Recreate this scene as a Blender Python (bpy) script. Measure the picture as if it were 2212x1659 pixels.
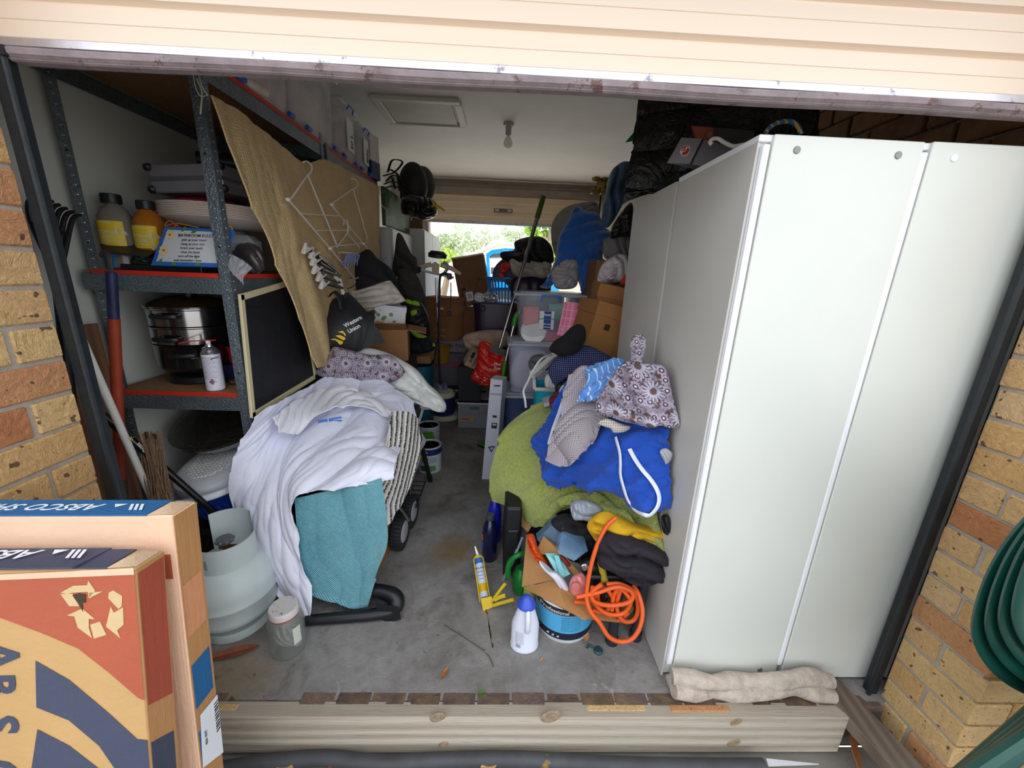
import bpy, bmesh, math, random
import numpy as np
from mathutils import Vector, Matrix, Euler
from mathutils.geometry import tessellate_polygon
for _o in list(bpy.data.objects): bpy.data.objects.remove(_o)
S = bpy.context.scene
COL = S.collection
R_ = math.radians
# ---------------------------------------------------------------- camera (calibrated from the photograph's vanishing points)
CAM = np.array([0.0, 0.0, 1.366]); FPX = 852.1; PP = np.array([1106.0, 829.5])
ROT = np.array([[0.9989641, 0.03002351, 0.03419529], [-0.02485533, -0.26945437, 0.96269235], [0.03811748, -0.96254503, -0.268429]])
cam = bpy.data.cameras.new('camera'); cam.sensor_fit = 'HORIZONTAL'; cam.sensor_width = 36.0; cam.lens = 36.0 * FPX / 2212.0
cam.clip_start = 0.02; cam.clip_end = 400
cam_o = bpy.data.objects.new('camera', cam); COL.objects.link(cam_o); S.camera = cam_o
_r, _d, _f = ROT[:, 0], ROT[:, 1], ROT[:, 2]
cam_o.matrix_world = Matrix(((_r[0], -_d[0], -_f[0], CAM[0]), (_r[1], -_d[1], -_f[1], CAM[1]), (_r[2], -_d[2], -_f[2], CAM[2]), (0, 0, 0, 1)))
# ---------------------------------------------------------------- daylight: a bright hazy sky, the sun high beyond the far door
world = bpy.data.worlds.new('sky'); S.world = world; world.use_nodes = True
_bg = world.node_tree.nodes['Background']; _bg.inputs[0].default_value = (0.90, 0.95, 1.0, 1); _bg.inputs[1].default_value = 1.6
sun = bpy.data.lights.new('sun', 'SUN'); sun.energy = 5.0; sun.angle = R_(3); sun.color = (1.0, 0.97, 0.93)
sun_o = bpy.data.objects.new('sun', sun); COL.objects.link(sun_o); sun_o.location = (0, 16, 12)
sun_o.rotation_euler = Vector((0.22, -0.62, -0.9)).to_track_quat('-Z', 'Y').to_euler()
S.view_settings.view_transform = 'Standard'; S.view_settings.look = 'None'; S.view_settings.gamma = 1.0
S.view_settings.use_curve_mapping = False; S.view_settings.exposure = 0.55
S.cycles.diffuse_bounces = 7
# ---------------------------------------------------------------- pixel ray helpers (2212 x 1659 frame -> metres)
def ray(px, py): return ROT @ np.array([px - PP[0], py - PP[1], FPX])
def at(px, py, Y):
    r = ray(px, py); return Vector(CAM + r * (Y / r[1]))
def atx(px, py, X):
    r = ray(px, py); return Vector(CAM + r * (X / r[0]))
def atz(px, py, z=0.0):
    r = ray(px, py); return Vector(CAM + r * ((z - CAM[2]) / r[2]))
# ---------------------------------------------------------------- materials
def lin(h):
    if not isinstance(h, str): return tuple(h)
    h = h.lstrip('#'); c = [int(h[i:i+2], 16) / 255 for i in (0, 2, 4)]
    return tuple(v / 12.92 if v <= 0.04045 else ((v + 0.055) / 1.055) ** 2.4 for v in c)
MATS = {}
class NT:
    def __init__(s, m): s.t = m.node_tree; s.n = s.t.nodes; s.b = s.n['Principled BSDF']
    def new(s, ty, **kw):
        n = s.n.new(ty)
        for k, v in kw.items(): setattr(n, k, v)
        return n
    def link(s, a, b): s.t.links.new(a, b)
    def math(s, op, a, b=None, c=None):
        n = s.new('ShaderNodeMath', operation=op)
        for i, v in enumerate((a, b, c)):
            if v is None: continue
            if isinstance(v, (int, float)): n.inputs[i].default_value = v
            else: s.link(v, n.inputs[i])
        return n.outputs[0]
    def mix(s, f, a, b):
        n = s.new('ShaderNodeMix', data_type='RGBA')
        for i, v in ((0, f), (6, a), (7, b)):
            if isinstance(v, (int, float)): n.inputs[i].default_value = v
            elif isinstance(v, (str, tuple)): n.inputs[i].default_value = (*lin(v), 1)
            else: s.link(v, n.inputs[i])
        return n.outputs[2]
    def coord(s, w='Object', scale=None):
        o = s.new('ShaderNodeTexCoord').outputs[w]
        if scale is not None:
            mp = s.new('ShaderNodeMapping'); mp.inputs['Scale'].default_value = scale if hasattr(scale, '__len__') else (scale,) * 3
            s.link(o, mp.inputs[0]); o = mp.outputs[0]
        return o
    def noise(s, co, scale, detail=3, rough=0.55, dist=0.0):
        n = s.new('ShaderNodeTexNoise'); n.inputs['Scale'].default_value = scale; n.inputs['Detail'].default_value = detail
        n.inputs['Roughness'].default_value = rough; n.inputs['Distortion'].default_value = dist; s.link(co, n.inputs['Vector']); return n.outputs['Fac']
    def ramp(s, f, stops, interp='LINEAR'):
        n = s.new('ShaderNodeValToRGB'); n.color_ramp.interpolation = interp; e = n.color_ramp.elements
        while len(e) < len(stops): e.new(0.5)
        for el, (p, c) in zip(e, stops): el.position = p; el.color = (*lin(c), 1) if isinstance(c, (str, tuple)) else (c, c, c, 1)
        s.link(f, n.inputs[0]); return n.outputs[0]
    def bump(s, h, strength=0.3, dist=0.01):
        n = s.new('ShaderNodeBump'); n.inputs['Strength'].default_value = strength; n.inputs['Distance'].default_value = dist
        s.link(h, n.inputs['Height']); s.link(n.outputs[0], s.b.inputs['Normal'])
    def col(s, c): s.link(c, s.b.inputs['Base Color'])
def newmat(name, rough=0.6, metal=0.0, color='#808080'):
    m = bpy.data.materials.new(name); m.use_nodes = True; t = NT(m)
    t.b.inputs['Roughness'].default_value = rough; t.b.inputs['Metallic'].default_value = metal; t.b.inputs['Base Color'].default_value = (*lin(color), 1)
    return m, t
def M(name, color='#808080', rough=0.6, metal=0.0, var=0.12, vs=9.0, bump=0.0, bs=60.0, bd=0.004, trans=0.0, alpha=1.0, ior=1.45, sheen=0.0, coat=0.0, sss=0.0, scratch=None):
    """plain procedural material: colour with soft mottling, optional fine relief"""
    if name in MATS: return MATS[name]
    m, t = newmat(name, rough, metal, color); c = lin(color); co = t.coord('Object')
    if var > 0:
        f = t.noise(co, vs, 4, 0.6)
        lo = tuple(v * (1 - var) for v in c); hi = tuple(min(1, v * (1 + var)) for v in c)
        o = t.ramp(f, ((0.3, lo), (0.7, hi)))
        if scratch:
            g = t.noise(co, scratch[1], 6, 0.7); g = t.ramp(g, ((scratch[2], 0.0), (scratch[2] + 0.05, 1.0))); o = t.mix(g, o, scratch[0])
        t.col(o)
    if bump > 0: t.bump(t.noise(co, bs, 4, 0.6), bump, bd)
    if trans > 0: t.b.inputs['Transmission Weight'].default_value = trans; t.b.inputs['IOR'].default_value = ior
    if alpha < 1: t.b.inputs['Alpha'].default_value = alpha
    if sheen: t.b.inputs['Sheen Weight'].default_value = sheen
    if coat: t.b.inputs['Coat Weight'].default_value = coat
    MATS[name] = m; return m
def clear(name, color='#e6ecf2', alpha=0.3, rough=0.25):
    """thin translucent plastic: the wall is partly see-through, partly a milky sheet"""
    if name in MATS: return MATS[name]
    m, t = newmat(name, rough, 0, color); t.b.inputs['Alpha'].default_value = alpha
    f = t.noise(t.coord('Object'), 6, 2); t.link(t.ramp(f, ((0.3, alpha * 0.8), (0.7, min(1, alpha * 1.2)))), t.b.inputs['Alpha'])
    MATS[name] = m; return m
# ---------------------------------------------------------------- geometry accumulator
def frame(o, x, y):
    """matrix whose local x/y/z axes are x, y and their normal, at o"""
    x = Vector(x).normalized(); y = Vector(y); z = x.cross(y).normalized(); y = z.cross(x)
    m = Matrix.Identity(4)
    for i in range(3): m[i][0], m[i][1], m[i][2], m[i][3] = x[i], y[i], z[i], o[i]
    return m
def TR(loc=(0, 0, 0), rot=(0, 0, 0), sc=1.0):
    return Matrix.Translation(loc) @ Euler([R_(a) for a in rot]).to_matrix().to_4x4() @ Matrix.Scale(sc, 4)
def smoothpts(p, n=8, closed=False):
    p = [Vector(q) for q in p]; out = []; N = len(p); rng = N if closed else N - 1
    for i in range(rng):
        a, b = p[i], p[(i + 1) % N]
        z = p[(i - 1) % N] if (closed or i > 0) else a * 2 - b
        c = p[(i + 2) % N] if (closed or i < N - 2) else b * 2 - a
        for k in range(n):
            t = k / n
            out.append(0.5 * ((2 * a) + (b - z) * t + (2 * z - 5 * a + 4 * b - c) * t * t + (3 * a - z - 3 * b + c) * t ** 3))
    if not closed: out.append(p[-1])
    return out
class G:
    def __init__(s): s.v = []; s.f = []; s.uv = None
    def add(s, V, F, m=None):
        n = len(s.v); s.v += [tuple(m @ Vector(q)) if m is not None else tuple(q) for q in V]; s.f += [tuple(i + n for i in f) for f in F]; return s
    def box(s, c, d, m=None, bev=0.0):
        x, y, z = d[0] / 2, d[1] / 2, d[2] / 2
        if bev <= 0:
            V = [(c[0] + a * x, c[1] + b * y, c[2] + e * z) for a in (-1, 1) for b in (-1, 1) for e in (-1, 1)]
            return s.add(V, [(0, 1, 3, 2), (4, 6, 7, 5), (0, 4, 5, 1), (2, 3, 7, 6), (0, 2, 6, 4), (1, 5, 7, 3)], m)
        bev = min(bev, x * .9, y * .9, z * .9); V = []; ix = {}
        for a in (-1, 1):
            for b in (-1, 1):
                for e in (-1, 1):
                    for k in range(3):
                        q = [x - bev, y - bev, z - bev]; q[k] += bev; ix[a, b, e, k] = len(V)
                        V.append((c[0] + a * q[0], c[1] + b * q[1], c[2] + e * q[2]))
        F = []
        for k in range(3):
            o = [i for i in range(3) if i != k]
            for sg in (-1, 1):
                q = []
                for (u, w) in ((-1, -1), (1, -1), (1, 1), (-1, 1)):
                    t = [0, 0, 0]; t[k] = sg; t[o[0]] = u; t[o[1]] = w; q.append(ix[(*t, k)])
                if (sg < 0) != (k == 1): q.reverse()
                F.append(q)
            for u in (-1, 1):
                for w in (-1, 1):
                    t0 = [0, 0, 0]; t0[o[0]] = u; t0[o[1]] = w; t1 = t0[:]; t0[k] = -1; t1[k] = 1
                    q = [ix[(*t0, o[0])], ix[(*t1, o[0])], ix[(*t1, o[1])], ix[(*t0, o[1])]]
                    if (u * w > 0) == (k == 1): q.reverse()
                    F.append(q)
        for a in (-1, 1):
            for b in (-1, 1):
                for e in (-1, 1):
                    q = [ix[a, b, e, k] for k in range(3)]
                    if a * b * e < 0: q.reverse()
                    F.append(q)
        return s.add(V, F, m)
    def hull(s, P, m=None):
        bm = bmesh.new()
        for q in P: bm.verts.new(q)
        r = bmesh.ops.convex_hull(bm, input=bm.verts); bmesh.ops.dissolve_limit(bm, angle_limit=0.01, verts=bm.verts, edges=bm.edges)
        bm.verts.index_update(); s.add([v.co[:] for v in bm.verts], [[v.index for v in f.verts] for f in bm.faces], m); bm.free(); return s
    def frus(s, c, bot, top, h, m=None):
        """tapered box standing at c: bottom size, top size, height"""
        P = [(c[0] + a * w[0] / 2, c[1] + b * w[1] / 2, c[2] + z) for w, z in ((bot, 0), (top, h)) for a in (-1, 1) for b in (-1, 1)]
        return s.hull(P, m)
    def tube(s, P, r=0.01, n=8, m=None, closed=False, sm=0, flat=1.0, up=None):
        P = smoothpts(P, sm, closed) if sm else [Vector(q) for q in P]
        N = len(P); rr = r if hasattr(r, '__len__') else [r] * N
        if len(rr) != N: rr = list(np.interp(np.linspace(0, 1, N), np.linspace(0, 1, len(rr)), rr))
        T = [((P[(i + 1) % N] - P[i - 1]) if closed or 0 < i < N - 1 else (P[1] - P[0] if i == 0 else P[-1] - P[-2])).normalized() for i in range(N)]
        u = Vector(up) if up else (Vector((0, 0, 1)) if abs(T[0].z) < 0.9 else Vector((1, 0, 0)))
        V = []; F = []
        for i in range(N):
            u = (u - T[i] * u.dot(T[i])); u = u.normalized() if u.length > 1e-6 else T[i].orthogonal().normalized(); w = T[i].cross(u)
            for k in range(n):
                a = 2 * math.pi * k / n; V.append(P[i] + (u * math.cos(a) + w * math.sin(a) * flat) * rr[i])
        L = N if closed else N - 1
        for i in range(L):
            for k in range(n): F.append((i * n + k, i * n + (k + 1) % n, ((i + 1) % N) * n + (k + 1) % n, ((i + 1) % N) * n + k))
        if not closed: F.append(tuple(range(n - 1, -1, -1))); F.append(tuple((N - 1) * n + k for k in range(n)))
        return s.add(V, F, m)
    def lathe(s, prof, c=(0, 0, 0), n=28, m=None, sx=1.0, sy=1.0, close=False, a0=0, a1=360):
        V = []; F = []; full = a1 - a0 == 360; K = n if full else n + 1; L = len(prof)
        for r, z in prof:
            for k in range(K):
                a = R_(a0) + (R_(a1 - a0)) * k / n; V.append((c[0] + r * sx * math.cos(a), c[1] + r * sy * math.sin(a), c[2] + z))
        for i in range(L if close else L - 1):
            for k in range(n): j = (i + 1) % L; F.append((i * K + k, i * K + (k + 1) % K, j * K + (k + 1) % K, j * K + k))
        if full and not close:
            if prof[0][0] > 1e-5: F.append(tuple(range(K - 1, -1, -1)))
            if prof[-1][0] > 1e-5: F.append(tuple((L - 1) * K + k for k in range(K)))
        return s.add(V, F, m)
    def prism(s, poly, m, d=0.001):
        """polygon in the local xy plane of m, from local z=0 to z=d"""
        n = len(poly); V = [(x, y, 0) for x, y in poly] + [(x, y, d) for x, y in poly]
        tri = tessellate_polygon([[Vector((x, y, 0)) for x, y in poly]])
        F = [(i, (i + 1) % n, n + (i + 1) % n, n + i) for i in range(n)]
        for t in tri: F.append(t); F.append(tuple(n + i for i in t))
        return s.add(V, F, m)
    def sph(s, c, r, m=None, n=20, k=12):
        r = r if hasattr(r, '__len__') else (r, r, r); prof = [(math.sin(math.pi * i / k), -math.cos(math.pi * i / k)) for i in range(k + 1)]
        return s.lathe([(max(p[0], 1e-4), p[1]) for p in prof], (0, 0, 0), n, (m or Matrix.Identity(4)) @ Matrix.Translation(c) @ Matrix.Diagonal((*r, 1)))
    def surf(s, P, thick=0.0, wrap=False):
        """P: array rows x cols x 3 -> open sheet, or closed slab when thick>0"""
        P = np.asarray(P, float); r, c = P.shape[:2]
        du = np.gradient(P, axis=1); dv = np.gradient(P, axis=0); N = np.cross(du, dv); N /= np.linalg.norm(N, axis=2, keepdims=True) + 1e-9
        idx = np.arange(r * c).reshape(r, c)
        q = np.stack([idx[:-1, :-1], idx[:-1, 1:], idx[1:, 1:], idx[1:, :-1]], -1).reshape(-1, 4)
        F = [tuple(int(a) for a in t) for t in q]; V = P.reshape(-1, 3)
        if thick > 0:
            V = np.concatenate([V, (P - N * thick).reshape(-1, 3)]); n = r * c
            F += [tuple(int(a) + n for a in t[::-1]) for t in q]
            b = list(idx[0, :]) + list(idx[1:, -1]) + list(idx[-1, -2::-1]) + list(idx[-2:0:-1, 0])
            for i in range(len(b)): a, e = int(b[i]), int(b[(i + 1) % len(b)]); F.append((a, a + n, e + n, e))
        return s.add(V.tolist(), F)
def mesh_of(g, name, mat, inv=None, smooth=True, ang=38, uv=None):
    V = g.v if inv is None else [tuple(inv @ Vector(q)) for q in g.v]
    me = bpy.data.meshes.new(name); me.from_pydata(V, [], g.f); me.update()
    if smooth:
        me.polygons.foreach_set('use_smooth', [True] * len(me.polygons)); me.set_sharp_from_angle(angle=R_(ang))
    for mm in (mat if isinstance(mat, (list, tuple)) else [mat]): me.materials.append(mm)
    uv = uv if uv is not None else g.uv
    if uv is not None:
        L = me.uv_layers.new(name='UVMap'); ix = np.zeros(len(me.loops), int); me.loops.foreach_get('vertex_index', ix)
        L.data.foreach_set('uv', np.asarray(uv, float)[ix].ravel())
    return me
ROOT = {}
def thing(name, label, cat, loc=(0, 0, 0), rot=(0, 0, 0), group=None):
    o = bpy.data.objects.new(name, None); COL.objects.link(o); o.location = loc; o.rotation_euler = [R_(a) for a in rot]; o.empty_display_size = 0.05
    o['label'] = label; o['category'] = cat
    if group: o['group'] = group
    ROOT[o.name] = (Matrix.Translation(loc) @ Euler([R_(a) for a in rot]).to_matrix().to_4x4()).inverted(); return o
def part(root, name, g, mat, world=True, label=None, ang=38, uv=None, kind=None):
    """mesh child of a thing (or of a part of it); world=True: geometry is given in world metres"""
    base = root if root.name in ROOT else root.parent
    inv = ROOT[base.name] if world else None
    o = bpy.data.objects.new(name, mesh_of(g, name, mat, inv, ang=ang, uv=uv)); COL.objects.link(o); o.parent = root
    if label: o['label'] = label
    if kind: o['kind'] = kind
    return o
def solo(name, g, mat, label, cat, group=None, kind=None, ang=38, uv=None):
    """a thing that is one mesh; origin at the middle of its base"""
    A = np.array(g.v); lo, hi = A.min(0), A.max(0); c = Vector(((lo[0] + hi[0]) / 2, (lo[1] + hi[1]) / 2, lo[2]))
    inv = Matrix.Translation(-c); o = bpy.data.objects.new(name, mesh_of(g, name, mat, inv, ang=ang, uv=uv)); COL.objects.link(o); o.location = c
    if label: o['label'] = label; o['category'] = cat
    if group: o['group'] = group
    if kind: o['kind'] = kind
    ROOT[o.name] = inv; return o
def struct(name, g, mat, label=None, ang=38, uv=None):
    o = bpy.data.objects.new(name, mesh_of(g, name, mat, ang=ang, uv=uv)); COL.objects.link(o); o['kind'] = 'structure'
    if label: o['label'] = label
    ROOT[o.name] = Matrix.Identity(4); return o
def copy_tree(o, parent=None, loc=None, rot=None):
    c = o.copy(); COL.objects.link(c)
    if parent: c.parent = parent
    if loc is not None: c.location = loc
    if rot is not None: c.rotation_euler = [R_(a) for a in rot]
    for ch in list(o.children): copy_tree(ch, c)
    if parent is None: ROOT[c.name] = (Matrix.Translation(c.location) @ c.rotation_euler.to_matrix().to_4x4()).inverted()
    return c
_tx = {}
def text_g(s, o, xd, yd, size, bold=0.0, shear=0.0, align='LEFT', d=0.0006, wide=1.0, space=1.0):
    """flat printed lettering lying on the plane spanned by xd, yd at o; size = cap height"""
    cu = bpy.data.curves.new('lettering', 'FONT'); cu.body = s; cu.size = size / 0.7; cu.offset = bold * size; cu.shear = shear; cu.align_x = align; cu.extrude = d / 2; cu.space_character = space; cu.resolution_u = 3
    ob = bpy.data.objects.new('lettering', cu); COL.objects.link(ob); dg = bpy.context.evaluated_depsgraph_get()
    me = bpy.data.meshes.new_from_object(ob.evaluated_get(dg)); bpy.data.objects.remove(ob)
    g = G(); m = frame(o, xd, yd) @ Matrix.Translation((0, 0, d / 2)) @ Matrix.Diagonal((wide, 1, 1, 1))
    g.add([v.co for v in me.vertices], [tuple(p.vertices) for p in me.polygons], m); bpy.data.meshes.remove(me); return g
# ---------------------------------------------------------------- cloth
def wob(x, y, seed, k=5, f=1.0):
    rs = np.random.RandomState(seed); z = 0 * x
    for i in range(k):
        a = rs.rand() * 6.283; w = f * (0.7 + 1.6 * rs.rand()); z = z + np.sin((x * math.cos(a) + y * math.sin(a)) * w + rs.rand() * 6.283)
    return z / k
def interp_grid(Gd, nr, nc):
    Gd = np.asarray(Gd, float); r, c = Gd.shape[:2]
    def cr(A, n):
        k = A.shape[0]; out = []
        for t in np.linspace(0, k - 1, n):
            i = min(int(t), k - 2); u = t - i; a, b = A[i], A[i + 1]; z = A[i - 1] if i > 0 else 2 * a - b; e = A[i + 2] if i < k - 2 else 2 * b - a
            out.append(0.5 * (2 * a + (b - z) * u + (2 * z - 5 * a + 4 * b - e) * u * u + (3 * a - z - 3 * b + e) * u ** 3))
        return np.array(out)
    A = cr(Gd, nr); return np.transpose(cr(np.transpose(A, (1, 0, 2)), nc), (1, 0, 2))
def foldfield(x, y, folds, seed=1):
    h = 0 * x
    for i, (amp, wl, ang, warp) in enumerate(folds):
        a = R_(ang); p = (x * math.cos(a) + y * math.sin(a)) / wl * 3.1416 + warp * 3.2 * wob(x, y, seed + i * 7, 4, 1.1 / wl)
        h = h + amp * (0.9 - 1.9 * np.abs(np.sin(p)) ** 0.65) * np.clip(0.62 + 0.75 * wob(x, y, seed + i * 13 + 3, 4, 0.8 / wl), 0, 1.2)
    return h
def cloth(rows, folds=(), nr=60, nc=60, thick=0.006, seed=1, px=True, noise=0.0, hem=None):
    """sheet through a grid of control points (px, py, Y) or world points, with folds along its normals; returns G with metric UVs"""
    W = np.array([[tuple(at(*q)) if px else tuple(q) for q in r] for r in rows]); P = interp_grid(W, nr, nc)
    U = np.concatenate([np.zeros((nr, 1)), np.cumsum(np.linalg.norm(np.diff(P, axis=1), axis=2), axis=1)], 1); U -= U.mean(1, keepdims=True)
    Vv = np.concatenate([np.zeros((1, nc)), np.cumsum(np.linalg.norm(np.diff(P, axis=0), axis=2), axis=0)], 0)
    du = np.gradient(P, axis=1); dv = np.gradient(P, axis=0); N = np.cross(du, dv); N /= np.linalg.norm(N, axis=2, keepdims=True) + 1e-9
    h = foldfield(U, Vv, folds, seed)
    if noise: h = h + noise * wob(U, Vv, seed + 50, 7, 14.0)
    P = P + N * h[..., None]; g = G(); g.surf(P, thick); uv = np.stack([U, Vv], -1).reshape(-1, 2); g.uv = np.concatenate([uv, uv]); return g
def pillow(outline, Y, bulge=0.08, back=0.03, folds=(), seed=1, n=84, rings=20, center=None, tilt=0.0, noise=0.0, pw=0.5, edge=0.25, px=True, droop=0.0):
    """heap of cloth: closed rounded body; outline in (px, py) at depth Y (or (px, py, Y) triples); bulges towards -Y"""
    O = [tuple(at(q[0], q[1], q[2] if len(q) > 2 else Y)) if px else tuple(q) for q in outline]
    L = np.array([tuple(v) for v in smoothpts(O, 6, True)]); d = np.linalg.norm(np.roll(L, -1, 0) - L, axis=1); cs = np.concatenate([[0], np.cumsum(d)])
    L = np.concatenate([L, L[:1]]); B = np.stack([np.interp(np.linspace(0, cs[-1], n, endpoint=False), cs, L[:, k]) for k in range(3)], -1)
    if center is not None: c = np.array(tuple(at(*center)) if px else center)
    else: c = B.mean(0)
    rr = np.sin(np.linspace(0, 1, rings) * math.pi / 2); V = []; UV = []
    view = c - CAM; view[2] *= 0.5; view /= np.linalg.norm(view)
    rad = np.linalg.norm(B - c, axis=1).mean()
    for sgn, b in ((-1, bulge), (1, back)):
        for j, r in enumerate(rr):
            if sgn > 0 and j == rings - 1: continue
            Q = c + (B - c) * r; x = Q[:, 0] - c[0]; y = Q[:, 2] - c[2]; k = max(0.0, 1 - r * r) ** pw
            h = b * k + (foldfield(x, y, [(-1.5 * q[0], *q[1:]) for q in folds], seed) * (edge + (1 - edge) * min(1, 2.2 * k)) if sgn < 0 else 0)
            if noise and sgn < 0: h = h + noise * wob(x, y, seed + 50, 7, 16.0) * min(1, 2 * k + .2)
            h = h * np.ones(n); Q = Q + np.outer(h * sgn, view); Q[:, 2] -= droop * k * (sgn < 0)
            V += Q.tolist(); UV += np.stack([x, y], -1).tolist()
    F = []; g = G()
    for j in range(rings - 1):
        for k in range(n): F.append((j * n + k, j * n + (k + 1) % n, (j + 1) * n + (k + 1) % n, (j + 1) * n + k))
    o = rings * n; e = (rings - 1) * n
    for j in range(rings - 2):
        for k in range(n): F.append((o + j * n + (k + 1) % n, o + j * n + k, o + (j + 1) * n + k, o + (j + 1) * n + (k + 1) % n))
    for k in range(n): F.append((o + (rings - 2) * n + (k + 1) % n, o + (rings - 2) * n + k, e + k, e + (k + 1) % n))
    g.add(V, F); g.uv = np.array(UV); return g
# ================================================================ setting
def concrete():
    m, t = newmat('concrete', 0.85); co = t.coord('Object')
    a = t.noise(co, 2.2, 6, 0.65, 0.4); b = t.noise(co, 26, 5, 0.7); c = t.noise(co, 1.1, 3, 0.6)
    o = t.ramp(a, ((0.3, '#67645f'), (0.48, '#8b8784'), (0.68, '#a5a19f')))
    o = t.mix(t.ramp(b, ((0.35, 0.5), (0.7, 0.0))), o, '#6e6966')
    st = t.ramp(t.noise(co, 3.3, 5, 0.7, 0.6), ((0.66, 0.0), (0.74, 0.8))); o = t.mix(st, o, '#c6c2c0')
    # rusty yellow spill in the aisle (a stain of its own)
    mp = t.new('ShaderNodeMapping'); mp.inputs['Location'].default_value = (0.2, -1.72, 0); t.link(co, mp.inputs[0])
    ln = t.new('ShaderNodeVectorMath', operation='LENGTH'); t.link(mp.outputs[0], ln.inputs[0])
    d = t.math('ADD', ln.outputs['Value'], t.math('MULTIPLY', t.math('SUBTRACT', t.noise(co, 9, 5, 0.7), 0.5), 0.22))
    o = t.mix(t.ramp(d, ((0.05, 0.75), (0.15, 0.0))), o, '#7a6033')
    mp2 = t.new('ShaderNodeMapping'); mp2.inputs['Location'].default_value = (0.9, -1.03, 0); t.link(co, mp2.inputs[0])
    l2 = t.new('ShaderNodeVectorMath', operation='LENGTH'); t.link(mp2.outputs[0], l2.inputs[0])
    o = t.mix(t.ramp(t.math('ADD', l2.outputs['Value'], t.math('MULTIPLY', t.math('SUBTRACT', t.noise(co, 12, 4), 0.5), 0.2)), ((0.05, 0.6), (0.2, 0.0))), o, '#8a7550')
    dk = t.ramp(t.noise(co, 4.5, 6, 0.7, 0.9), ((0.52, 0.0), (0.66, 0.65))); o = t.mix(dk, o, '#5a4f4b'); gr = t.ramp(t.noise(co, 55, 2, .5), ((.70, 0.), (.74, .7))); o = t.mix(gr, o, '#3f3936'); t.col(o); t.bump(t.math('ADD', t.noise(co, 70, 5, 0.7), t.math('MULTIPLY', a, 2.0)), 0.5, 0.006); return m
MC = concrete()
g = G(); g.box((0.0, 3.58, -0.075), (3.34, 5.2, 0.15)); FLOOR = struct('floor', g, MC, 'stained grey concrete slab')
M_wallL = M('plasterboard', '#d4d6cd', 0.7, var=0.05, vs=3, bump=0.08, bs=40)
g = G(); g.box((-1.62, 3.6, 1.3), (0.1, 5.2, 2.6)); struct('wall_left', g, M_wallL, 'off-white painted sheet wall')
M_ceil = M('ceiling_paint', '#dedbd5', 0.8, var=0.05, vs=2.5, bump=0.06, bs=30)
g = G(); g.box((0.0, 3.6, 2.65), (3.5, 5.6, 0.1)); struct('ceiling', g, M_ceil, 'flat off-white ceiling')
# bricks -----------------------------------------------------------
def brickmat(name, stops, spots=True, bright=1.0):
    m, t = newmat(name, 0.9); co = t.coord('Object'); oi = t.new('ShaderNodeObjectInfo')
    base = t.ramp(oi.outputs['Random'], stops, 'CONSTANT')
    off = t.new('ShaderNodeVectorMath', operation='ADD'); cb = t.new('ShaderNodeCombineXYZ')
    r10 = t.math('MULTIPLY', oi.outputs['Random'], 37.0)
    for i in range(3): t.link(r10, cb.inputs[i])
    t.link(co, off.inputs[0]); t.link(cb.outputs[0], off.inputs[1]); v = off.outputs[0]
    n1 = t.noise(v, 14, 4, 0.6); o = t.mix(t.ramp(n1, ((0.35, 0.0), (0.7, 0.25))), base, '#cfa566')
    o = t.mix(t.ramp(t.noise(v, 90, 3, 0.7), ((0.28, 0.7), (0.4, 0.0))), o, '#7c4a24')
    if spots: o = t.mix(t.ramp(t.noise(v, 42, 1, 0.4), ((0.70, 0.0), (0.72, 0.85))), o, '#4a352a')
    t.col(o); w = t.noise(v, 60, 5, 0.75, 1.2); w2 = t.noise(v, 15, 4, 0.7, 2.5)
    t.bump(t.math('ADD', w, t.math('MULTIPLY', w2, 1.4)), 0.75, 0.011); return m
MB = brickmat('face_brick', ((0.0, '#d2aa78'), (0.2, '#d8b47e'), (0.4, '#cfa26a'), (0.55, '#c48a60'), (0.68, '#d4b084'), (0.82, '#b8754c'), (0.9, '#d0a56e')))
MBD = brickmat('dark_edging_brick', ((0.0, '#574845'), (0.5, '#4e4140'), (0.8, '#625250')), False)
MBR = brickmat('common_brick', ((0.0, '#7d5b40'), (0.3, '#8a5f3e'), (0.6, '#744c34'), (0.8, '#80634a')), False)
M_mort = M('mortar', '#a39a90', 0.95, var=0.12, vs=25, bump=0.6, bs=120)
rb = random.Random(4)
_bm = {}
def brick(parent, lo, hi, mat, jitter=0.0015):
    """one brick between two corners; alike bricks share their mesh"""
    d = tuple(round(h - l, 4) for l, h in zip(lo, hi)); key = (d, mat.name)
    if key not in _bm:
        g = G(); g.box((0, 0, 0), d, bev=0.004); _bm[key] = mesh_of(g, 'brick', mat)
    o = bpy.data.objects.new('brick', _bm[key]); COL.objects.link(o); o.parent = parent
    o.location = [(l + h) / 2 + rb.uniform(-jitter, jitter) for l, h in zip(lo, hi)]; o.rotation_euler = (rb.uniform(-.006, .006), rb.uniform(-.006, .006), rb.uniform(-.006, .006))
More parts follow.
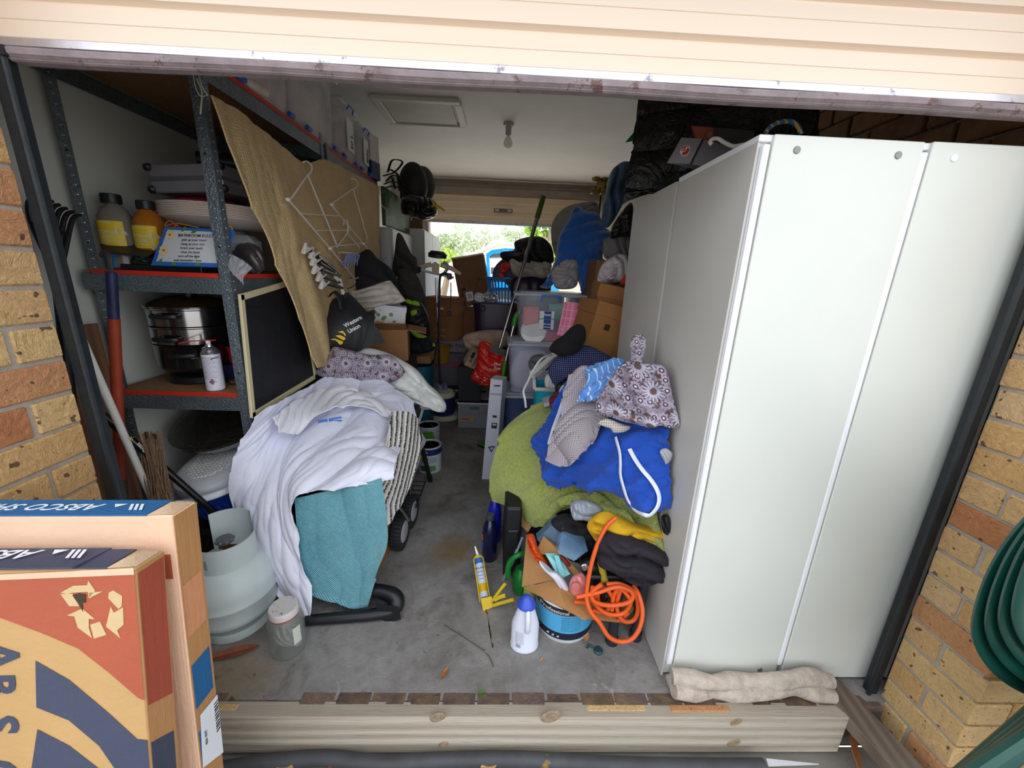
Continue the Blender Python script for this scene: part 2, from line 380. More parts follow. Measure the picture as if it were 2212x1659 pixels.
def pillar(x0, sg, nm, lab):
    """brick pier beside the opening; x0 = reveal plane, sg = direction away from the opening"""
    Y0, Y1 = 0.787, 1.0; g = G(); xa, xb = sorted((x0 + sg * 0.006, x0 + sg * 1.6)); g.box(((xa + xb) / 2, 0.9 - 0.0, 1.2), (xb - xa, 0.2, 2.76)); p = struct(nm, g, M_mort, lab)
    def bx(a, b, y0, y1, z):
        xa, xb = sorted((x0 + sg * a, x0 + sg * b)); brick(p, (xa, y0, z), (xb, y1, z + 0.076), MB)
    for k in range(25):
        z = -0.17 + 0.086 * k + 0.005
        if k % 2 == 0:
            bx(0, 0.11, Y0, Y1, z); xs = 0.12
        else:
            bx(0, 0.23, Y0, Y0 + 0.107, z); bx(0, 0.11, Y0 + 0.117, Y1, z); xs = 0.24
        while xs < (0.5 if sg > 0 else 0.3): bx(xs, xs + 0.23, Y0, Y0 + 0.107, z); xs += 0.24
    return p
pillar(-1.09, -1, 'wall_front', 'tan face-brick pier left of the opening')
pillar(1.36, 1, 'wall_front.001', 'tan face-brick pier right of the opening')
g = G(); g.box((0.135, 0.9, 2.42), (5.6, 0.22, 0.6)); struct('wall_front.002', g, M_mort, 'lintel over the opening')
g = G(); g.box((1.62, 3.6, 1.3), (0.1, 5.2, 2.6)); wr = struct('wall_right', g, M_mort, 'brown brick side wall')
for k in range(9):
    z = 1.68 + 0.086 * k
    for j in range(9):
        y = 1.03 + 0.24 * j + (0.12 if k % 2 else 0); brick(wr, (1.545, y, z), (1.575, y + 0.23, z + 0.076), MBR)
g = G(); g.box((1.46, 4.6, 1.3), (0.18, 3.1, 2.6)); struct('wall_right.001', g, M('rear_render', '#8f877e', 0.85, var=.1), 'rendered rear part of the side wall')
# far wall with its opening
M_bw = M('rear_wall_paint', '#a39b93', 0.8, var=0.08)
g = G(); g.box((-1.36, 6.12, 1.3), (0.6, 0.16, 2.6)); g.box((1.45, 6.12, 1.3), (0.35, 0.16, 2.6)); g.box((0.05, 6.12, 2.42), (3.0, 0.16, 0.36)); struct('wall_back', g, M_bw, 'far wall around the second opening')
g = G(); g.hull([(x, y, z) for x in (-1.1, 1.3) for y, z in ((5.86, 2.41), (5.9, 2.41), (5.86, 2.475), (5.9, 2.475))]); g.box((0.1, 5.95, 2.53), (2.4, 0.04, 0.04)); struct('trim_3', g, M('drum_cover', '#8b8178', 0.6), 'grey batten over the far roller door')
def ribbed(x0, x1, y, z0, z1, pitch, depth, out):
    """pressed roller-door sheet: flat pans stepped by grooves; out = +1 ribs towards +Y"""
    prof = []; z = z0
    while z < z1:
        prof += [(0.0, z), (0.0, z + pitch * .42), (0.0016, z + pitch * .43), (0.0, z + pitch * .445), (0.0, z + pitch * .74), (depth, z + pitch * .80), (depth, z + pitch * .90), (0.0, z + pitch * .985)]; z += pitch
    g = G(); P = np.array([[(x, y + out * d, zz) for d, zz in prof] for x in np.linspace(x0, x1, 12)]); g.surf(P); return g
def doorpaint(name, c, dirt):
    m, t = newmat(name, 0.42, 0, c); co = t.coord('Object', (1, 1, 1)); n = t.noise(co, 26, 6, 0.75, 0.5); o = t.mix(t.ramp(n, ((0.70, 0.0), (0.74, 0.7))), c, dirt)
    o = t.mix(t.ramp(t.noise(co, 1.2, 2), ((0.3, 0.0), (0.7, 0.25))), o, '#ead2c2'); t.col(o); return m
MD = doorpaint('cream_door_paint', '#e3d0bc', '#8a6a48')
d1 = bpy.data.objects.new('door_1', None); COL.objects.link(d1); d1['kind'] = 'structure'; d1['label'] = 'cream ribbed roller door, raised'; d1.location = (0.13, 1.015, 1.76); ROOT['door_1'] = Matrix.Translation((-0.13, -1.015, -1.76))
part(d1, 'curtain', ribbed(-1.09, 1.36, 1.012, 1.797, 2.2, 0.0842, 0.013, 1), MD, ang=20)
g = G(); g.box((0.145, 1.009, 1.79), (2.4, 0.014, 0.018), bev=.002); g.box((0.145, 1.015, 1.797), (2.4, 0.006, 0.006)); part(d1, 'bottom_rail', g, M('mill_aluminium', '#cfcdd4', 0.32, 0.75, var=.12, vs=14, scratch=('#8d8790', 18, .6)))
g = G(); pf = [(1.000, 1.781), (0.997, 1.777), (0.999, 1.768), (1.003, 1.7655), (1.002, 1.7645), (1.006, 1.762), (1.005, 1.7605), (1.010, 1.758), (1.030, 1.758), (1.030, 1.781)]
g.surf(np.array([[(x, y, z + 0.0015 * math.sin(x * 9)) for y, z in pf] for x in np.linspace(-1.045, 1.345, 60)])); part(d1, 'weather_seal', g, M('weather_strip', '#8d8084', 0.75, var=.2, vs=20, scratch=('#6d5552', 22, .58), bump=.4, bs=80), ang=25)
g = G(); g.box((-1.065, 1.005, 1.772), (0.05, 0.02, 0.018)); part(d1, 'end_cap', g, M('black_rubber', '#1b2024', 0.55, var=.2))
d2 = bpy.data.objects.new('door_2', None); COL.objects.link(d2); d2['kind'] = 'structure'; d2['label'] = 'cream ribbed roller door at the far end, half raised'; d2.location = (0.1, 5.95, 2.03); ROOT['door_2'] = Matrix.Translation((-0.1, -5.95, -2.03))
part(d2, 'curtain', ribbed(-1.12, 1.33, 5.95, 2.055, 2.40, 0.0842, 0.024, -1), doorpaint('cream_inner_paint', '#e9d6b8', '#b09a78'), ang=20)
g = G(); g.box((0.1, 5.955, 2.04), (2.44, 0.03, 0.035)); part(d2, 'bottom_rail', g, M('mill_aluminium'))
a = at(1087, 455, 5.93); g = G(); g.box(a, (0.26, 0.02, 0.045), bev=.004); g.box(a + Vector((0, -.012, 0)), (0.09, 0.02, 0.03)); part(d2, 'lock_plate', g, M('lock_steel', '#6d655c', 0.4, 0.7))
for k, x in enumerate((-0.085, 0.085)):
    g = G(); g.box(a + Vector((x, -.012, 0)), (0.055, 0.01, 0.026), bev=.003); part(d2, 'lock_window', g, M('pale_plate', '#c9c0b2', 0.4))
# black guide rails beside the front opening
def rail(x, nm):
    g = G(); g.box((x, 1.02, 0.86), (0.034, 0.03, 1.86), bev=.005); g.tube([(x + (0.019 if x < 0 else -0.019), 1.005, -0.04), (x + (0.019 if x < 0 else -0.019), 1.005, 1.77)], .007, 8)
    struct(nm, g, M('rail_black', '#20262b', 0.5, 0.2, var=.25, vs=30, bump=.5, bs=25), 'black steel door guide')
rail(-1.073, 'trim_1'); rail(1.343, 'trim_2')
# brick edging along the slab
g = G(); g.box((0.13, 0.985, -0.1), (2.42, 0.05, 0.16)); sill = struct('trim_4', g, M('dark_mortar', '#4d4542', .95, bump=.5), 'row of dark edging bricks along the slab edge')
for k in range(21):
    x = -1.08 + 0.1155 * k; brick(sill, (x, 0.962, -0.075 + rb.uniform(-.002, .002)), (x + 0.1125, 1.006, 0.001), MBD)
for x0, x1 in ((-.99, -.80), (0.32, 0.52), (0.60, 0.80)): brick(sill, (x0, 0.944, -0.09), (x1, 0.968, 0.0035), MB)
# ceiling hatch and batten lamp
ht = thing('ceiling_hatch', 'square access hatch with a painted timber frame in the ceiling', 'hatch', (-.68, 3.67, 2.6))
g = G(); g.box((-.68, 3.67, 2.592), (0.52, 0.46, 0.016)); part(ht, 'panel', g, M('hatch_panel', '#c4c0b8', 0.7, var=.06))
for c, d in (((-.68, 3.41, 2.586), (.66, .06, .028)), ((-.68, 3.93, 2.586), (.66, .06, .028)), ((-.98, 3.67, 2.586), (.06, .46, .028)), ((-.37, 3.67, 2.586), (.06, .46, .028))):
    g = G(); g.box(c, d, bev=.006); part(ht, 'frame_batten', g, M('hatch_frame', '#d8d4cc', 0.6, var=.05))
lp = thing('ceiling_lamp', 'bare clear bulb in a white batten holder on the ceiling', 'lamp', (0.02, 3.83, 2.6))
g = G(); g.lathe([(.045, 0), (.047, -.012), (.04, -.022), (.026, -.024), (.024, -.085), (.02, -.09)], (0.02, 3.83, 2.6), 20); part(lp, 'batten_holder', g, M('holder_white', '#b9b2aa', .5))
g = G(); g.lathe([(.014, -.085), (.016, -.1), (.034, -.128), (.04, -.15), (.034, -.175), (.018, -.188), (.001, -.191)], (0.02, 3.83, 2.6), 20); part(lp, 'bulb', g, clear('bulb_glass', '#d6d2c0', .45, .08))
g = G(); g.tube([(.013, 3.83, 2.51), (.008, 3.83, 2.465), (.032, 3.83, 2.465), (.027, 3.83, 2.51)], .0015, 5); part(lp, 'filament_support', g, M('lock_steel'))
# outside, front and back
M_gnd = M('paving', '#7d7870', 0.9, var=.2, vs=4, bump=.4, bs=40)
g = G(); g.box((0, -5.1, -0.27), (30, 12.1, 0.2)); struct('ground', g, M_gnd, 'ground before the garage')
g = G(); g.box((0, 36.2, -0.15), (90, 60, 0.1)); struct('ground.001', g, M('rear_paving', '#c9c4ba', .9, var=.1), 'driveway beyond the far door')
# ================================================================ beyond the far door
def leafcloud(blobs, n, size, seed):
    rs = np.random.RandomState(seed); V = []; F = []; w = np.array([b[3] ** 2 for b in blobs]); w = w / w.sum()
    for i in range(n):
        b = blobs[rs.choice(len(blobs), p=w)]; d = rs.randn(3); d /= np.linalg.norm(d); r = b[3] * (0.55 + 0.5 * rs.rand()); c = np.array(b[:3]) + d * r * np.array((1, 1, .8))
        a = rs.randn(3); a /= np.linalg.norm(a); e = np.cross(a, rs.randn(3)); e /= np.linalg.norm(e); s = size * (0.6 + .8 * rs.rand()); k = len(V)
        V += [c - a * s, c + e * s * .4, c + a * s, c - e * s * .4]; F.append((k, k + 1, k + 2, k + 3))
    return V, F
def tree(px, py, Y, h, w, mat, label, seed, n=2600):
    """crown centred where the photo shows it, trunk down to the ground"""
    c = at(px, py, Y); rs = random.Random(seed); t = thing('gum_tree', label, 'tree', (c.x, Y, -0.1), group=None)
    bl = [(c.x + rs.uniform(-.5, .5) * w, Y + rs.uniform(-.4, .4) * w, c.z + rs.uniform(-.5, .5) * h, rs.uniform(.12, .24) * w) for _ in range(16)]
    g = G(); V, F = leafcloud(bl, n, 0.17, seed); g.add(V, F); part(t, 'crown', g, mat, kind='stuff')
    g = G(); top = (c.x, Y, c.z + h * .2); g.tube([(c.x - .2, Y, -.1), (c.x + .1, Y, c.z * .5), top], [.25, .16, .06], 8, sm=3)
    for b in bl[:8]: g.tube([(c.x, Y, c.z - h * .45), ((c.x + b[0]) / 2 + .1, b[1], (c.z + b[2]) / 2 - .1), b[:3]], [.09, .05, .02], 6, sm=2)
    part(t, 'trunk', g, M('gum_bark', '#9c8c78', .9, var=.2))
def leafm(n, a, b):
    m, t = newmat(n, .7); oi = t.noise(t.coord('Object'), 1.4, 3); t.col(t.ramp(oi, ((.3, a), (.7, b)))); return m
LA = leafm('gum_leaf', '#98ab84', '#c3ceae'); LB = leafm('bright_leaf', '#86ad3e', '#c2d873')
tree(945, 540, 34, 2.4, 3.4, LA, 'pale gum tree just right of the white cabinet, over the car park', 3)
tree(1030, 535, 48, 3.6, 5.0, LA, 'broad hazy gum tree in the middle of the far opening, left of the roof ridge', 5)
tree(1122, 515, 66, 3.6, 5.0, LA, 'grey-green gum tree above the tiled roof', 7)
tree(962, 556, 24, .9, 1.6, LB, 'low yellow-green shrub tree above the garment steamer', 9)
tree(1185, 515, 14, 1.3, 1.3, LB, 'bright green leafy tree at the right of the far opening', 11)
# tiled house roof
hs = thing('house', 'neighbouring house with a pale tiled hip roof', 'house', (3.0, 19.0, -.1))
r0 = at(1072, 522, 19); rl = at(985, 562, 19)
g = G(); g.box((4.2, 21, 1.15), (9.0, 5.5, 2.5)); part(hs, 'wall', g, M('pale_brick', '#d8cdbb', .9))
zt = r0.z; xr = r0.x; ze = zt - 1.6; xe = xr - 2.9
Mt, _t = newmat('roof_tiles', .8)
_c = _t.coord('Object'); _s = _t.new('ShaderNodeSeparateXYZ'); _t.link(_c, _s.inputs[0]); _w = _t.math('FRACT', _t.math('MULTIPLY', _s.outputs['Z'], 7.0))
_t.col(_t.mix(_t.ramp(_w, ((.0, 0.75), (.3, 0.0))), '#d6c9be', '#8d7c72'))
g = G(); g.add([(xr, 21, zt), (xr + 9, 21, zt), (xr + 9.5, 18.0, ze), (xe, 18.0, ze), (xe, 24, ze), (xr + 9.5, 24, ze)], [(0, 1, 2, 3), (0, 3, 4), (0, 4, 5, 1)]); part(hs, 'roof', g, Mt)
g = G(); g.tube([(xr, 21, zt + .03), (xr + 9, 21, zt + .03)], .11, 8); g.tube([(xr, 21, zt + .03), (xe, 18, ze + .03)], .11, 8); part(hs, 'ridge_cap', g, M('ridge_tile', '#cbbcb0', .8))
# blue hatchback with its tailgate up
cr = thing('car', 'bright blue hatchback with a grey-lined tailgate standing open', 'car', (0.6, 9.6, -.1))
MBl = M('car_blue', '#1f9be0', .25, var=.03, coat=.6); MGr = M('car_trim_grey', '#5a636b', .6)
def cq(px, py, Y=8.4): return at(px, py, Y)
g = G(); a, b = cq(1052, 660), cq(1150, 580); g.hull([(x, y, z) for x in (a.x, a.x + 1.55) for y in (8.6, 11.6) for z in (.25, .95)] + [(x, y, 1.45) for x in (a.x + .12, a.x + 1.43) for y in (8.75, 10.4)]); part(cr, 'body', g, MBl)
o = [cq(1050, 548), cq(1062, 540), cq(1090, 536), cq(1150, 538), cq(1150, 620), cq(1051, 622)]
i_ = [cq(1057, 556), cq(1064, 549), cq(1090, 546), cq(1142, 546), cq(1142, 608), cq(1060, 610)]
g = G()
for k in range(6):
    p, q, r, s = o[k], o[(k + 1) % 6], i_[(k + 1) % 6], i_[k]; dy = Vector((0, .07, 0)); g.hull([p, q, r, s, p + dy, q + dy, r + dy, s + dy])
part(cr, 'tailgate', g, MBl)
g = G(); g.hull([cq(1056, 548, 8.43), cq(1145, 544, 8.43), cq(1145, 556, 8.45), cq(1058, 558, 8.45), cq(1056, 548, 8.46), cq(1145, 544, 8.46)]); g.hull([cq(x, y, Y) for x, y in ((1060, 578), (1145, 576), (1145, 596), (1060, 592)) for Y in (8.4, 8.44)]); part(cr, 'tailgate_lining', g, MGr)
g = G(); g.hull([cq(x, y, Y) for x, y in ((1060, 552), (1145, 550), (1145, 580), (1060, 580)) for Y in (8.445, 8.45)]); part(cr, 'rear_window', g, clear('car_glass', '#cfd8d8', .35, .05))
g = G(); g.hull([cq(x, y, Y) for x, y in ((1056, 602), (1150, 598), (1150, 650), (1056, 650)) for Y in (8.45, 8.55)]); part(cr, 'boot_lining', g, M('boot_dark', '#3a4147', .8))
g = G(); g.box(cq(1092, 543, 8.38), (.13, .03, .06), bev=.01); part(cr, 'lamp_unit', g, MBl)
for x in (a.x + .08, a.x + 1.47):
    for y in (9.1, 11.1):
        g = G(); g.lathe([(.18, -.09), (.3, -.09), (.31, 0), (.3, .09), (.18, .09)], (0, 0, 0), 24, TR((x, y, .21), (0, 90, 0)), close=True); part(cr, 'wheel', g, M('black_rubber'))
# ================================================================ wardrobe, sleeper, cartons
MW = M('white_melamine', '#d6d7d1', .38, var=.03, vs=4, scratch=('#b6b6ae', 60, .72)); MWe = M('white_edge', '#e9eaf0', .35, var=.02); MAl = M('strip_grey', '#b9bcc6', .35, .3)
wd = thing('wardrobe', 'tall white two-door wardrobe at the right of the opening', 'wardrobe', (1.02, 1.28, 0))
g = G(); g.box((1.02, 1.285, .855), (.812, .43, 1.69), bev=.002); part(wd, 'carcass', g, MW)
g = G(); g.box((1.02, 1.285, 1.705), (.82, .45, .016), bev=.002); part(wd, 'top_panel', g, MWe)
for k, (x0, x1, h) in enumerate(((.642, 1.015, 1.712), (1.036, 1.432, 1.714))):
    g = G(); g.box(((x0 + x1) / 2, 1.06, .008 + h / 2), (x1 - x0, .018, h - .016), bev=.002); d = part(wd, 'door', g, M('white_door_face', '#d4d6d0', .32, var=.025, vs=3))
    g = G(); g.box((x0 - .014, 1.062, .06 + .82), (.017, .024, 1.62), bev=.003); part(d, 'edge_handle', g, MWe)
    for z in (.05, 1.68):
        for x in (x0 + .06, x1 - .06):
            g = G(); g.lathe([(.001, .002), (.008, .002), (.009, 0)], (0, 0, 0), 12, frame((x, 1.0505, z), (1, 0, 0), (0, 0, 1))); part(d, 'screw_cap', g, M('cap_grey', '#84837c', .4, .4) if not (k == 1 and z > 1) else MWe)
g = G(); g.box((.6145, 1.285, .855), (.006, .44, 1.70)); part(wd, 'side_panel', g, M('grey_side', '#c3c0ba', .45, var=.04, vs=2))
wc = thing('wardrobe', 'second white wardrobe standing back to back behind the front one', 'wardrobe', (1.02, 1.76, 0))
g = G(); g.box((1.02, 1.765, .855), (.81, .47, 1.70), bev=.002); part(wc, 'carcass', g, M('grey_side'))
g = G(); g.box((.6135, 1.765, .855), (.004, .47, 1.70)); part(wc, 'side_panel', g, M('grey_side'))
# rolled old towel under the doors
g = G(); rt = []
for k in range(3):
    P = [(.62 + .07 * i, 1.018 - .012 * k + .008 * math.sin(i * 1.7 + k * 2), .028 + (.03 if k == 1 else 0) + .012 * math.sin(i * 1.1 + k)) for i in range(9)]
    g.tube(P, [.026, .03, .022, .031, .024, .03, .026, .03, .022], 12, sm=5)
solo('floor_rag', g, M('dirty_towel', '#b9aca0', .95, var=.25, vs=25, bump=.9, bs=55, bd=.01, scratch=('#6d5a4a', 12, .62)), 'dirty rolled-up towel pushed against the bottom of the wardrobe doors', 'rag')
# timber sleeper
def woodmat(name, c1, c2, c3, ax, rough=.8, rings=26, bumpk=.5):
    m, t = newmat(name, rough); sc = [14.0, 14.0, 14.0]; sc[ax] = .9; co = t.coord('Object', sc)
    w = t.new('ShaderNodeTexWave'); w.wave_type = 'BANDS'; w.bands_direction = 'XYZ'[(ax + 2) % 3]; w.inputs['Scale'].default_value = .55; w.inputs['Distortion'].default_value = 5.5; w.inputs['Detail'].default_value = 4; w.inputs['Detail Scale'].default_value = 1.1; t.link(co, w.inputs[0])
    n = t.noise(t.coord('Object'), 3, 4); sc2 = [240.0] * 3; sc2[ax] = 12; f = t.noise(t.coord('Object', sc2), 1, 3)
    o = t.mix(w.outputs['Fac'], c1, c2); o = t.mix(t.ramp(n, ((.4, 0.), (.7, .6))), o, c3); o = t.mix(t.ramp(f, ((.2, .6), (.38, 0.))), o, tuple(v * .45 for v in lin(c1)))
    t.col(o); t.bump(t.math('ADD', w.outputs['Fac'], f), bumpk, .004); return m
MSl = woodmat('weathered_pine', '#9c9080', '#bbb0a0', '#aca294', 0)
sl = thing('timber_sleeper', 'weathered pale pine sleeper lying across the threshold', 'timber', (-.05, .952, -.17))
g = G(); g.box((-.05, .9515, -.078), (2.48, .052, .158), bev=.004); part(sl, 'beam', g, MSl)
for px, py, r in ((945, 1550, .018), (1190, 1548, .024), (1590, 1560, .014), (958, 1608, .012), (1585, 1605, .016)):
    a = at(px, py, .9252); g = G(); g.lathe([(.001, .0022), (r * .35, .002), (r * .4, .0004), (r * .7, .0022), (r * .78, .0006), (r, 0)], (0, 0, 0), 20, frame(a, (1, 0, 0), (0, .0, 1)) @ Matrix.Rotation(.5, 4, 'Z') @ Matrix.Diagonal((1.5, 1, 1, 1))); part(sl, 'knot', g, M('pine_knot', '#8f7c66', .85, var=.25, vs=50))
g = G(); g.box((0, 0, 0), (.10, .30, .045), TR((1.245, .90, -.03), (9, 0, 16)), bev=.003); solo('timber_offcut', g, woodmat('grey_timber', '#5d5045', '#74665a', '#645a50', 1), 'grey weathered timber offcut between the sleeper end and the right brick pier', 'timber')
# hose along the front, dry leaves
g = G(); g.tube([atz(x, y, -.135) for x, y in ((430, 1672), (560, 1648), (700, 1638), (830, 1648), (960, 1642), (1120, 1640), (1300, 1650), (1500, 1655), (1650, 1655))], .021, 12, sm=6); solo('rubber_hose', g, M('hose_dark', '#3c3d42', .6, var=.2, vs=15, scratch=('#8a6a2c', 9, .66)), 'dark grey rubber hose lying along the foot of the sleeper', 'hose')
def leaf(a, L, w, yaw, pitch, mat, label, curl=.25, seed=0):
    P = []; n = 9
    for i in range(n):
        t = i / (n - 1); hw = w * math.sin(math.pi * (t * .94 + .03)) ** .8
        P.append([((t - .5) * L, s * hw, curl * L * (t - .5) ** 2 + abs(s) * hw * .35) for s in (-1, -.5, 0, .5, 1)])
    g = G(); g.surf(np.array(P), .0012); m = TR(a, (pitch, 0, yaw)); h = G(); h.add(g.v, g.f, m); return solo('dry_leaf', h, mat, label, 'leaf')
ML = M('leaf_brown', '#9a5f35', .7, var=.25, vs=60); ML2 = M('leaf_rust', '#7b3d24', .7, var=.25, vs=60); ML3 = M('leaf_pale', '#b58a58', .75, var=.25, vs=60)
leaf(atz(1840, 1620, -.12), .12, .03, 55, 50, ML, 'large tan dry leaf standing behind the right end of the sleeper', .3)
leaf(atz(505, 1410, .012), .16, .018, 20, 15, ML2, 'long rusty brown leaf lying at the foot of the gas bottle', .1)
leaf(atz(960, 1455, .008), .05, .008, 62, 5, ML, 'small curled brown leaf on the concrete near the middle of the threshold', .3)
leaf(atz(1040, 1498, .004), .028, .009, 10, 0, M('leaf_green', '#3f6a24', .6), 'little green weed leaf at the slab edge in front of the sleeper', .3)
leaf(atz(1265, 1375, .006), .05, .014, 70, 10, ML3, 'pale brown curled leaf beside the blue pail', .3)
leaf(atz(1170, 1425, .005), .026, .004, 50, 0, ML3, 'tiny straw coloured leaf right of the white jug', .2)
for k, (x, y, L, yw, mm) in enumerate(((540, 1655, .05, 15, ML), (615, 1656, .06, -10, ML3), (715, 1652, .03, 80, ML2), (840, 1656, .05, 30, ML3), (878, 1655, .045, -25, ML), (1055, 1656, .05, 5, ML3))):
    o = leaf(atz(x, y, -.135), L, L * .22, yw, 20, mm, ('%s dry leaf in front of the dark hose, %s in the litter' % (('tan','pale','rusty','pale','tan','pale')[k], ('leftmost','second from the left','third from the left','fourth from the left','fifth from the left','rightmost')[k])), .4); o['group'] = 'leaf litter along the hose'
g = G(); g.hull([atz(x, y, z) for x, y in ((1655, 1638), (1770, 1650), (1660, 1656), (1768, 1652)) for z in (-.13, -.125)]); solo('plastic_strip', g, M('strip_white', '#d8dae0', .5), 'torn white plastic strip at the foot of the sleeper', 'strip')
# --- leaning flat cartons
def cartonmat(name, c, vr=.06):
    m, t = newmat(name, .75); co = t.coord('Object'); sc = t.coord('Object', (160, 160, 6)); n = t.noise(co, 5, 4); f = t.noise(sc, 1, 2)
    o = t.ramp(n, ((.3, tuple(v * (1 - vr) for v in lin(c))), (.7, tuple(min(1, v * (1 + vr)) for v in lin(c))))); t.col(o); t.bump(t.math('ADD', f, t.math('MULTIPLY', t.noise(co, 55, 4, .7), 1.3)), .32, .004); return m
MK = cartonmat('kraft_board', '#b8925f'); MKd = cartonmat('kraft_dark', '#b08050'); MO = cartonmat('print_orange', '#a55036'); MOl = cartonmat('print_faded_orange', '#e0b79a'); MNv = cartonmat('print_navy', '#3a4056'); MBu = cartonmat('print_blue', '#155a8c'); MPl = cartonmat('board_pale', '#d6bf9c'); MIw = M('print_white', '#dfe2ea', .6, var=.05)
MRdk = cartonmat('print_dark_orange', '#9c4630')
def slab_carton(name, label, Yt, zt, xr, T, H, top_mat, face, side, lean):
    """flat carton leaning on the pier: local x to the left edge (0 = right edge, negative left), y thickness (0 = front), z down from the top (negative)"""
    t = thing(name, label, 'carton', (xr, Yt, zt), (lean, 0, 2))
    g = G(); g.box((-.75, T / 2, -H / 2), (1.5, T, H), bev=.003); part(t, 'body', g, face, world=False)
    g = G(); g.box((.0006, T / 2, -H / 2), (.001, T * .98, H * .995)); part(t, 'side_panel', g, side, world=False)
    g = G(); g.box((-.775, T / 2, .001), (1.45, T * 1.0, .003)); part(t, 'top_flap', g, top_mat, world=False)
    g = G(); g.hull([(-.05, 0, .001), (-.002, .004, .001), (-.002, T - .004, .001), (-.04, T, .001), (-.02, T * .5, .014), (-.03, T * .2, .012)]); part(t, 'torn_corner', g, M('torn_board', '#b79c80', .85, bump=.8, bs=90), world=False)
    return t
def dec(t, parent, nm, poly, mat, plane='front', off=.0008, hole=None):
    """flat print on a carton: poly in (x, z) on the front, (y, z) on the side, (x, y) on top"""
    if plane == 'front': poly = [(min(x, -.0015), z) for x, z in poly]
    m = {'front': frame((0, -off, 0), (1, 0, 0), (0, 0, 1)), 'side': frame((off + .001, 0, 0), (0, 1, 0), (0, 0, 1)), 'top': frame((0, 0, off + .003), (1, 0, 0), (0, 1, 0))}[plane]
    g = G(); g.prism(poly, m, .0004); return part(parent, nm, g, mat, world=False)
def local(t, px, py, pl=0.0):
    """pixel -> local (x, z) on the carton's front plane (or its right side when pl='side')"""
    I = ROOT[t.name]; o = I @ Vector(CAM); d = (I.to_3x3() @ Vector(ray(px, py)))
    if pl == 'side': k = -o.x / d.x; q = o + d * k; return (q.y, q.z)
    if pl == 'top': k = -o.z / d.z; q = o + d * k; return (q.x, q.y)
    k = -o.y / d.y; q = o + d * k; return (q.x, q.z)
c2 = slab_carton('flat_carton', 'flat shed carton with a blue top flap, leaning on the left brick pier', .715, .868, -.652, .066, 1.1, MBu, MOl, MKd, -6.5)
bod = c2.children[0]
dec(c2, bod, 'lower_print', [(-1.5, -.085), (-.012, -.085), (-.012, -.14), (-1.5, -.14)], MRdk)
sp = c2.children[1]
L = [local(c2, *p, 'side') for p in ((392, 1420), (452, 1395))]
zb = (L[0][1] + L[1][1]) / 2
dec(c2, sp, 'upper_print', [(.003, -.16), (.058, -.16), (.058, zb + .05), (.003, zb + .05)], cartonmat('print_peach', '#c88a62'), 'side')
dec(c2, sp, 'blue_band', [(.003, zb - .02), (.058, zb - .02), (.058, zb - .13), (.003, zb - .13)], MBu, 'side')
dec(c2, sp, 'blue_band', [(.003, zb - .19), (.058, zb - .19), (.058, zb - .28), (.003, zb - .28)], MBu, 'side')
lb = [local(c2, *p, 'side') for p in ((430, 1545), (467, 1500), (480, 1625), (436, 1659))]
pl_ = dec(c2, c2, 'shipping_label', lb, M('label_white', '#dfe1e8', .5, var=.03), 'side', .0014)
ax = Vector((lb[1][0] - lb[0][0], 0)); w_ = .05
for k in range(11):
    y0 = lb[1][0] - .002 - .012; z0 = lb[1][1] - .012 - .0075 * k; dec(c2, pl_, 'barcode_bar', [(y0, z0), (y0 + .013, z0), (y0 + .013, z0 - .003 - .001 * (k % 3)), (y0, z0 - .003 - .001 * (k % 3))], M('ink_black', '#22242a', .6), 'side', .002)
part(pl_, 'lettering', text_g('2155  M20', (.0042, .016, lb[0][1] - .05), (0, 0, -1), (0, 1, 0), .006), M('ink_black'), world=False)
def flap_text(t, flap, x0, y0, size):
    """maker's name printed so that it reads from behind: upside down from here"""
    part(flap, 'lettering', text_g('ABSCO SHEDS', (x0, y0, .0032), (-1, 0, 0), (0, -1, 0), size, .012, .2, wide=1.15), MIw, world=False)
    for k in range(3):
        b = x0 + .05 + .010 * k; dec(t, flap, 'logo_stroke', [(b, y0), (b + .006, y0), (b + .022, y0 - size), (b + .016, y0 - size)], MIw, 'top')
    dec(t, flap, 'logo_stroke', [(x0 + .018, y0), (x0 + .043, y0), (x0 + .03, y0 - size * .55)], MIw, 'top')
flap_text(c2, c2.children[2], -.165, .044, .026)
c1 = slab_carton('flat_carton', 'flat shed carton with a navy top flap and recycling mark, nearest the viewer', .625, .818, -.658, .064, 1.1, MNv, MK, MKd, -9.5)
bod = c1.children[0]; fl = c1.children[2]; sp = c1.children[1]
g = G(); g.box((-.80, .03, .0055), (1.4, .075, .003), TR((0, 0, 0), (-3, 0, 0))); part(fl, 'loose_lid', g, MNv, world=False); flap_text(c1, fl, -.205, .05, .03)
for o in fl.children:
    if o.name.split('.')[0] in ('lettering', 'logo_stroke'): o.location = (0, 0, .006)
def LP(*ps): return [local(c1, *p) for p in ps]
orange = LP((0, 1333), (90, 1366), (170, 1400), (240, 1455), (300, 1507), (328, 1511), (326, 1222), (318, 1240), (0, 1240))
dec(c1, bod, 'orange_print', orange, MO); dec(c1, bod, 'faded_top', LP((0, 1240), (0, 1252), (316, 1240), (324, 1222), (300, 1226)), MOl, off=.0014)
dec(c1, bod, 'navy_stripe', LP((78, 1427), (150, 1468), (230, 1535), (297, 1596), (327, 1598), (327, 1690), (270, 1690), (215, 1610), (150, 1555), (80, 1527)), MNv)
dec(c1, bod, 'navy_stripe', LP((82, 1575), (150, 1610), (230, 1672), (260, 1700), (60, 1720)), MNv)
q0 = local(c1, 2, 1560)
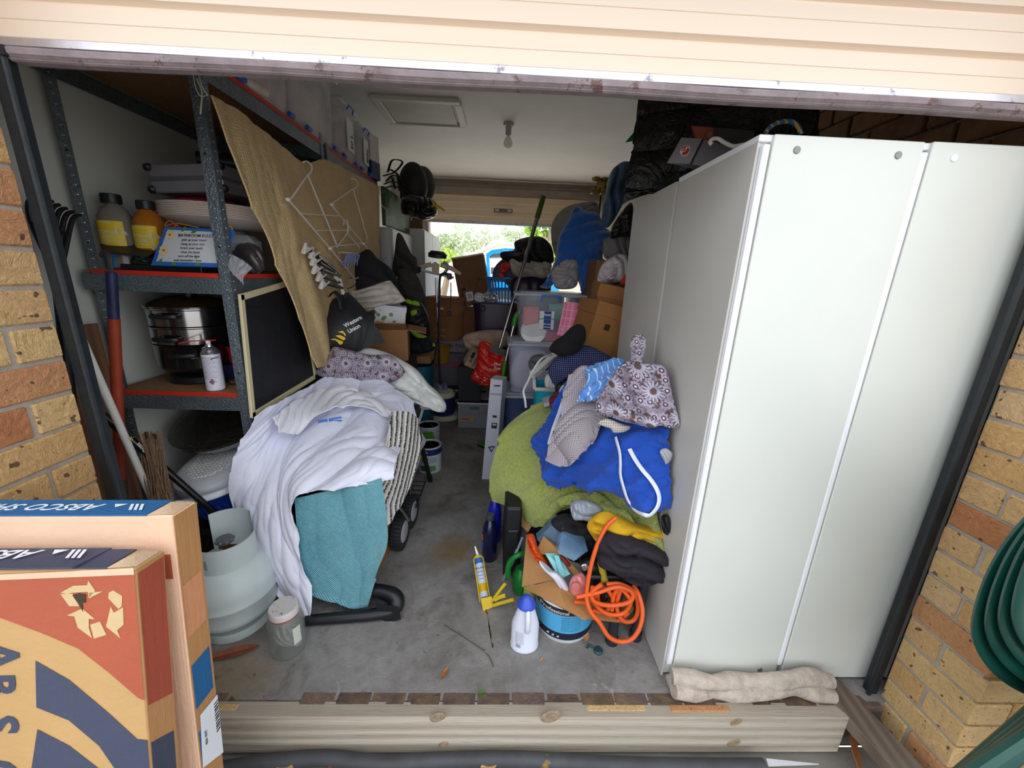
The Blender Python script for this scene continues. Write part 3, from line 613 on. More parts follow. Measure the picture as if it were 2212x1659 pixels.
for s_, (px, py), hh in (('A', (0, 1385), .06), ('R', (0, 1455), .055), ('S', (0, 1545), .06), ('C', (0, 1640), .06)):
    q = local(c1, px, py); part(bod, 'lettering', text_g(s_ if s_ != 'R' else 'B', (q[0] - .03, -.001, q[1]), (0, 0, -1), (1, 0, 0), hh, .04), MNv, world=False)
MTan = cartonmat('mark_tan', '#c4a87c')
for poly in (((133, 1279), (160, 1264), (190, 1263), (193, 1253), (208, 1275), (194, 1290), (192, 1277), (158, 1279), (148, 1282)), ((133, 1282), (159, 1281), (180, 1308), (152, 1308)), ((237, 1279), (246, 1274), (266, 1286), (265, 1308), (258, 1314), (236, 1291)), ((241, 1309), (248, 1322), (268, 1310), (269, 1348), (255, 1360), (262, 1377), (231, 1352)), ((147, 1328), (180, 1313), (207, 1336), (194, 1335), (194, 1354), (201, 1377), (170, 1354), (163, 1330)), ((197, 1348), (218, 1341), (232, 1370), (205, 1378)), ((195, 1279), (224, 1276), (195, 1291))):
    dec(c1, bod, 'recycling_arrow', LP(*poly), MTan, off=.0016)
dec(c1, bod, 'hand_hole', LP((159, 1284), (172, 1280), (187, 1282), (188, 1300), (180, 1300), (182, 1320), (170, 1300)), M('hole_dark', '#3a2c1c', .9), off=.002)
LS = lambda *p: [local(c1, *q, 'side') for q in p]
dec(c1, sp, 'orange_side', [(.003, -.012), (.06, -.012), (.06, LS((383, 1483))[0][1]), (.003, LS((330, 1511))[0][1])], MRdk, 'side')
dec(c1, sp, 'navy_side', [(.003, LS((330, 1598))[0][1]), (.056, LS((378, 1572))[0][1]), (.056, -.95), (.003, -.95)], MNv, 'side')
# ================================================================ shared builders
from mathutils.bvhtree import BVHTree
def drape(gd, target, off=.0015, dr=None):
    """lay a flat print onto a curved surface: push its vertices along dr onto the target"""
    t = BVHTree.FromPolygons([Vector(v) for v in target.v], [list(f) for f in target.f]); out = []
    for v in gd.v:
        v = Vector(v); h = t.ray_cast(v - dr * .5, dr, 1.2); out.append(tuple(h[0] - dr * off) if h[0] else tuple(v))
    gd.v = out; return gd
def view(p): return (Vector(p) - Vector(CAM)).normalized()
def box_thing(name, label, cat, c, d, rot, mat, group=None, flaps=None, bev=.003, tape=None, lid=None, part_name='body'):
    """carton: c = middle of its base, d = w, depth, h"""
    t = thing(name, label, cat, c, rot, group); w, e, h = d
    if flaps:
        for nm, cc, dd in (('side_panel', (-w / 2, 0, h / 2), (.005, e, h)), ('side_panel', (w / 2, 0, h / 2), (.005, e, h)), ('front_panel', (0, -e / 2, h / 2), (w, .005, h)), ('back_panel', (0, e / 2, h / 2), (w, .005, h)), ('bottom_panel', (0, 0, .004), (w, e, .006))):
            g = G(); g.box(cc, dd); part(t, nm, g, mat, world=False)
        for sd, ang, ln in flaps:
            g = G(); m = {'front': TR((0, -e / 2, h), (ang, 0, 0)), 'back': TR((0, e / 2, h), (-ang, 0, 180)) if 0 else TR((0, e / 2, h), (ang, 0, 180)), 'left': TR((-w / 2, 0, h), (ang, 0, -90)), 'right': TR((w / 2, 0, h), (ang, 0, 90))}[sd]
            g.box((0, 0, ln / 2), ((w if sd in ('front', 'back') else e) - .004, .005, ln), m); part(t, 'flap', g, mat, world=False)
    else:
        g = G(); g.box((0, 0, h / 2), d, bev=bev); part(t, part_name, g, mat, world=False)
    if lid:
        g = G(); g.box((0, 0, h - lid / 2 + .002), (w + .012, e + .012, lid), bev=.002); part(t, 'lid', g, mat, world=False)
    if tape:
        g = G(); g.box((0, -e / 2 - .0006, h * .5), (.05, .001, h)); g.box((0, 0, h + .0006), (.05, e, .001)); part(t, 'tape', g, tape, world=False)
    return t
def front_print(t, par, g_or_s, x, z, size, mat, d, bold=.01, rot=0, align='CENTER', shear=0, y=None):
    a = R_(rot); part(par, 'lettering', text_g(g_or_s, (x, (-d[1] / 2 if y is None else y) - .0015, z), (math.cos(a), 0, math.sin(a)), (-math.sin(a), 0, math.cos(a)), size, bold, shear, align), mat, world=False)
def kid(t, nm):
    return [o for o in t.children if o.name.split('.')[0] == nm][0]
# galvanised metal with spangle
def galv(name, c, b):
    m, t = newmat(name, .38, .55, c); co = t.coord('Object'); v = t.new('ShaderNodeTexVoronoi'); v.inputs['Scale'].default_value = 150; t.link(co, v.inputs['Vector'])
    o = t.mix(t.ramp(v.outputs['Distance'], ((.1, 0.), (.6, 1.))), c, b); o = t.mix(t.ramp(t.noise(co, 5, 3), ((.4, 0.), (.7, .4))), o, tuple(x * .6 for x in lin(c))); t.col(o)
    t.bump(t.math('ADD', v.outputs['Distance'], t.noise(co, 90, 3)), .6, .003); return m
MZ = galv('hammered_steel', '#566068', '#7f8b94'); MChip = M('particle_board', '#8f6a48', .85, var=.2, vs=60); MRed = M('red_edge', '#c8321f', .5, var=.1)
MBlk = M('black_plastic', '#17191c', .42, var=.15); MWh = M('white_plastic', '#e4e2e0', .4, var=.04); MCh = M('chrome', '#d8d8d8', .12, 1.0, var=0); MDk = M('dark_void', '#101114', .8)
# ================================================================ steel shelving along the left wall
def shelving(y0, y1, label, levels, z_top, skew=0.0, dots=True):
    xl, xr = -1.535, -1.0; t = thing('shelving_unit', label, 'shelves', (-1.25, (y0 + y1) / 2, 0))
    for x, y, sx, sy in ((xl, y0 + skew, 1, 1), (xr, y0, -1, 1), (xl, y1, 1, -1), (xr, y1, -1, -1)):
        g = G(); g.box((x + sx * .019, y, z_top / 2), (.038, .0025, z_top)); g.box((x, y + sy * .016, z_top / 2), (.0025, .032, z_top)); p = part(t, 'post', g, MZ)
        if dots and y < y1 - .1:
            g = G(); h = G(); z = .06
            while z < z_top - .03:
                h.box((x + sx * .02, y - .0022, z), (.012, .003, .005), bev=.0012); h.box((x - sx * .0022, y + sy * .018, z), (.003, .009, .005), bev=.0012); z += .031
            part(p, 'keyhole_tabs', h, M('tab_steel', '#aab2b8', .3, .8), kind='stuff')
            g = G(); 
            for z in (.42, .95, 1.42, 1.72): g.lathe([(.004, .001), (.004, 0)], (0, 0, 0), 10, frame((x + sx * .02, y - .0024, z), (1, 0, 0), (0, 0, 1)))
            part(p, 'bolt_hole', g, MDk)
    for z in levels:
        g = G(); g.box(((xl + xr) / 2, (y0 + y1) / 2, z - .007), (xr - xl - .012, y1 - y0 - .012, .012)); b = part(t, 'shelf_board', g, MChip)
        g = G(); g.box(((xl + xr) / 2, y0 + .004, z - .007), (xr - xl - .085, .006, .0165)); part(b, 'edge_strip', g, MRed)
        g = G(); g.box((xr - .002, (y0 + y1) / 2, z - .007), (.006, y1 - y0 - .07, .0165)); part(b, 'edge_strip', g, MRed)
        for c, d in (((((xl + xr) / 2), y0 + .004, z - .045), (xr - xl - .006, .004, .058)), (((xl + xr) / 2, y1 - .004, z - .045), (xr - xl - .006, .004, .058)), ((xl + .004, (y0 + y1) / 2, z - .045), (.004, y1 - y0 - .006, .058)), ((xr - .004, (y0 + y1) / 2, z - .045), (.004, y1 - y0 - .006, .058))):
            g = G(); g.box(c, d); part(t, 'beam', g, MZ)
    return t
ZM, ZL, ZT = 1.325, .865, 2.02
shelving(1.53, 2.46, 'grey hammered steel shelving unit with red shelf edges nearest the opening', (ZL, ZM, ZT), 2.06, .04)
shelving(2.50, 3.44, 'second grey steel shelving unit farther in, behind the tan curtain', (.25, ZL, ZM, ZT), 2.03, 0, False)
# ---------------------------------------------------------------- on the upper shelf
def bottle(name, label, c, prof, mat, cap, capmat, cat='bottle', group=None, n=28):
    t = thing(name, label, cat, c, group=group); g = G(); g.lathe(prof, c, n); part(t, 'body', g, mat); g = G(); g.lathe(cap, c, n); part(t, 'cap', g, capmat); return t
MYl = M('label_yellow', '#e2c21a', .5, var=.05); MBk = M('ink_black'); MTw = M('ink_white', '#f0efec', .5, var=0)
def oil(label, c, sc, liq, full):
    r = .054 * sc; H = .25 * sc
    body = [(r * .8, 0), (r, .008), (r, H * .62), (r * .93, H * .74), (r * .7, H * .86), (r * .42, H * .92), (r * .36, H * .95)]
    t = bottle('lamp_oil_bottle', label, c, body, liq, [(r * .52, H * .93), (r * .56, H * .935), (r * .55, H * 1.05), (r * .5, H * 1.06), (.001, H * 1.06)], MBlk)
    g = G(); g.lathe([(r * 1.015, H * .34), (r * 1.015, H * .68)], c, 20, a0=-150, a1=-30); l = part(t, 'label', g, MYl)
    for k, (s_, z, h) in enumerate((('Citronella', .50, .018), ('CLASSIC', .43, .012), ('LAMP & TORCH OIL', .385, .007), ('CAUTION', .63, .008))):
        gg = text_g(s_, (c[0], c[1] - r * 1.3, c[2] + H * z), (1, 0, 0), (0, 0, 1), h * sc, .02, align='CENTER'); cyl = G(); cyl.lathe([(r * 1.02, 0), (r * 1.02, H)], c, 40); drape(gg, cyl, .0005, Vector((0, 1, 0))); part(l, 'lettering', gg, MTw)
    g = G(); g.lathe([(r * 1.012, H * .04), (r * 1.012, H * .24)], c, 12, a0=-130, a1=-70); part(t, 'hazard_label', g, M('label_blue', '#2a86c8', .5))
    return t
oil('clear bottle of citronella lamp oil with yellow label, beside the left shelf post', (-1.465, 1.64, ZM), 1.02, clear('oil_clear', '#8d8a7c', .72, .15), 0)
oil('amber bottle of citronella lamp oil with black cap and yellow label', (-1.36, 1.66, ZM), .96, M('oil_amber', '#a8641c', .15, var=.25, vs=10), 1)
p = at(352, 485, 1.74); box_thing('flat_box', 'bright red box behind the bathroom plaque on the shelf', 'box', (p.x, 1.76, ZM), (.12, .05, .19), (0, 0, -8), M('red_box', '#cf2a1c', .45))
tb = [box_thing('plastic_tub', lb, 'tub', (x, y, ZM), (w, .12, .15), (0, 0, rz), clear('tub_clear', '#cfd6dc', .35), bev=.02) for lb, x, y, w, rz in (('clear plastic punnet beside the red box', -1.2, 1.70, .10, 0), ('clear plastic punnet under the right rim of the white plates', -1.07, 1.74, .12, 10))]
pl = thing('plate_stack', 'stack of large cream plastic platters under the aluminium case', 'plates', (-1.20, 1.84, ZM + .175)); MPt = M('cream_plate', '#e2d5cb', .4, var=.03)
for k in range(9):
    g = G(); z = ZM + .175 + .006 * k; g.lathe([(.05, z), (.15, z + .004), (.205, z + .03), (.213, z + .034), (.213, z + .036), (.2, z + .034), (.14, z + .008), (.001, z + .006)], (-1.20, 1.84, 0), 40); part(pl, 'plate', g, MPt)
g = G(); g.lathe([(.03, ZM + .01), (.06, ZM + .01), (.075, ZM + .173), (.03, ZM + .173)], (-1.20, 1.86, 0), 20); solo('plastic_tub', g, clear('tub_clear'), 'round clear punnet carrying the stack of platters', 'tub')
g = G(); g.lathe([(.15, 0), (.14, .02), (.09, .035), (.001, .04)], (-1.24, 1.84, ZM + .255), 24); solo('food_bag', g, M('red_film', '#a02a3c', .35, var=.4, vs=14), 'red film packet lying on the cream platters', 'packet')
cs = thing('aluminium_case', 'silver aluminium tool case with black corners lying on the platters', 'case', (-1.19, 1.90, ZM + .296), (0, -2, -7)); MAC = M('case_alu', '#9a97a2', .32, .5, var=.06)
for z0, h in ((0, .045), (.055, .045)):
    g = G(); g.box((0, 0, z0 + h / 2), (.30, .42, h), bev=.004); part(cs, 'shell', g, MAC, world=False)
g = G(); g.box((0, 0, .05), (.296, .416, .012)); part(cs, 'seam', g, M('case_groove', '#6f7075', .4, .4), world=False)
for x in (-.148, .148):
    for y in (-.208, .208):
        for z in (.012, .09):
            g = G(); g.box((x, y, z), (.03, .03, .026), bev=.008); part(cs, 'corner_guard', g, MBlk, world=False)
for y in (-.1, .1):
    g = G(); g.box((.153, y, .05), (.006, .03, .05), bev=.002); part(cs, 'latch', g, MCh, world=False)
g = G(); g.tube([(.152, -.04, .03), (.18, -.04, .03), (.18, .04, .03), (.152, .04, .03)], .006, 8); part(cs, 'handle', g, MBlk, world=False)
dr = thing('power_drill', 'dark cordless drill lying on top of the aluminium case', 'drill', (-1.15, 1.85, ZM + .40), (0, 0, 20))
g = G(); g.tube([(-.1, 0, .04), (.06, 0, .04), (.1, 0, .04)], [.03, .034, .022], 14); part(dr, 'body', g, MBlk, world=False); g = G(); g.tube([(.1, 0, .04), (.15, 0, .04)], [.018, .012], 12); part(dr, 'chuck', g, M('brass', '#9a7a3c', .3, .9), world=False)
g = G(); g.box((-.06, .05, .02), (.05, .1, .036), bev=.01); part(dr, 'grip', g, MBlk, world=False)
# bathroom plaque
q = [at(356, 489, 1.60), at(504, 497, 1.58), at(481, 577, 1.545), at(326, 573, 1.555)]
pq = thing('plaque', 'white wall plaque with frangipani border, a blue edge and bathroom rhyme', 'plaque', q[3]); MPq = M('plaque_white', '#d5d7dc', .5, var=.03); MPb = M('plaque_blue', '#2d6bc0', .5, var=.1)
nrm = (q[1] - q[0]).cross(q[3] - q[0]).normalized(); nrm = nrm if nrm.y < 0 else -nrm
g = G(); g.hull(q + [v - nrm * .009 for v in q]); part(pq, 'board', g, MPb)
def pqp(u, v, o=.001):
    return (q[3] * (1 - u) + q[2] * u) * (1 - v) + (q[0] * (1 - u) + q[1] * u) * v + nrm * o
g = G(); g.hull([pqp(u, v, o) for u in (.06, .94) for v in (.1, .92) for o in (.0, .0012)]); part(pq, 'face', g, MPq)
xd = (q[2] - q[3]).normalized(); yd = (q[0] - q[3])
for k, s_ in enumerate(('BATHROOM RULES', 'pick up your towel', 'hang up your mat', 'brush your teeth', 'rinse the basin', 'turn off the light', 'and remember i love')):
    part(pq, 'lettering', text_g(s_, pqp(.5, .76 - .107 * k, .003), xd, yd, .0085 if k else .0105, .005, .15, 'CENTER'), M('ink_black'))
MPe = M('petal_cream', '#ecd2a0', .6, var=.1); MLf = M('paint_leaf', '#4b8a3a', .6, var=.2)
for (u, v, s) in ((.13, .78, .017), (.12, .38, .019), (.92, .66, .018), (.95, .4, .014)):
    for k in range(5):
        a = k * 1.257 + u * 9; c = pqp(u, v, .003); m = frame(c, xd, yd); g = G(); g.prism([(s * .62 * math.cos(a) + s * .42 * math.cos(b) * 1.0, s * .62 * math.sin(a) + s * .42 * math.sin(b)) for b in np.linspace(0, 6.283, 10, False)], m, .0006 + .0002 * k); part(pq, 'petal', g, MPe)
    g = G(); g.lathe([(.003, .0022), (.003, 0)], (0, 0, 0), 8, frame(pqp(u, v, .003), xd, yd)); part(pq, 'flower_eye', g, M('eye_rust', '#9a4a24'))
for (u, v, r) in ((.14, .95, 20), (.3, .95, 60), (.46, .9, 30), (.9, .86, 100), (.12, .1, 70), (.32, .05, -20), (.66, .05, 20), (.95, .1, 60)):
    g = G(); a = R_(r); m = frame(pqp(u, v, .003), xd * math.cos(a) + yd.normalized() * math.sin(a), yd.normalized() * math.cos(a) - xd * math.sin(a)); g.prism([(-.014, 0), (-.004, .0055), (.006, .004), (.014, 0), (.006, -.004), (-.004, -.0055)], m, .0006); part(pq, 'painted_leaf', g, MLf)
g = G(); g.tube([pqp(.2, 1.02, 0), pqp(.08, 1.12, .01), pqp(.02, 1.0, .004), pqp(.2, 1.06, .012), pqp(.5, 1.01, .002)], .0018, 6, sm=5); g.tube([pqp(.8, 1.0, 0), pqp(.9, 1.15, .01), pqp(1.0, 1.0, .004), pqp(.85, 1.05, .012), pqp(.97, .85, .005)], .0018, 6, sm=5); part(pq, 'twine_loop', g, M('twine', '#a8824a', .9))
p = at(350, 582, 1.575); box_thing('flat_box', 'flat black box under the plaque on the shelf edge', 'box', (p.x - .01, 1.66, ZM), (.29, .16, .022), (0, 0, 2), MBlk)
a, b = at(220, 532, 1.60), at(335, 545, 1.60); g = G(); g.hull([Vector(v) + Vector((0, 0, z)) for v in (at(216, 531, 1.58), at(245, 522, 1.66), at(300, 520, 1.7), at(338, 545, 1.62), at(320, 556, 1.56), at(240, 548, 1.53)) for z in (0, .006)]); solo('griddle_plate', g, M('griddle', '#2b2623', .5, .3), 'dark flat griddle plate resting across the shelf in front of the bottles', 'pan')
MFilm = clear('cling_film', '#c6c6cc', .35, .15)
g = pillow([(492, 560), (505, 530), (530, 522), (560, 535), (572, 565), (560, 588), (520, 590)], 1.70, .04, .04, ((.008, .05, 40, 1),), 3); solo('clothes_bag', g, M('bag_dark', '#3a3335', .35, var=.25, vs=20, coat=.4), 'dark cloth in a shiny plastic bag at the right end of the shelf', 'bag')
g = cloth([[(490, 545, 1.56), (520, 560, 1.55), (545, 580, 1.55)], [(495, 580, 1.525), (515, 590, 1.52), (528, 598, 1.52)], [(512, 600, 1.515), (520, 608, 1.512), (527, 616, 1.512)]], ((.004, .02, 20, 1),), 24, 24, .001); solo('plastic_wrap', g, MFilm, 'torn clear plastic wrap hanging over the shelf edge beside the post', 'wrap')
g = pillow([(268, 562), (290, 548), (340, 545), (372, 560), (360, 578), (280, 580)], 1.63, .03, .02, ((.006, .04, 60, 1),), 5); solo('clothes_bag', g, M('bag_black', '#22211f', .25, var=.3, vs=30, coat=.5), 'crumpled black plastic bag under the griddle plate', 'bag')
# ---------------------------------------------------------------- on the lower shelf
st = thing('steamer_pot', 'two-tier stainless steamer on a black pot with domed lid', 'pot', (-1.32, 1.74, ZL)); c = (-1.32, 1.74, ZL); MSt = M('stainless', '#b9b9bc', .16, 1.0, var=.08, vs=3); MEn = M('black_enamel', '#141416', .2, coat=.5)
g = G(); g.lathe([(.10, 0), (.115, .006), (.115, .028), (.085, .04)], c, 36); part(st, 'stand', g, MBlk)
g = G(); g.lathe([(.085, .04), (.12, .05), (.142, .075), (.146, .165), (.15, .17)], c, 40); part(st, 'pot', g, MEn)
for z in (.172, .245):
    g = G(); g.lathe([(.142, z), (.146, z + .002), (.147, z + .064), (.152, z + .068), (.152, z + .071), (.146, z + .071)], c, 40); part(st, 'steamer_tier', g, MSt)
g = G(); g.lathe([(.155, .318), (.156, .324), (.14, .338), (.08, .358), (.001, .364)], c, 40); ld = part(st, 'lid', g, MSt)
g = G(); g.lathe([(.032, .36), (.034, .372), (.02, .376), (.018, .385), (.032, .392), (.034, .404), (.02, .41), (.001, .41)], c, 20); part(ld, 'knob', g, MBlk)
for z, a in ((.135, -70), (.20, -88), (.29, -85)):
    x, y = math.cos(R_(a)), math.sin(R_(a)); o = Vector((c[0] + x * .145, c[1] + y * .145, c[2] + z)); s = Vector((-y, x, 0)); n_ = Vector((x, y, 0))
    g = G(); g.tube([o - s * .045, o - s * .042 + n_ * .025, o + n_ * .034, o + s * .042 + n_ * .025, o + s * .045], .009, 8, sm=3, flat=.7); part(st, 'handle', g, MBlk)
p = at(464, 855, 1.565); sc_ = thing('spray_can', 'white aerosol can with a red straw nozzle on the lower shelf', 'spray can', (p.x, 1.58, ZL)); c = (p.x, 1.58, ZL)
g = G(); g.lathe([(.028, 0), (.0325, .004), (.0325, .148), (.0315, .152)], c, 28); bd = part(sc_, 'can', g, M('can_white', '#dcd8e6', .35, var=.03)); g = G(); g.lathe([(.033, .15), (.034, .155), (.028, .163), (.024, .172), (.014, .178), (.013, .184)], c, 28); part(sc_, 'dome', g, M('tinplate', '#c9c9cc', .25, .9))
g = G(); g.lathe([(.007, .184), (.007, .2), (.005, .204), (.001, .204)], c, 14); g.box((c[0], c[1] - .004, c[2] + .195), (.012, .014, .014), bev=.003); part(sc_, 'nozzle', g, MWh); g = G(); g.tube([(c[0] - .1, c[1] - .02, c[2] + .19), (c[0] - .05, c[1] - .012, c[2] + .2), (c[0] + .03, c[1], c[2] + .204)], .002, 6, sm=4); part(sc_, 'straw', g, M('straw_red', '#d8392a', .4))
cyl = G(); cyl.lathe([(.033, 0), (.033, .15)], c, 40)
for k in range(14):
    gg = text_g(('PAINTED METAL CARE 300g', 'shake can well before use', 'keep away from heat and flame')[k % 3], (c[0], c[1] - .05, c[2] + .135 - .0065 * k), (1, 0, 0), (0, 0, 1), .003 if k else .0045, .01, align='CENTER'); part(bd, 'lettering', drape(gg, cyl, .0004, Vector((0, 1, 0))), M('ink_grey', '#6a6478', .6))
gg = G(); gg.prism([(-.012, 0), (0, -.012), (.012, 0), (0, .012)], frame((c[0] + .012, c[1] - .05, c[2] + .04), (1, 0, 0), (0, 0, 1)), .0004); part(bd, 'hazard_diamond', drape(gg, cyl, .0006, Vector((0, 1, 0))), M('diamond_red', '#c03a34', .5))
gg = G(); gg.prism([(-.008, 0), (0, -.008), (.008, 0), (0, .008)], frame((c[0] + .012, c[1] - .05, c[2] + .04), (1, 0, 0), (0, 0, 1)), .0004); part(bd, 'hazard_symbol', drape(gg, cyl, .001, Vector((0, 1, 0))), M('diamond_grey', '#8a8a8e', .5))
p = at(517, 785, 1.72); g = G(); g.lathe([(.045, 0), (.05, .004), (.056, .075), (.053, .075), (.046, .006), (.001, .006)], (p.x, 1.75, p.z), 28); solo('plastic_cup', g, M('cup_red', '#c3202a', .35), 'red plastic cup on the dark tub behind the shelf post', 'cup')
g = G(); g.frus((p.x + .01, 1.76, ZL), (.14, .14), (.17, .17), p.z - ZL); solo('plastic_tub', g, M('tub_navy', '#1d2350', .4), 'dark blue tub under the red cup', 'tub')
p = at(525, 698, 1.9); b_ = box_thing('flat_box', 'blue insect-repellent box on the lower shelf behind the fly screen', 'box', (p.x + .03, 1.93, ZL + .27), (.16, .1, .035), (0, 0, 0), M('box_blue', '#1f55b5', .4)); front_print(b_, kid(b_, 'body'), '12 Mosquito', .0, .012, .014, MTw, (.16, .1, .035))
p = at(520, 740, 1.95); box_thing('blister_pack', 'clear pack with a sky-blue card under the blue box', 'box', (p.x + .05, 1.96, ZL), (.14, .11, .268), (0, 0, 0), M('card_sky', '#4aa8e0', .5)); p = at(508, 735, 1.85); g = G(); g.lathe([(.03, 0), (.035, .1), (.03, .2), (.018, .23), (.001, .235)], (p.x, 1.87, ZL + .03), 20); solo('plastic_bottle', g, clear('pack_clear', '#d8d4e2', .6), 'frosted bottle beside the sky-blue card', 'bottle')
p = at(505, 660, 2.05); bk = thing('wicker_basket', 'dark woven basket on the lower shelf, right behind the post', 'basket', (-1.16, 2.15, ZL)); g = G(); g.frus((-1.16, 2.15, ZL), (.2, .2), (.26, .26), .36); part(bk, 'body', g, M('basket_dark', '#2a2622', .8, bump=.8, bs=60))
g = G(); g.tube([(-1.29, 2.02, ZL + .36), (-1.03, 2.02, ZL + .36), (-1.03, 2.28, ZL + .36), (-1.29, 2.28, ZL + .36)], .012, 8, closed=True); part(bk, 'rim', g, M('basket_rim', '#3a342c', .7))
p = at(538, 838, 1.62); g = G(); g.lathe([(.032, 0), (.033, .004), (.033, .018), (.03, .022), (.001, .022)], (p.x - .03, 1.66, ZL), 24); solo('jar_lid', g, MWh, 'round white jar lid on the lower shelf behind the screen frame', 'lid')
g = G(); g.tube([(p.x - .09, 1.65, ZL + .012), (p.x - .07, 1.65, ZL + .012)], [.012, .008], 12); g.box((p.x - .085, 1.65, ZL + .02), (.03, .012, .01)); solo('brass_tap', g, M('brass'), 'small brass tap fitting beside the white jar lid', 'tap')
# ---------------------------------------------------------------- under the shelves
g = G(); g.box((-1.20, 1.72, .10), (.46, .30, .19), bev=.02); solo('storage_crate', g, M('crate_black', '#1a1b1e', .6), 'dark crate on the floor carrying the blue cooler', 'crate')
cl = thing('water_cooler', 'tilted blue and white picnic cooler jug with a swing handle', 'cooler', (-1.225, 1.66, .43), (17, -13, 0)); MBc = M('cooler_blue', '#1748b8', .35, var=.04); MWc = M('cooler_white', '#d6dae2', .4, var=.03)
g = G(); g.lathe([(.13, -.22), (.145, -.21), (.172, -.02), (.175, .04)], (0, 0, 0), 40); part(cl, 'body', g, MBc, world=False)
g = G(); g.lathe([(.178, .04), (.18, .05), (.172, .085), (.14, .10), (.12, .098), (.001, .098)], (0, 0, 0), 40); lid = part(cl, 'lid', g, MWc, world=False)
g = G()
for k in range(13):
    u = -.10 + k * .0166; w = math.sqrt(max(0, .112 ** 2 - u * u)); g.box((u, 0, .101), (.006, 2 * w, .006)); g.box((0, u, .101), (2 * w, .006, .006))
part(lid, 'grip_ribs', g, MWh, world=False)
g = G(); g.tube([(-.185, 0, -.02), (-.18, -.08, .02), (-.10, -.19, .06), (0, -.215, .07), (.10, -.19, .06), (.18, -.08, .02), (.185, 0, -.02)], .014, 8, sm=4, flat=.5); part(cl, 'handle', g, MWc, world=False)
for k in range(7):
    a = R_(-120 + k * 10); g = G(); g.box((0, 0, 0), (.016, .008, .07), TR((.172 * math.cos(a), .172 * math.sin(a), -.06), (0, 0, math.degrees(a) + 90)), bev=.003); part(cl, 'body_rib', g, MBc, world=False)
# foil roasting tray in film
g0 = at(415, 945, 1.62); tr = thing('foil_tray', 'large oval foil roasting tray in black shrink film on top of the cooler', 'tray', (-1.25, 1.72, .655), (27, -8, -6)); MFo = M('foil', '#b9bcc4', .22, .9, bump=.5, bs=30)
g = G(); g.lathe([(.16, -.045), (.20, -.03), (.222, .012), (.235, .016), (.235, .02), (.22, .016), (.19, -.03), (.001, -.038)], (0, 0, 0), 48, sy=.72); part(tr, 'tray', g, MFo, world=False)
m_, t_ = newmat('shrink_film', .12, 0, '#1d1a18'); co = t_.coord('Object', (14, 60, 14)); n_ = t_.noise(co, 1.6, 4, .6, 1.0); t_.bump(n_, .9, .02); t_.b.inputs['Coat Weight'].default_value = .6
g = G(); g.lathe([(.238, .012), (.236, .024), (.2, .03), (.1, .022), (.001, .02)], (0, 0, 0), 48, sy=.72); part(tr, 'film', g, m_, world=False)
# gas bottle
c = atz(505, 1385); c = Vector((-1.005, 1.29, 0)); gb = thing('gas_bottle', 'pale grey-green gas bottle with a valve collar', 'gas bottle', c); MGb = M('gas_paint', '#bcc6c6', .42, var=.06, vs=5, scratch=('#6d6a62', 30, .76)); r = .15
g = G(); g.lathe([(.10, 0), (.115, .002), (.112, .04)], c, 40); part(gb, 'foot_ring', g, MGb)
g = G(); g.lathe([(.06, .03)] + [(r * math.sin(a), .12 - .085 * math.cos(a)) for a in np.linspace(.5, 1.57, 8)] + [(r, .175), (r + .002, .178), (r + .002, .186), (r, .19)] + [(r * math.cos(a) ** .8 if a < 1.5 else .001, .22 + .135 * math.sin(a)) for a in np.linspace(0, 1.57, 14)], c, 48); bd = part(gb, 'tank', g, MGb)
g = G(); R = .098
for a0, a1, z0, z1 in ((-160, 20, .33, .352), (-160, -128, .352, .40), (-92, 20, .352, .40), (-160, 20, .40, .44), (60, 150, .33, .50)):
    g.lathe([(R, z0), (R, z1), (R - .004, z1), (R - .004, z0)], c, 30, a0=a0, a1=a1, close=True)
part(gb, 'collar', g, MGb)
g = G(); g.lathe([(.012, .355), (.014, .40), (.01, .41)], c, 14); g.tube([(c[0] - .02, c[1], .385), (c[0] + .05, c[1], .385)], .011, 10); vv = part(gb, 'valve', g, M('brass'))
g = G()
for k in range(8): a = k * .785; g.box((c[0] + .024 * math.cos(a), c[1] + .024 * math.sin(a), .418), (.016, .016, .018), bev=.005)
g.lathe([(.026, .409), (.026, .428), (.001, .43)], c, 16); part(vv, 'handwheel', g, M('wheel_grey', '#5d6168', .5))
cyl = G(); cyl.lathe([(r + .003, 0), (r + .003, .3)], c, 60)
for k in range(3): gg = text_g(('TARE 9.2 kg', 'TEST 06 14', 'LPG GAS ONLY')[k], (c[0] - .07, c[1] - .22, .235 - .014 * k), (1, 0, 0), (0, 0, 1), .007, .0); part(bd, 'lettering', drape(gg, cyl, .0005, Vector((0, 1, 0))), M('stamp_grey', '#7f8b8c', .6))
gb.scale = (1, 1, .88)
# jar
c = Vector((-.745, 1.165, 0)); jr = thing('glass_jar', 'large glass jar with a dirty white lid and crumpled film inside', 'jar', c)
g = G(); g.lathe([(.045, 0), (.056, .008), (.06, .03), (.06, .125), (.054, .15), (.044, .165)], c, 36); gl = part(jr, 'glass', g, clear('jar_glass', '#9aa09a', .38, .05))
g = G(); g.lathe([(.047, .163), (.049, .165), (.049, .188), (.046, .192), (.001, .192)], c, 36); part(jr, 'lid', g, M('lid_dirty', '#cfc8c4', .5, var=.1, scratch=('#6a5b52', 25, .6)))
g = pillow([(c.x - .045, c.y, .02), (c.x - .045, c.y, .09), (c.x - .01, c.y, .115), (c.x + .04, c.y, .1), (c.x + .045, c.y, .02)], 0, .035, .035, ((.01, .03, 50, 1),), 4, px=False); part(jr, 'crumpled_film', g, M('film_grey', '#9a9a94', .2, var=.3, vs=40, coat=.6))
g = G(); g.lathe([(.0605, .06), (.0605, .13)], c, 8, a0=-42, a1=-15); part(gl, 'label', g, M('jar_label', '#c9cabf', .5, var=.1))
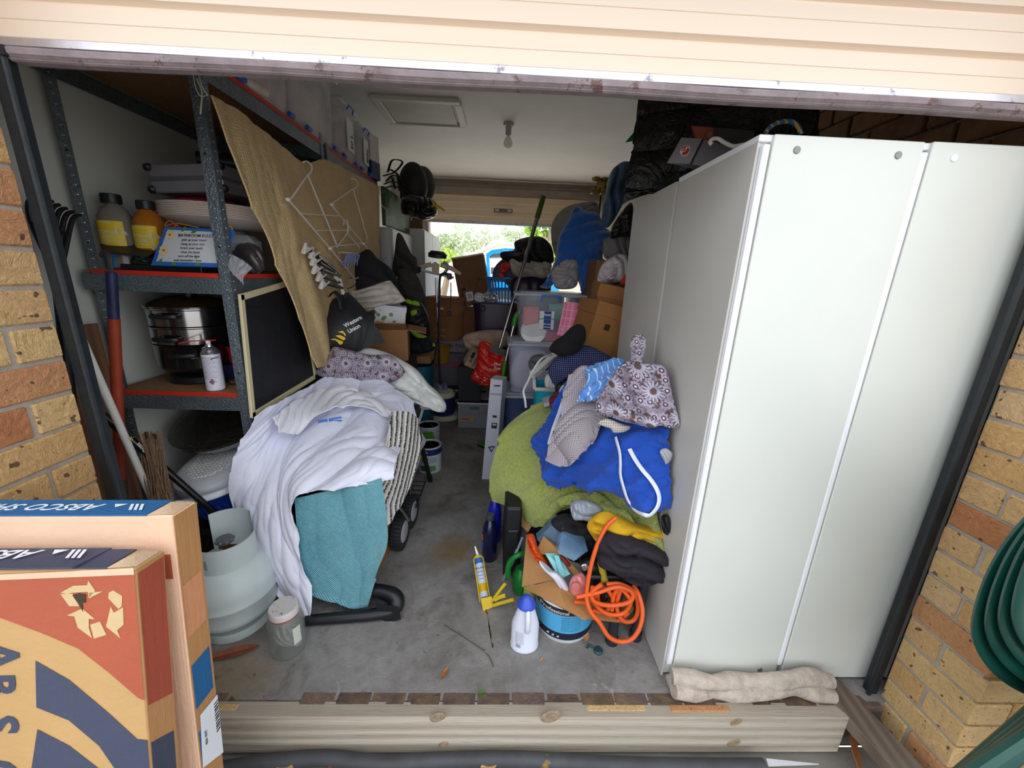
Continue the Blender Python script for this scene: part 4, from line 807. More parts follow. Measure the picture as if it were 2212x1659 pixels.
g = G(); g.lathe([(.0475, .158), (.0475, .163)], c, 36); part(jr, 'lid_band', g, M('lid_red', '#b03030', .5))
# ================================================================ tools leaning at the left
MTool = M('tool_black', '#15171a', .5, .2)
rk = thing('garden_rake', 'black garden rake head upside down against the left wall', 'rake', (-1.42, 1.30, 0))
hub = atx(126, 606, -1.40)
for k in range(7):
    g = G(); g.tube([atx(x - 15 * k, y - 7.5 * k, -1.40 - .004 * k) for x, y in ((174, 465), (164, 467), (157, 474), (151, 492), (140 + 4 * k, 540))] + [hub], [.005, .0065, .007, .007, .008, .008], 8, sm=3); part(rk, 'tine', g, MTool)
g = G(); g.tube([atx(75, 482, -1.40), atx(147, 507, -1.40)], .007, 8); part(rk, 'brace', g, MTool)
g = G(); g.tube([hub + Vector((0, 0, .02)), Vector((-1.42, 1.16, .02))], .014, 10); part(rk, 'handle', g, MTool)
a, b = atx(165, 708, -1.26), at(334, 1090, 1.36); d_ = (b - a); g = G(); g.tube([a - d_ * .15, b + d_ * (b.z / -d_.z - .02)], .0115, 12); solo('broom_handle', g, M('handle_white', '#d5d3cc', .45, var=.05), 'long white broom handle slanting across the left corner', 'pole')
t = thing('digging_bar', 'rust red steel digging bar with a blue-taped top and hooked end', 'digging tool', (-1.335, 1.39, 0))
for nm, p0, p1, r, m in (('shaft', (246, 688), (262, 1036), .017, M('bar_red', '#9c3a20', .55, var=.15, vs=20, bump=.3)), ('taped_grip', (240, 588), (246, 690), .0155, M('tape_blue', '#22284e', .5, var=.5, vs=40)), ('socket', (262, 1034), (266, 1110), .018, M('rusty_steel', '#6f6048', .6, .5, var=.4, vs=30))):
    g = G(); g.tube([at(*p0, 1.39), at(*p1, 1.39)], r, 14); part(t, nm, g, m)
g = G(); g.tube([at(266, 1105, 1.39), Vector((-1.45, 1.39, 0.0))], .012, 10); part(t, 'point', g, M('rusty_steel'))
g = G(); g.tube([at(240, 592, 1.39), at(236, 556, 1.39), at(226, 545, 1.40), at(220, 552, 1.42)], .008, 8, sm=4); part(t, 'hook', g, M('rod_dark', '#4a4642', .5, .5, var=.3))
g = G(); g.box((0, 0, 0), (.018, .30, 1.12), TR((-1.53, 1.40, .565), (0, -1, 0)), bev=.003); solo('timber_board', g, woodmat('stained_board', '#6a4a34', '#8a6248', '#7a563e', 2, .6, bumpk=.25), 'brown stained timber board leaning on the left wall', 'board')
sb = thing('straw_broom', 'old straw broom head with brown bristles on the floor', 'broom', (-1.1, 1.33, 0)); rs = random.Random(2); g = G()
for k in range(170):
    u = rs.random(); a = at(306 + 32 * u + rs.uniform(-12, 14), 930 + 70 * rs.random() ** 1.5, 1.34 + .03 * rs.random()); b = at(338 + 22 * u + rs.uniform(-16, 20), 1090 + rs.uniform(-20, 25), 1.30 + .05 * rs.random()); m = (a + b) / 2 + Vector((rs.uniform(-.01, .01), 0, 0)); g.tube([a, m, b], .0014, 4)
part(sb, 'bristles', g, M('straw', '#7d6149', .9, var=.3, vs=60), kind='stuff'); g = G(); g.hull([at(x, y, Y) for x, y in ((312, 932), (338, 938), (340, 948), (314, 950)) for Y in (1.345, 1.365)]); part(sb, 'binding', g, M('binding_dark', '#3a2e26', .8)); g = G(); g.box(at(350, 1110, 1.33), (.08, .05, .03)); part(sb, 'stub', g, M('straw'))
bp = thing('mop_handle', 'black mop handle with a yellow flower mark and white lettering', 'pole', at(505, 1145, 1.36)); a, b = at(210, 886, 1.30), at(508, 1146, 1.47); a = a - (b - a) * .06
pol = G(); pol.tube([a, b], .0125, 14); part(bp, 'shaft', pol, M('gloss_black', '#131416', .25, coat=.3))
xd = (a - b).normalized(); vd = view(a); yd = -xd.cross(vd).normalized(); yd = yd if yd.z < 0 else -yd
o_ = at(322, 981, 1.295); gg = text_g('Oates', o_ - yd * .006, xd, yd, .0125, .02); part(bp, 'lettering', drape(gg, pol, .0006, vd), MTw)
g = G(); fc = at(282, 947, 1.29)
for k in range(6): g.prism([(.002 * math.cos(w), .002 * math.sin(w)) if w < 0 else (.008 * math.cos(k * 1.047 + w), .008 * math.sin(k * 1.047 + w)) for w in (-1, -.22, 0, .22)], frame(fc, xd, yd), .0004)
part(bp, 'flower_mark', g, M('mark_yellow', '#d8d23a', .5))
# ================================================================ draped bench in the foreground
def rib_towel(name, c, c2, sc, ang):
    m, t = newmat(name, .95); co = t.new('ShaderNodeUVMap').outputs[0]; mp = t.new('ShaderNodeMapping'); mp.inputs['Rotation'].default_value = (0, 0, R_(ang)); t.link(co, mp.inputs[0]); w = t.new('ShaderNodeTexWave'); w.inputs['Scale'].default_value = sc; w.inputs['Distortion'].default_value = 1.6; w.inputs['Detail'].default_value = 2; t.link(mp.outputs[0], w.inputs[0])
    n = t.noise(t.coord('Object'), 420, 3, .7); n2 = t.noise(t.coord('Object'), 7, 3); f = t.math('ADD', t.math('MULTIPLY', w.outputs['Fac'], .7), t.math('MULTIPLY', n, .5)); o = t.ramp(f, ((.3, c), (.85, c2))); o = t.mix(t.ramp(n2, ((.45, 0.), (.7, .35))), o, tuple(v * .75 for v in lin(c))); t.col(o); t.bump(f, .9, .012); t.b.inputs['Sheen Weight'].default_value = .4; return m
MTq = rib_towel('turquoise_terry', '#2cabcb', '#8cd8e6', 58, 38)
def sheetmat(name, c, var=.03, wr=.25):
    m, t = newmat(name, .85, 0, c); co = t.coord('Object'); t.bump(t.math('ADD', t.noise(co, 9, 4, .6, .8), t.math('MULTIPLY', t.noise(co, 600, 2), .06)), wr, .03); cc = lin(c); t.col(t.ramp(t.noise(co, 4, 3), ((.3, tuple(v * (1 - var) for v in cc)), (.7, tuple(min(1, v * (1 + var)) for v in cc))))); t.b.inputs['Sheen Weight'].default_value = .15; return m
MSh = sheetmat('white_sheet', '#dfe0f0'); MSh2 = sheetmat('old_white_cloth', '#e2e3e0', .04, .5)
bn = thing('folding_bench', 'black frame under the white sheet, with a moulded loop foot', 'bench', (-.62, 1.8, 0)); MFr = M('frame_black', '#16181d', .4, var=.1)
g = G(); g.hull([(x, y, z) for x in (-.80, -.44) for y, z in ((1.45, .42), (1.45, .37), (1.70, .57), (1.72, .52), (2.15, .64), (2.15, .59))]); part(bn, 'padded_top', g, M('vinyl_black', '#1c1d20', .5))
g = G(); g.tube([(-.73, 1.262, .024), (-.46, 1.295, .026), (-.395, 1.32, .04), (-.41, 1.345, .07), (-.53, 1.36, .085), (-.72, 1.34, .085)], [.02, .024, .034, .032, .024, .02], 12, sm=5); part(bn, 'loop_foot', g, MFr)
g = G(); g.hull([at(x, y, Y) for x, y in ((812, 1302), (862, 1312), (866, 1338), (840, 1346), (815, 1335)) for Y in (1.285, 1.33)]); part(bn, 'foot_cap', g, MFr)
g = G(); g.tube([(-.68, 1.40, .06), (-.64, 1.50, .3), (-.62, 1.60, .62)], .022, 10, sm=4); part(bn, 'upright', g, MFr)
for x0, x1 in ((-.78, -.84), (-.47, -.44)):
    g = G(); g.tube([(x0, 2.05, .66), (x1, 2.39, .018)], .014, 10); g.tube([(x1, 2.375, .05), (x1, 2.40, 0.0)], .018, 10); part(bn, 'leg', g, MFr)
g = G(); g.tube([(-.49, 1.50, .52), (-.42, 1.70, .18)], .006, 8); part(bn, 'stay_rod', g, MCh)
MRug, t_ = newmat('striped_rug', .95); co = t_.new('ShaderNodeUVMap').outputs[0]; n_ = t_.noise(co, 22, 3, .6); sp_ = t_.new('ShaderNodeSeparateXYZ'); t_.link(co, sp_.inputs[0]); w_ = t_.math('SINE', t_.math('ADD', t_.math('MULTIPLY', sp_.outputs['X'], 210.0), t_.math('MULTIPLY', n_, 3.0)))
n2 = t_.noise(co, 130, 3, .8); t_.col(t_.ramp(t_.math('ADD', w_, t_.math('MULTIPLY', t_.math('SUBTRACT', n2, .5), 4.2)), ((.45, '#d3cfc9'), (.62, '#3a3637')))); t_.bump(t_.math('ADD', w_, n2), .6, .006)
g = cloth([[(846, 890, 1.70), (878, 890, 1.76), (900, 905, 1.82)], [(832, 960, 1.56), (868, 965, 1.64), (906, 975, 1.74)], [(822, 1020, 1.45), (855, 1040, 1.54), (884, 1050, 1.62)], [(812, 1070, 1.415), (842, 1088, 1.47), (862, 1092, 1.52)], [(828, 1138, 1.395), (842, 1130, 1.42), (851, 1112, 1.46)]], ((.008, .13, 8, .6),), 60, 40, .008, 3); solo('striped_rug', g, MRug, 'white woven rug with broken black stripes hanging from the right side of the bench', 'rug')
g = cloth([[(603, 838, 2.02), (630, 848, 2.0), (660, 855, 1.98)], [(590, 868, 1.92), (620, 872, 1.92), (660, 875, 1.92)], [(585, 890, 1.84), (620, 890, 1.86), (660, 890, 1.88)]], ((.004, .06, 0, .5),), 20, 20, .006); solo('rag_rug', g, MRug, 'corner of another striped rug poking out behind the left of the white sheet', 'rug')
g = cloth([[(640, 1075, 1.39), (700, 1060, 1.385), (770, 1044, 1.385), (826, 1030, 1.395)], [(645, 1150, 1.365), (705, 1140, 1.36), (772, 1130, 1.36), (836, 1110, 1.375)], [(652, 1215, 1.345), (710, 1215, 1.34), (775, 1215, 1.34), (838, 1170, 1.355)], [(662, 1262, 1.335), (715, 1276, 1.33), (770, 1282, 1.33), (818, 1225, 1.345)], [(676, 1284, 1.33), (722, 1297, 1.325), (765, 1311, 1.32), (794, 1306, 1.335)]], ((.010, .21, 4, .35), (.005, .10, -8, .5)), 80, 70, .009, 12); solo('bath_towel', g, MTq, 'turquoise ribbed bath towel hanging over the front of the bench', 'towel')
rows = [[(555, 893), (512, 965), (497, 1035), (508, 1110), (546, 1195), (602, 1292)], [(600, 868), (565, 935), (542, 1020), (550, 1110), (582, 1200), (648, 1325)], [(650, 842), (620, 900), (592, 980), (592, 1080), (618, 1185), (678, 1302)], [(700, 817), (680, 880), (655, 940), (636, 1000), (629, 1050), (638, 1088)], [(770, 813), (755, 875), (740, 930), (730, 985), (726, 1030), (728, 1062)], [(840, 832), (838, 880), (828, 925), (818, 970), (808, 1010), (806, 1043)], [(893, 872), (884, 925), (868, 955), (858, 985), (852, 1010), (850, 1033)]]
YY = [[1.49, 1.47, 1.45, 1.44, 1.40, 1.31], [1.61, 1.55, 1.47, 1.41, 1.35, 1.29], [1.84, 1.72, 1.56, 1.41, 1.33, 1.285], [2.06, 1.86, 1.66, 1.50, 1.41, 1.355], [2.10, 1.90, 1.71, 1.53, 1.41, 1.36], [2.05, 1.88, 1.72, 1.55, 1.42, 1.37], [1.98, 1.82, 1.71, 1.57, 1.45, 1.385]]
rows = [[(x, y, Y) for (x, y), Y in zip(r, yy)] for r, yy in zip(rows, YY)]; rows = [list(r) for r in zip(*rows)]
g = cloth(rows, ((.016, .22, 18, .35), (.006, .10, 50, .5), (.003, .05, 20, .7)), 120, 120, .004, 21, noise=.004); SHEETG = g; solo('bed_sheet', g, MSh, 'white bed sheet draped over the bench with a blue clothes peg on it', 'sheet')
g = cloth([[(800, 850, 1.93), (850, 850, 1.98), (892, 872, 1.98)], [(820, 895, 1.81), (862, 890, 1.87), (905, 930, 1.88)], [(845, 925, 1.735), (875, 915, 1.82), (907, 978, 1.79)]], ((.007, .07, 60, .5),), 40, 40, .004, 9); solo('pillow_case', g, MSh, 'folded white pillow case over the right corner of the bed sheet', 'linen')
g = cloth([[(585, 905, 1.55), (640, 870, 1.76), (720, 838, 1.96), (790, 850, 1.93), (842, 890, 1.79)], [(606, 935, 1.55), (662, 885, 1.73), (733, 860, 1.88), (795, 866, 1.85), (845, 897, 1.76)], [(642, 936, 1.62), (690, 896, 1.70), (745, 880, 1.80), (800, 886, 1.78), (838, 905, 1.735)]], ((.012, .09, 65, .5), (.006, .05, 55, .4)), 60, 90, .006, 31); solo('top_sheet', g, sheetmat('sheet_white_warm', '#e4e3ea'), 'second white sheet bunched across the top of the bench', 'sheet')
def peg(root_name, label, a, b, w, mat, group=None, open_=0.5):
    """two-legged spring clothes peg from jaw a to tail b"""
    a, b = Vector(a), Vector(b); L = (b - a).length; x = (b - a).normalized(); n = view(a) * -1; y = n.cross(x).normalized(); t = thing(root_name, label, 'peg', a, group=group)
    for s in (-1, 1):
        g = G(); p = [a + y * s * w * .25, a + x * L * .45 + y * s * w * .22, b + y * s * w * (.3 + open_)]; g.tube(p, [w * .22, w * .26, w * .22], 6, up=n, flat=1.3); part(t, 'leg', g, mat)
    g = G(); c = a + x * L * .42; g.tube([c - y * w * .5 + n * w * .2, c + y * w * .5 + n * w * .2], w * .2, 8); part(t, 'spring', g, M('spring_steel', '#a8a8aa', .3, .9)); return t
MPg = M('peg_blue', '#4a76c4', .45, var=.05); MPl2 = M('peg_lilac', '#8497d0', .45, var=.05)
bt = BVHTree.FromPolygons([Vector(v) for v in SHEETG.v], [list(f) for f in SHEETG.f])
def onto(px, py, off=.006):
    h = bt.ray_cast(Vector(CAM), Vector(ray(px, py)).normalized(), 9); return h[0] - view(h[0]) * off if h[0] else at(px, py, 1.68)
peg('clothes_peg', 'blue clothes peg lying on the white bed sheet', onto(687, 911, .011), onto(738, 905, .011), .016, MPg, None, .25)
# behind the bench: frilled cloth, floral cloth
MFl, t = newmat('floral_print', .9); co = t.new('ShaderNodeUVMap').outputs[0]
def flowers(t, co, sc, petals, ro, seedoff):
    mp = t.new('ShaderNodeMapping'); mp.inputs['Location'].default_value = (seedoff, seedoff * .7, 0); mp.inputs['Scale'].default_value = (sc,) * 3; t.link(co, mp.inputs[0])
    v = t.new('ShaderNodeTexVoronoi'); v.voronoi_dimensions = '2D'; v.inputs['Scale'].default_value = 1; v.inputs['Randomness'].default_value = .55; t.link(mp.outputs[0], v.inputs['Vector'])
    d = t.new('ShaderNodeVectorMath', operation='SUBTRACT'); t.link(mp.outputs[0], d.inputs[0]); t.link(v.outputs['Position'], d.inputs[1]); s = t.new('ShaderNodeSeparateXYZ'); t.link(d.outputs[0], s.inputs[0])
    r = v.outputs['Distance']; a = t.math('ARCTAN2', s.outputs['Y'], s.outputs['X']); pet = t.math('MULTIPLY', t.math('COSINE', t.math('MULTIPLY', a, petals)), ro * .28); return t.math('SUBTRACT', r, pet), r
big, rb_ = flowers(t, co, 11, 16, .34, 0); sm_, rs_ = flowers(t, co, 27, 8, .25, 3.3)
o = t.mix(t.ramp(t.noise(co, 40, 2), ((.42, 0.), (.5, 1.))), '#5d4540', '#8d8192')
o = t.mix(t.ramp(sm_, ((.38, 1.), (.40, 0.))), o, '#aaa0b2'); o = t.mix(t.ramp(rs_, ((.10, 0.), (.12, 1.), (.19, 1.), (.21, 0.))), o, '#4c3b40'); o = t.mix(t.ramp(rs_, ((.07, 1.), (.09, 0.))), o, '#d9d6e2')
o = t.mix(t.ramp(big, ((.28, 1.), (.30, 0.))), o, '#b9b3c4'); o = t.mix(t.ramp(rb_, ((.10, 1.), (.12, 0.))), o, '#6b5350'); o = t.mix(t.ramp(big, ((.29, 0.), (.30, 1.), (.33, 1.), (.34, 0.))), o, '#48383c'); t.col(o); t.bump(t.noise(co, 300, 2), .15, .003)
g = pillow([(690, 830), (735, 775), (775, 752), (815, 755), (860, 773), (900, 798), (925, 828), (948, 850), (963, 873), (957, 891), (935, 882), (905, 884), (870, 872), (800, 862), (720, 862)], 2.22, .10, .08, ((.03, .13, 35, .7), (.014, .06, 100, .8), (.007, .03, 20, .8)), 41, noise=.004); solo('frilled_cover', g, MSh2, 'old off-white frilled cover heaped behind the bed sheet', 'cloth')
g = pillow([(680, 800), (700, 788), (712, 762), (724, 749), (760, 757), (800, 766), (845, 767), (868, 792), (874, 806), (850, 824), (800, 828), (765, 818), (725, 818), (690, 812)], 2.09, .06, .03, ((.012, .11, 20, .7), (.006, .05, 80, .6)), 44, noise=.004); solo('floral_cloth', g, MFl, 'brown and lilac floral cloth crumpled on the off-white frilled cover', 'cloth')
g = pillow([(895, 870), (915, 885), (905, 905), (908, 930), (920, 950), (915, 965), (905, 975), (897, 955), (898, 925), (893, 900)], 2.2, .02, .02, ((.004, .03, 20, .5),), 6); solo('tied_cloth', g, M('cloth_grey', '#a5a8b0', .9, var=.2, vs=30), 'grey cloth strip tied and hanging below the frilled cover', 'cloth')
# trolley wheels, cans, battery box under the bench
tl = thing('hand_trolley', 'black two-wheeled trolley frame under the bench', 'trolley', (-.46, 1.82, 0))
for x, y in ((-.475, 1.74), (-.465, 1.92)):
    r = .088; m = TR((x, y, r), (0, 90, -6)); g = G(); g.lathe([(r * .62, -.022), (r * .93, -.024), (r, -.014), (r, .014), (r * .93, .024), (r * .62, .022)], (0, 0, 0), 36, m, close=True); w = part(tl, 'tyre', g, M('tyre_black', '#22252a', .75, bump=.5, bs=70))
    g = G(); g.lathe([(.001, .022), (r * .55, .024), (r * .63, .02), (r * .63, -.02), (.001, -.02)], (0, 0, 0), 28, m); part(w, 'hub', g, M('hub_grey', '#a9abb0', .45, var=.06))
    h = G()
    for k in range(30): a = k * .2094; h.box((r * math.cos(a), r * math.sin(a), 0), (.006, .007, .044), m @ TR((0, 0, 0)))
    part(w, 'tread', h, M('tyre_black'), kind='stuff')
g = G(); g.tube([(-.49, 1.74, .088), (-.49, 1.92, .088)], .01, 8); part(tl, 'axle', g, MFr); g = G()
for k in range(6): g.tube([(-.53, 1.93 + .05 * k, .12), (-.43, 1.93 + .05 * k, .12)], .003, 6)
g.tube([(-.53, 1.90, .12), (-.53, 2.2, .12)], .004, 6); g.tube([(-.43, 1.90, .12), (-.43, 2.2, .12)], .004, 6); part(tl, 'wire_deck', g, MFr); g = G(); g.tube([(-.47, 1.92, .09), (-.46, 2.02, .5)], .01, 8); part(tl, 'handle_tube', g, MFr)
p = at(845, 1125, 1.62); b_ = box_thing('battery_box', 'tan box with a yellow top between the towel and the wheels', 'box', (-.60, 1.66, 0), (.15, .2, .16), (0, 0, -6), M('tan_box', '#8a6038', .7, var=.1)); g = G(); g.box((0, 0, .164), (.14, .18, .012), bev=.003); part(b_, 'top', g, M('box_yellow', '#c89a1c', .5), world=False)
g = G(); g.tube([(-.585, 1.58, .173), (-.54, 1.585, .2), (-.545, 1.6, .23)], .01, 8); solo('white_clip', g, MWh, 'small white plastic clip on the yellow topped box', 'clip')
def paint_can(label, c, r, H, band, lidmat, art):
    t = thing('paint_can', label, 'paint can', c); g = G(); g.lathe([(r * .97, 0), (r, .004), (r, H - .006), (r * 1.02, H), (r * .96, H + .002), (r * .93, H - .008)], c, 36); b = part(t, 'can', g, M('can_print', '#c9d0d2', .45, var=.06))
    g = G(); g.lathe([(r * .93, H - .008), (r * .8, H - .006), (r * .78, H - .012), (.001, H - .012)], c, 36); part(t, 'lid', g, lidmat); g = G(); g.lathe([(r * 1.012, H * .72), (r * 1.012, H * .95)], c, 36); part(b, 'band', g, band)
    for k, (a, z, m) in enumerate(art):
        g = G(); g.lathe([(r * 1.01, H * z), (r * 1.01, H * (z + .22))], c, 6, a0=a, a1=a + 34); part(b, 'label_panel', g, m)
    g = G(); pts = [c + Vector((r * 1.02 * math.cos(R_(a)), r * 1.02 * math.sin(R_(a)), H * .82 + h)) for a, h in ((-40, 0), (-60, .05), (-100, .03), (180, .06), (140, 0))]; pts = [c + Vector((r * .8, -r * .65, H * .82)), c + Vector((r * .3, -r * .4, H + .01)), c + Vector((-r * .5, r * .2, H + .012)), c + Vector((-r * .8, r * .6, H * .82))]
    g.tube(pts, .0018, 6, sm=4); part(t, 'bail_handle', g, MCh); return t
GA = M('art_green', '#5f8a52', .5, var=.3, vs=30); NA = M('band_navy', '#1c2467', .4)
t = paint_can('four-litre paint can with a navy band and green pictures beside the rug', Vector((-.475, 2.58, 0)), .085, .19, NA, M('lid_olive', '#8d8f7c', .4, .5), ((-120, .42, GA), (-80, .42, M('art_pale', '#9ab0a8', .5)), (-125, .1, M('art_dark', '#3a4a44', .5)), (-85, .1, GA)))
gg = text_g('Paints', (-.55, 2.4, .155), (1, 0, 0), (0, 0, 1), .02, .02); cyl = G(); cyl.lathe([(.0862, 0), (.0862, .2)], (-.475, 2.58, 0), 40); part(kid(t, 'can'), 'lettering', drape(gg, cyl, .0006, Vector((.1, 1, 0)).normalized()), MTw)
paint_can('second paint can with a green rag over its rim, behind the navy banded can', Vector((-.545, 2.95, 0)), .085, .19, M('band_white', '#b9c2c8', .5), M('lid_dark', '#2e3230', .5), ())
g = cloth([[(905, 940, 2.84), (930, 932, 2.88), (938, 945, 2.9)], [(908, 955, 2.78), (928, 950, 2.8), (938, 960, 2.83)], [(910, 975, 2.80), (925, 968, 2.80), (938, 965, 2.82)]], ((.006, .04, 30, .4),), 20, 20, .004); solo('green_rag', g, M('rag_green', '#4f9a2a', .85, var=.1), 'green cloth folded over the rim of the rear paint can', 'rag')
p = atz(925, 890); g = G(); g.frus((-.66, 3.85, 0), (.2, .2), (.24, .24), .25); solo('plastic_tub', g, clear('tub_milky', '#aab2bc', .7, .4), 'milky plastic tub on the floor behind the frilled cover', 'tub')
# ---------------------------------------------------------------- tan curtain, airer, hangers
MTan_ = M('tan_knit', '#d6b98a', .95, var=.1, vs=3); t = NT(MTan_); 
co = t.new('ShaderNodeUVMap').outputs[0]; v = t.new('ShaderNodeTexVoronoi'); v.inputs['Scale'].default_value = 95; v.inputs['Randomness'].default_value = .25; t.link(co, v.inputs['Vector']); t.bump(v.outputs['Distance'], .8, .008)
X_ = lambda x, y, X: tuple(atx(x, y, X))
rows = [[X_(449, 206, -.955), X_(500, 232, -.958), X_(555, 275, -.96), X_(610, 318, -.955), X_(655, 352, -.945), X_(700, 346, -.965), X_(760, 374, -.955), X_(816, 402, -.955)],
        [X_(500, 340, -.94), X_(545, 350, -.95), X_(590, 375, -.94), X_(635, 395, -.95), X_(675, 410, -.94), X_(715, 418, -.95), X_(765, 430, -.945), X_(817, 450, -.95)],
        [X_(558, 480, -.93), X_(592, 480, -.94), X_(628, 485, -.925), X_(662, 490, -.94), X_(695, 495, -.93), X_(730, 500, -.94), X_(772, 505, -.935), X_(818, 515, -.945)],
        [X_(620, 635, -.92), X_(645, 630, -.935), X_(672, 620, -.915), X_(695, 610, -.935), X_(720, 600, -.92), X_(745, 590, -.935), X_(782, 585, -.93), X_(820, 580, -.94)],
        [X_(683, 795, -.91), X_(698, 790, -.93), X_(712, 770, -.91), X_(724, 745, -.93), X_(745, 715, -.915), X_(765, 690, -.93), X_(795, 660, -.925), X_(822, 640, -.935)]]
g = cloth(rows, ((.007, .18, 15, .4), (.003, .07, 5, .5)), 110, 130, .006, 5, px=False); TANG = g; solo('tan_curtain', g, MTan_, 'tan knitted blanket strung along the front of the shelving', 'blanket')
a = X_(449, 206, -.955); g = G(); g.tube([a, X_(438, 190, -.96), X_(430, 165, -.97), (-1.0, 1.53, 1.98)], .002, 5, sm=4); g.tube([a, X_(430, 205, -.96), X_(418, 165, -.97), (-1.0, 1.53, 1.99)], .0015, 5, sm=4); g.tube([X_(425, 170, -.975), X_(436, 200, -.965), X_(433, 246, -.965)], .0025, 6, sm=4); solo('tie_string', g, M('string_white', '#cfc9bd', .9), 'white string tying the tan blanket to the shelf post', 'string')
sc = thing('fly_screen', 'cream framed fly screen leaning against the shelving', 'screen', (-.985, 1.85, .75)); MCr = M('frame_cream', '#cfc29a', .5, var=.06); q = [Vector(X_(521, 642, -.978)), Vector(X_(612, 610, -.978)), Vector((-.978, 2.06, .80)), Vector(X_(546, 896, -.978))]
q[1] = Vector((-.978, 2.0, 1.30))
for a, b in ((q[0], q[1]), (q[1], q[2]), (q[2], q[3]), (q[3], q[0])):
    g = G(); d = (b - a).normalized(); m = frame((a + b) / 2, d, Vector((1, 0, 0))); g.box((0, 0, 0), ((b - a).length + .022, .012, .024), m, bev=.002); part(sc, 'frame_bar', g, MCr)
g = G(); g.hull([v + Vector((dx, 0, 0)) for v in q for dx in (-.0006, .0006)]); part(sc, 'mesh', g, clear('fly_mesh', '#17191f', .86, .6))
ar = thing('wire_airer', 'white wire clothes airer hanging over the tan blanket', 'airer', X_(716, 536, -.89)); MWi = M('wire_white', '#e2dcd6', .4, var=0)
def wires(root, nm, lst, X, r, mat, sm=0):
    for pts in lst:
        g = G(); g.tube([X_(x, y, X) for x, y in pts], r, 7, sm=sm); part(root, nm, g, mat)
wires(ar, 'hook', [[(655, 350), (664, 349), (673, 358), (673, 368), (665, 380)]], -.89, .004, MWi, 4); wires(ar, 'hook', [[(760, 386), (767, 387), (773, 395), (771, 403), (762, 409)]], -.89, .004, MWi, 4)
wires(ar, 'rail', [[(666, 376), (628, 430)], [(624, 432), (713, 537)], [(713, 537), (767, 602), (826, 580)], [(665, 379), (727, 528), (714, 537)], [(764, 407), (715, 441)], [(716, 443), (785, 527), (804, 550)], [(763, 409), (795, 519), (785, 527)]], -.89, .0038, MWi)
wires(ar, 'cross_bar', [[(648, 461), (737, 467)], [(680, 498), (760, 497)], [(716, 533), (784, 525)], [(740, 568), (804, 553)]], -.888, .003, MWi)
for x, y in ((622, 431), (713, 537), (716, 442), (785, 527)):
    g = G(); g.sph(X_(x, y, -.889), (.011, .011, .009), n=12, k=8); part(ar, 'joint', g, MWi)
hg = thing('coat_hanger', 'small white wire coat hanger hooked on the airer', 'hanger', X_(750, 546, -.885)); g = G(); g.tube([X_(x, y, -.882) for x, y in ((742, 486), (744, 476), (750, 477), (752, 488), (750, 504))], .0035, 7, sm=4); part(hg, 'hook', g, MWi); g = G(); g.tube([X_(x, y, -.882) for x, y in ((750, 504), (728, 534), (731, 545), (772, 547), (777, 535))], .0035, 7, closed=True); part(hg, 'shoulders', g, MWi)
for k, (a, b) in enumerate((((752, 549), (741, 573)), ((757, 548), (748, 574)), ((764, 547), (754, 575)), ((770, 548), (763, 571)), ((776, 550), (768, 572)))):
    peg('clothes_peg', 'lilac-blue peg in the bunch on the small white hanger, %s' % ('leftmost', 'second from the left', 'middle one', 'second from the right', 'rightmost')[k], X_(*a, -.875), X_(*b, -.875), .012, MPl2, 'bunch of pegs on the airer', .35)
peg('clothes_peg', 'lilac-blue peg hanging alone over the navy garment', X_(802, 570, -.875), X_(802, 596, -.875), .014, MPl2, None, .3); peg('clothes_peg', 'lilac-blue peg at the right end of the airer', X_(834, 556, -.88), X_(819, 570, -.88), .012, MPl2, None, .1)
MCk = M('clip_white', '#dcd6d6', .4, var=.05)
HG = [((673, 543), (719, 575)), ((684, 553), (722, 583)), ((688, 566), (728, 590)), ((692, 581), (733, 597)), ((699, 597), (735, 611)), ((705, 612), (739, 622))]
words = ('topmost', 'second from the top', 'third from the top', 'fourth from the top', 'fifth from the top', 'lowest')
for k, (a, b) in enumerate(HG):
    X = -.868 + .004 * (k % 2); t = thing('clip_hanger', 'black clip hanger in the bunch on the tan blanket, %s' % words[k], 'hanger', X_(*a, X), group='bunch of black clip hangers'); pa, pb = Vector(X_(*a, X)), Vector(X_(*b, X)); d = (pb - pa)
    g = G(); g.tube([pa, pa + d * .15, pb], [.012, .0095, .0085], 10); part(t, 'bar', g, M('gloss_black')); g = G(); g.sph(pa - d * .06, .0115, n=12, k=8); part(t, 'end_cap', g, M('cap_dark', '#3a3d42', .4)); g = G(); g.lathe([(.007, 0), (.009, .006), (.009, .02), (.006, .024)], (0, 0, 0), 12, frame(pa - d * .12, Vector((0, 0, 1)).cross(d.normalized()), d.normalized().cross(Vector((0, 0, 1)).cross(d.normalized()))) @ TR((0, 0, 0), (0, 180, 0))); part(t, 'white_ferrule', g, MCk)
    c = pa - d * .35 + Vector((0, 0, -.03)); u = Vector((0, .6, .8)).normalized(); w = Vector((0, .9, -.45)).normalized()
    g = G(); g.tube([c, c + u * .05], [.007, .004], 6, flat=1.6); g.tube([c, c + w * .02 + u * .045 + Vector((.01, .03, 0))], [.007, .004], 6, flat=1.6); part(t, 'clip', g, MCk)
    c = pb + Vector((0, .012, -.012)); g = G(); g.tube([c, c + Vector((0, .012, -.045))], [.006, .008], 6, flat=1.6); part(t, 'clip', g, MCk)
g = G(); g.tube([X_(x, y, -.86) for x, y in ((738, 620), (750, 624), (762, 619), (767, 610), (762, 602), (753, 602))], .0042, 8, sm=5); part(t, 'hook', g, MCh)
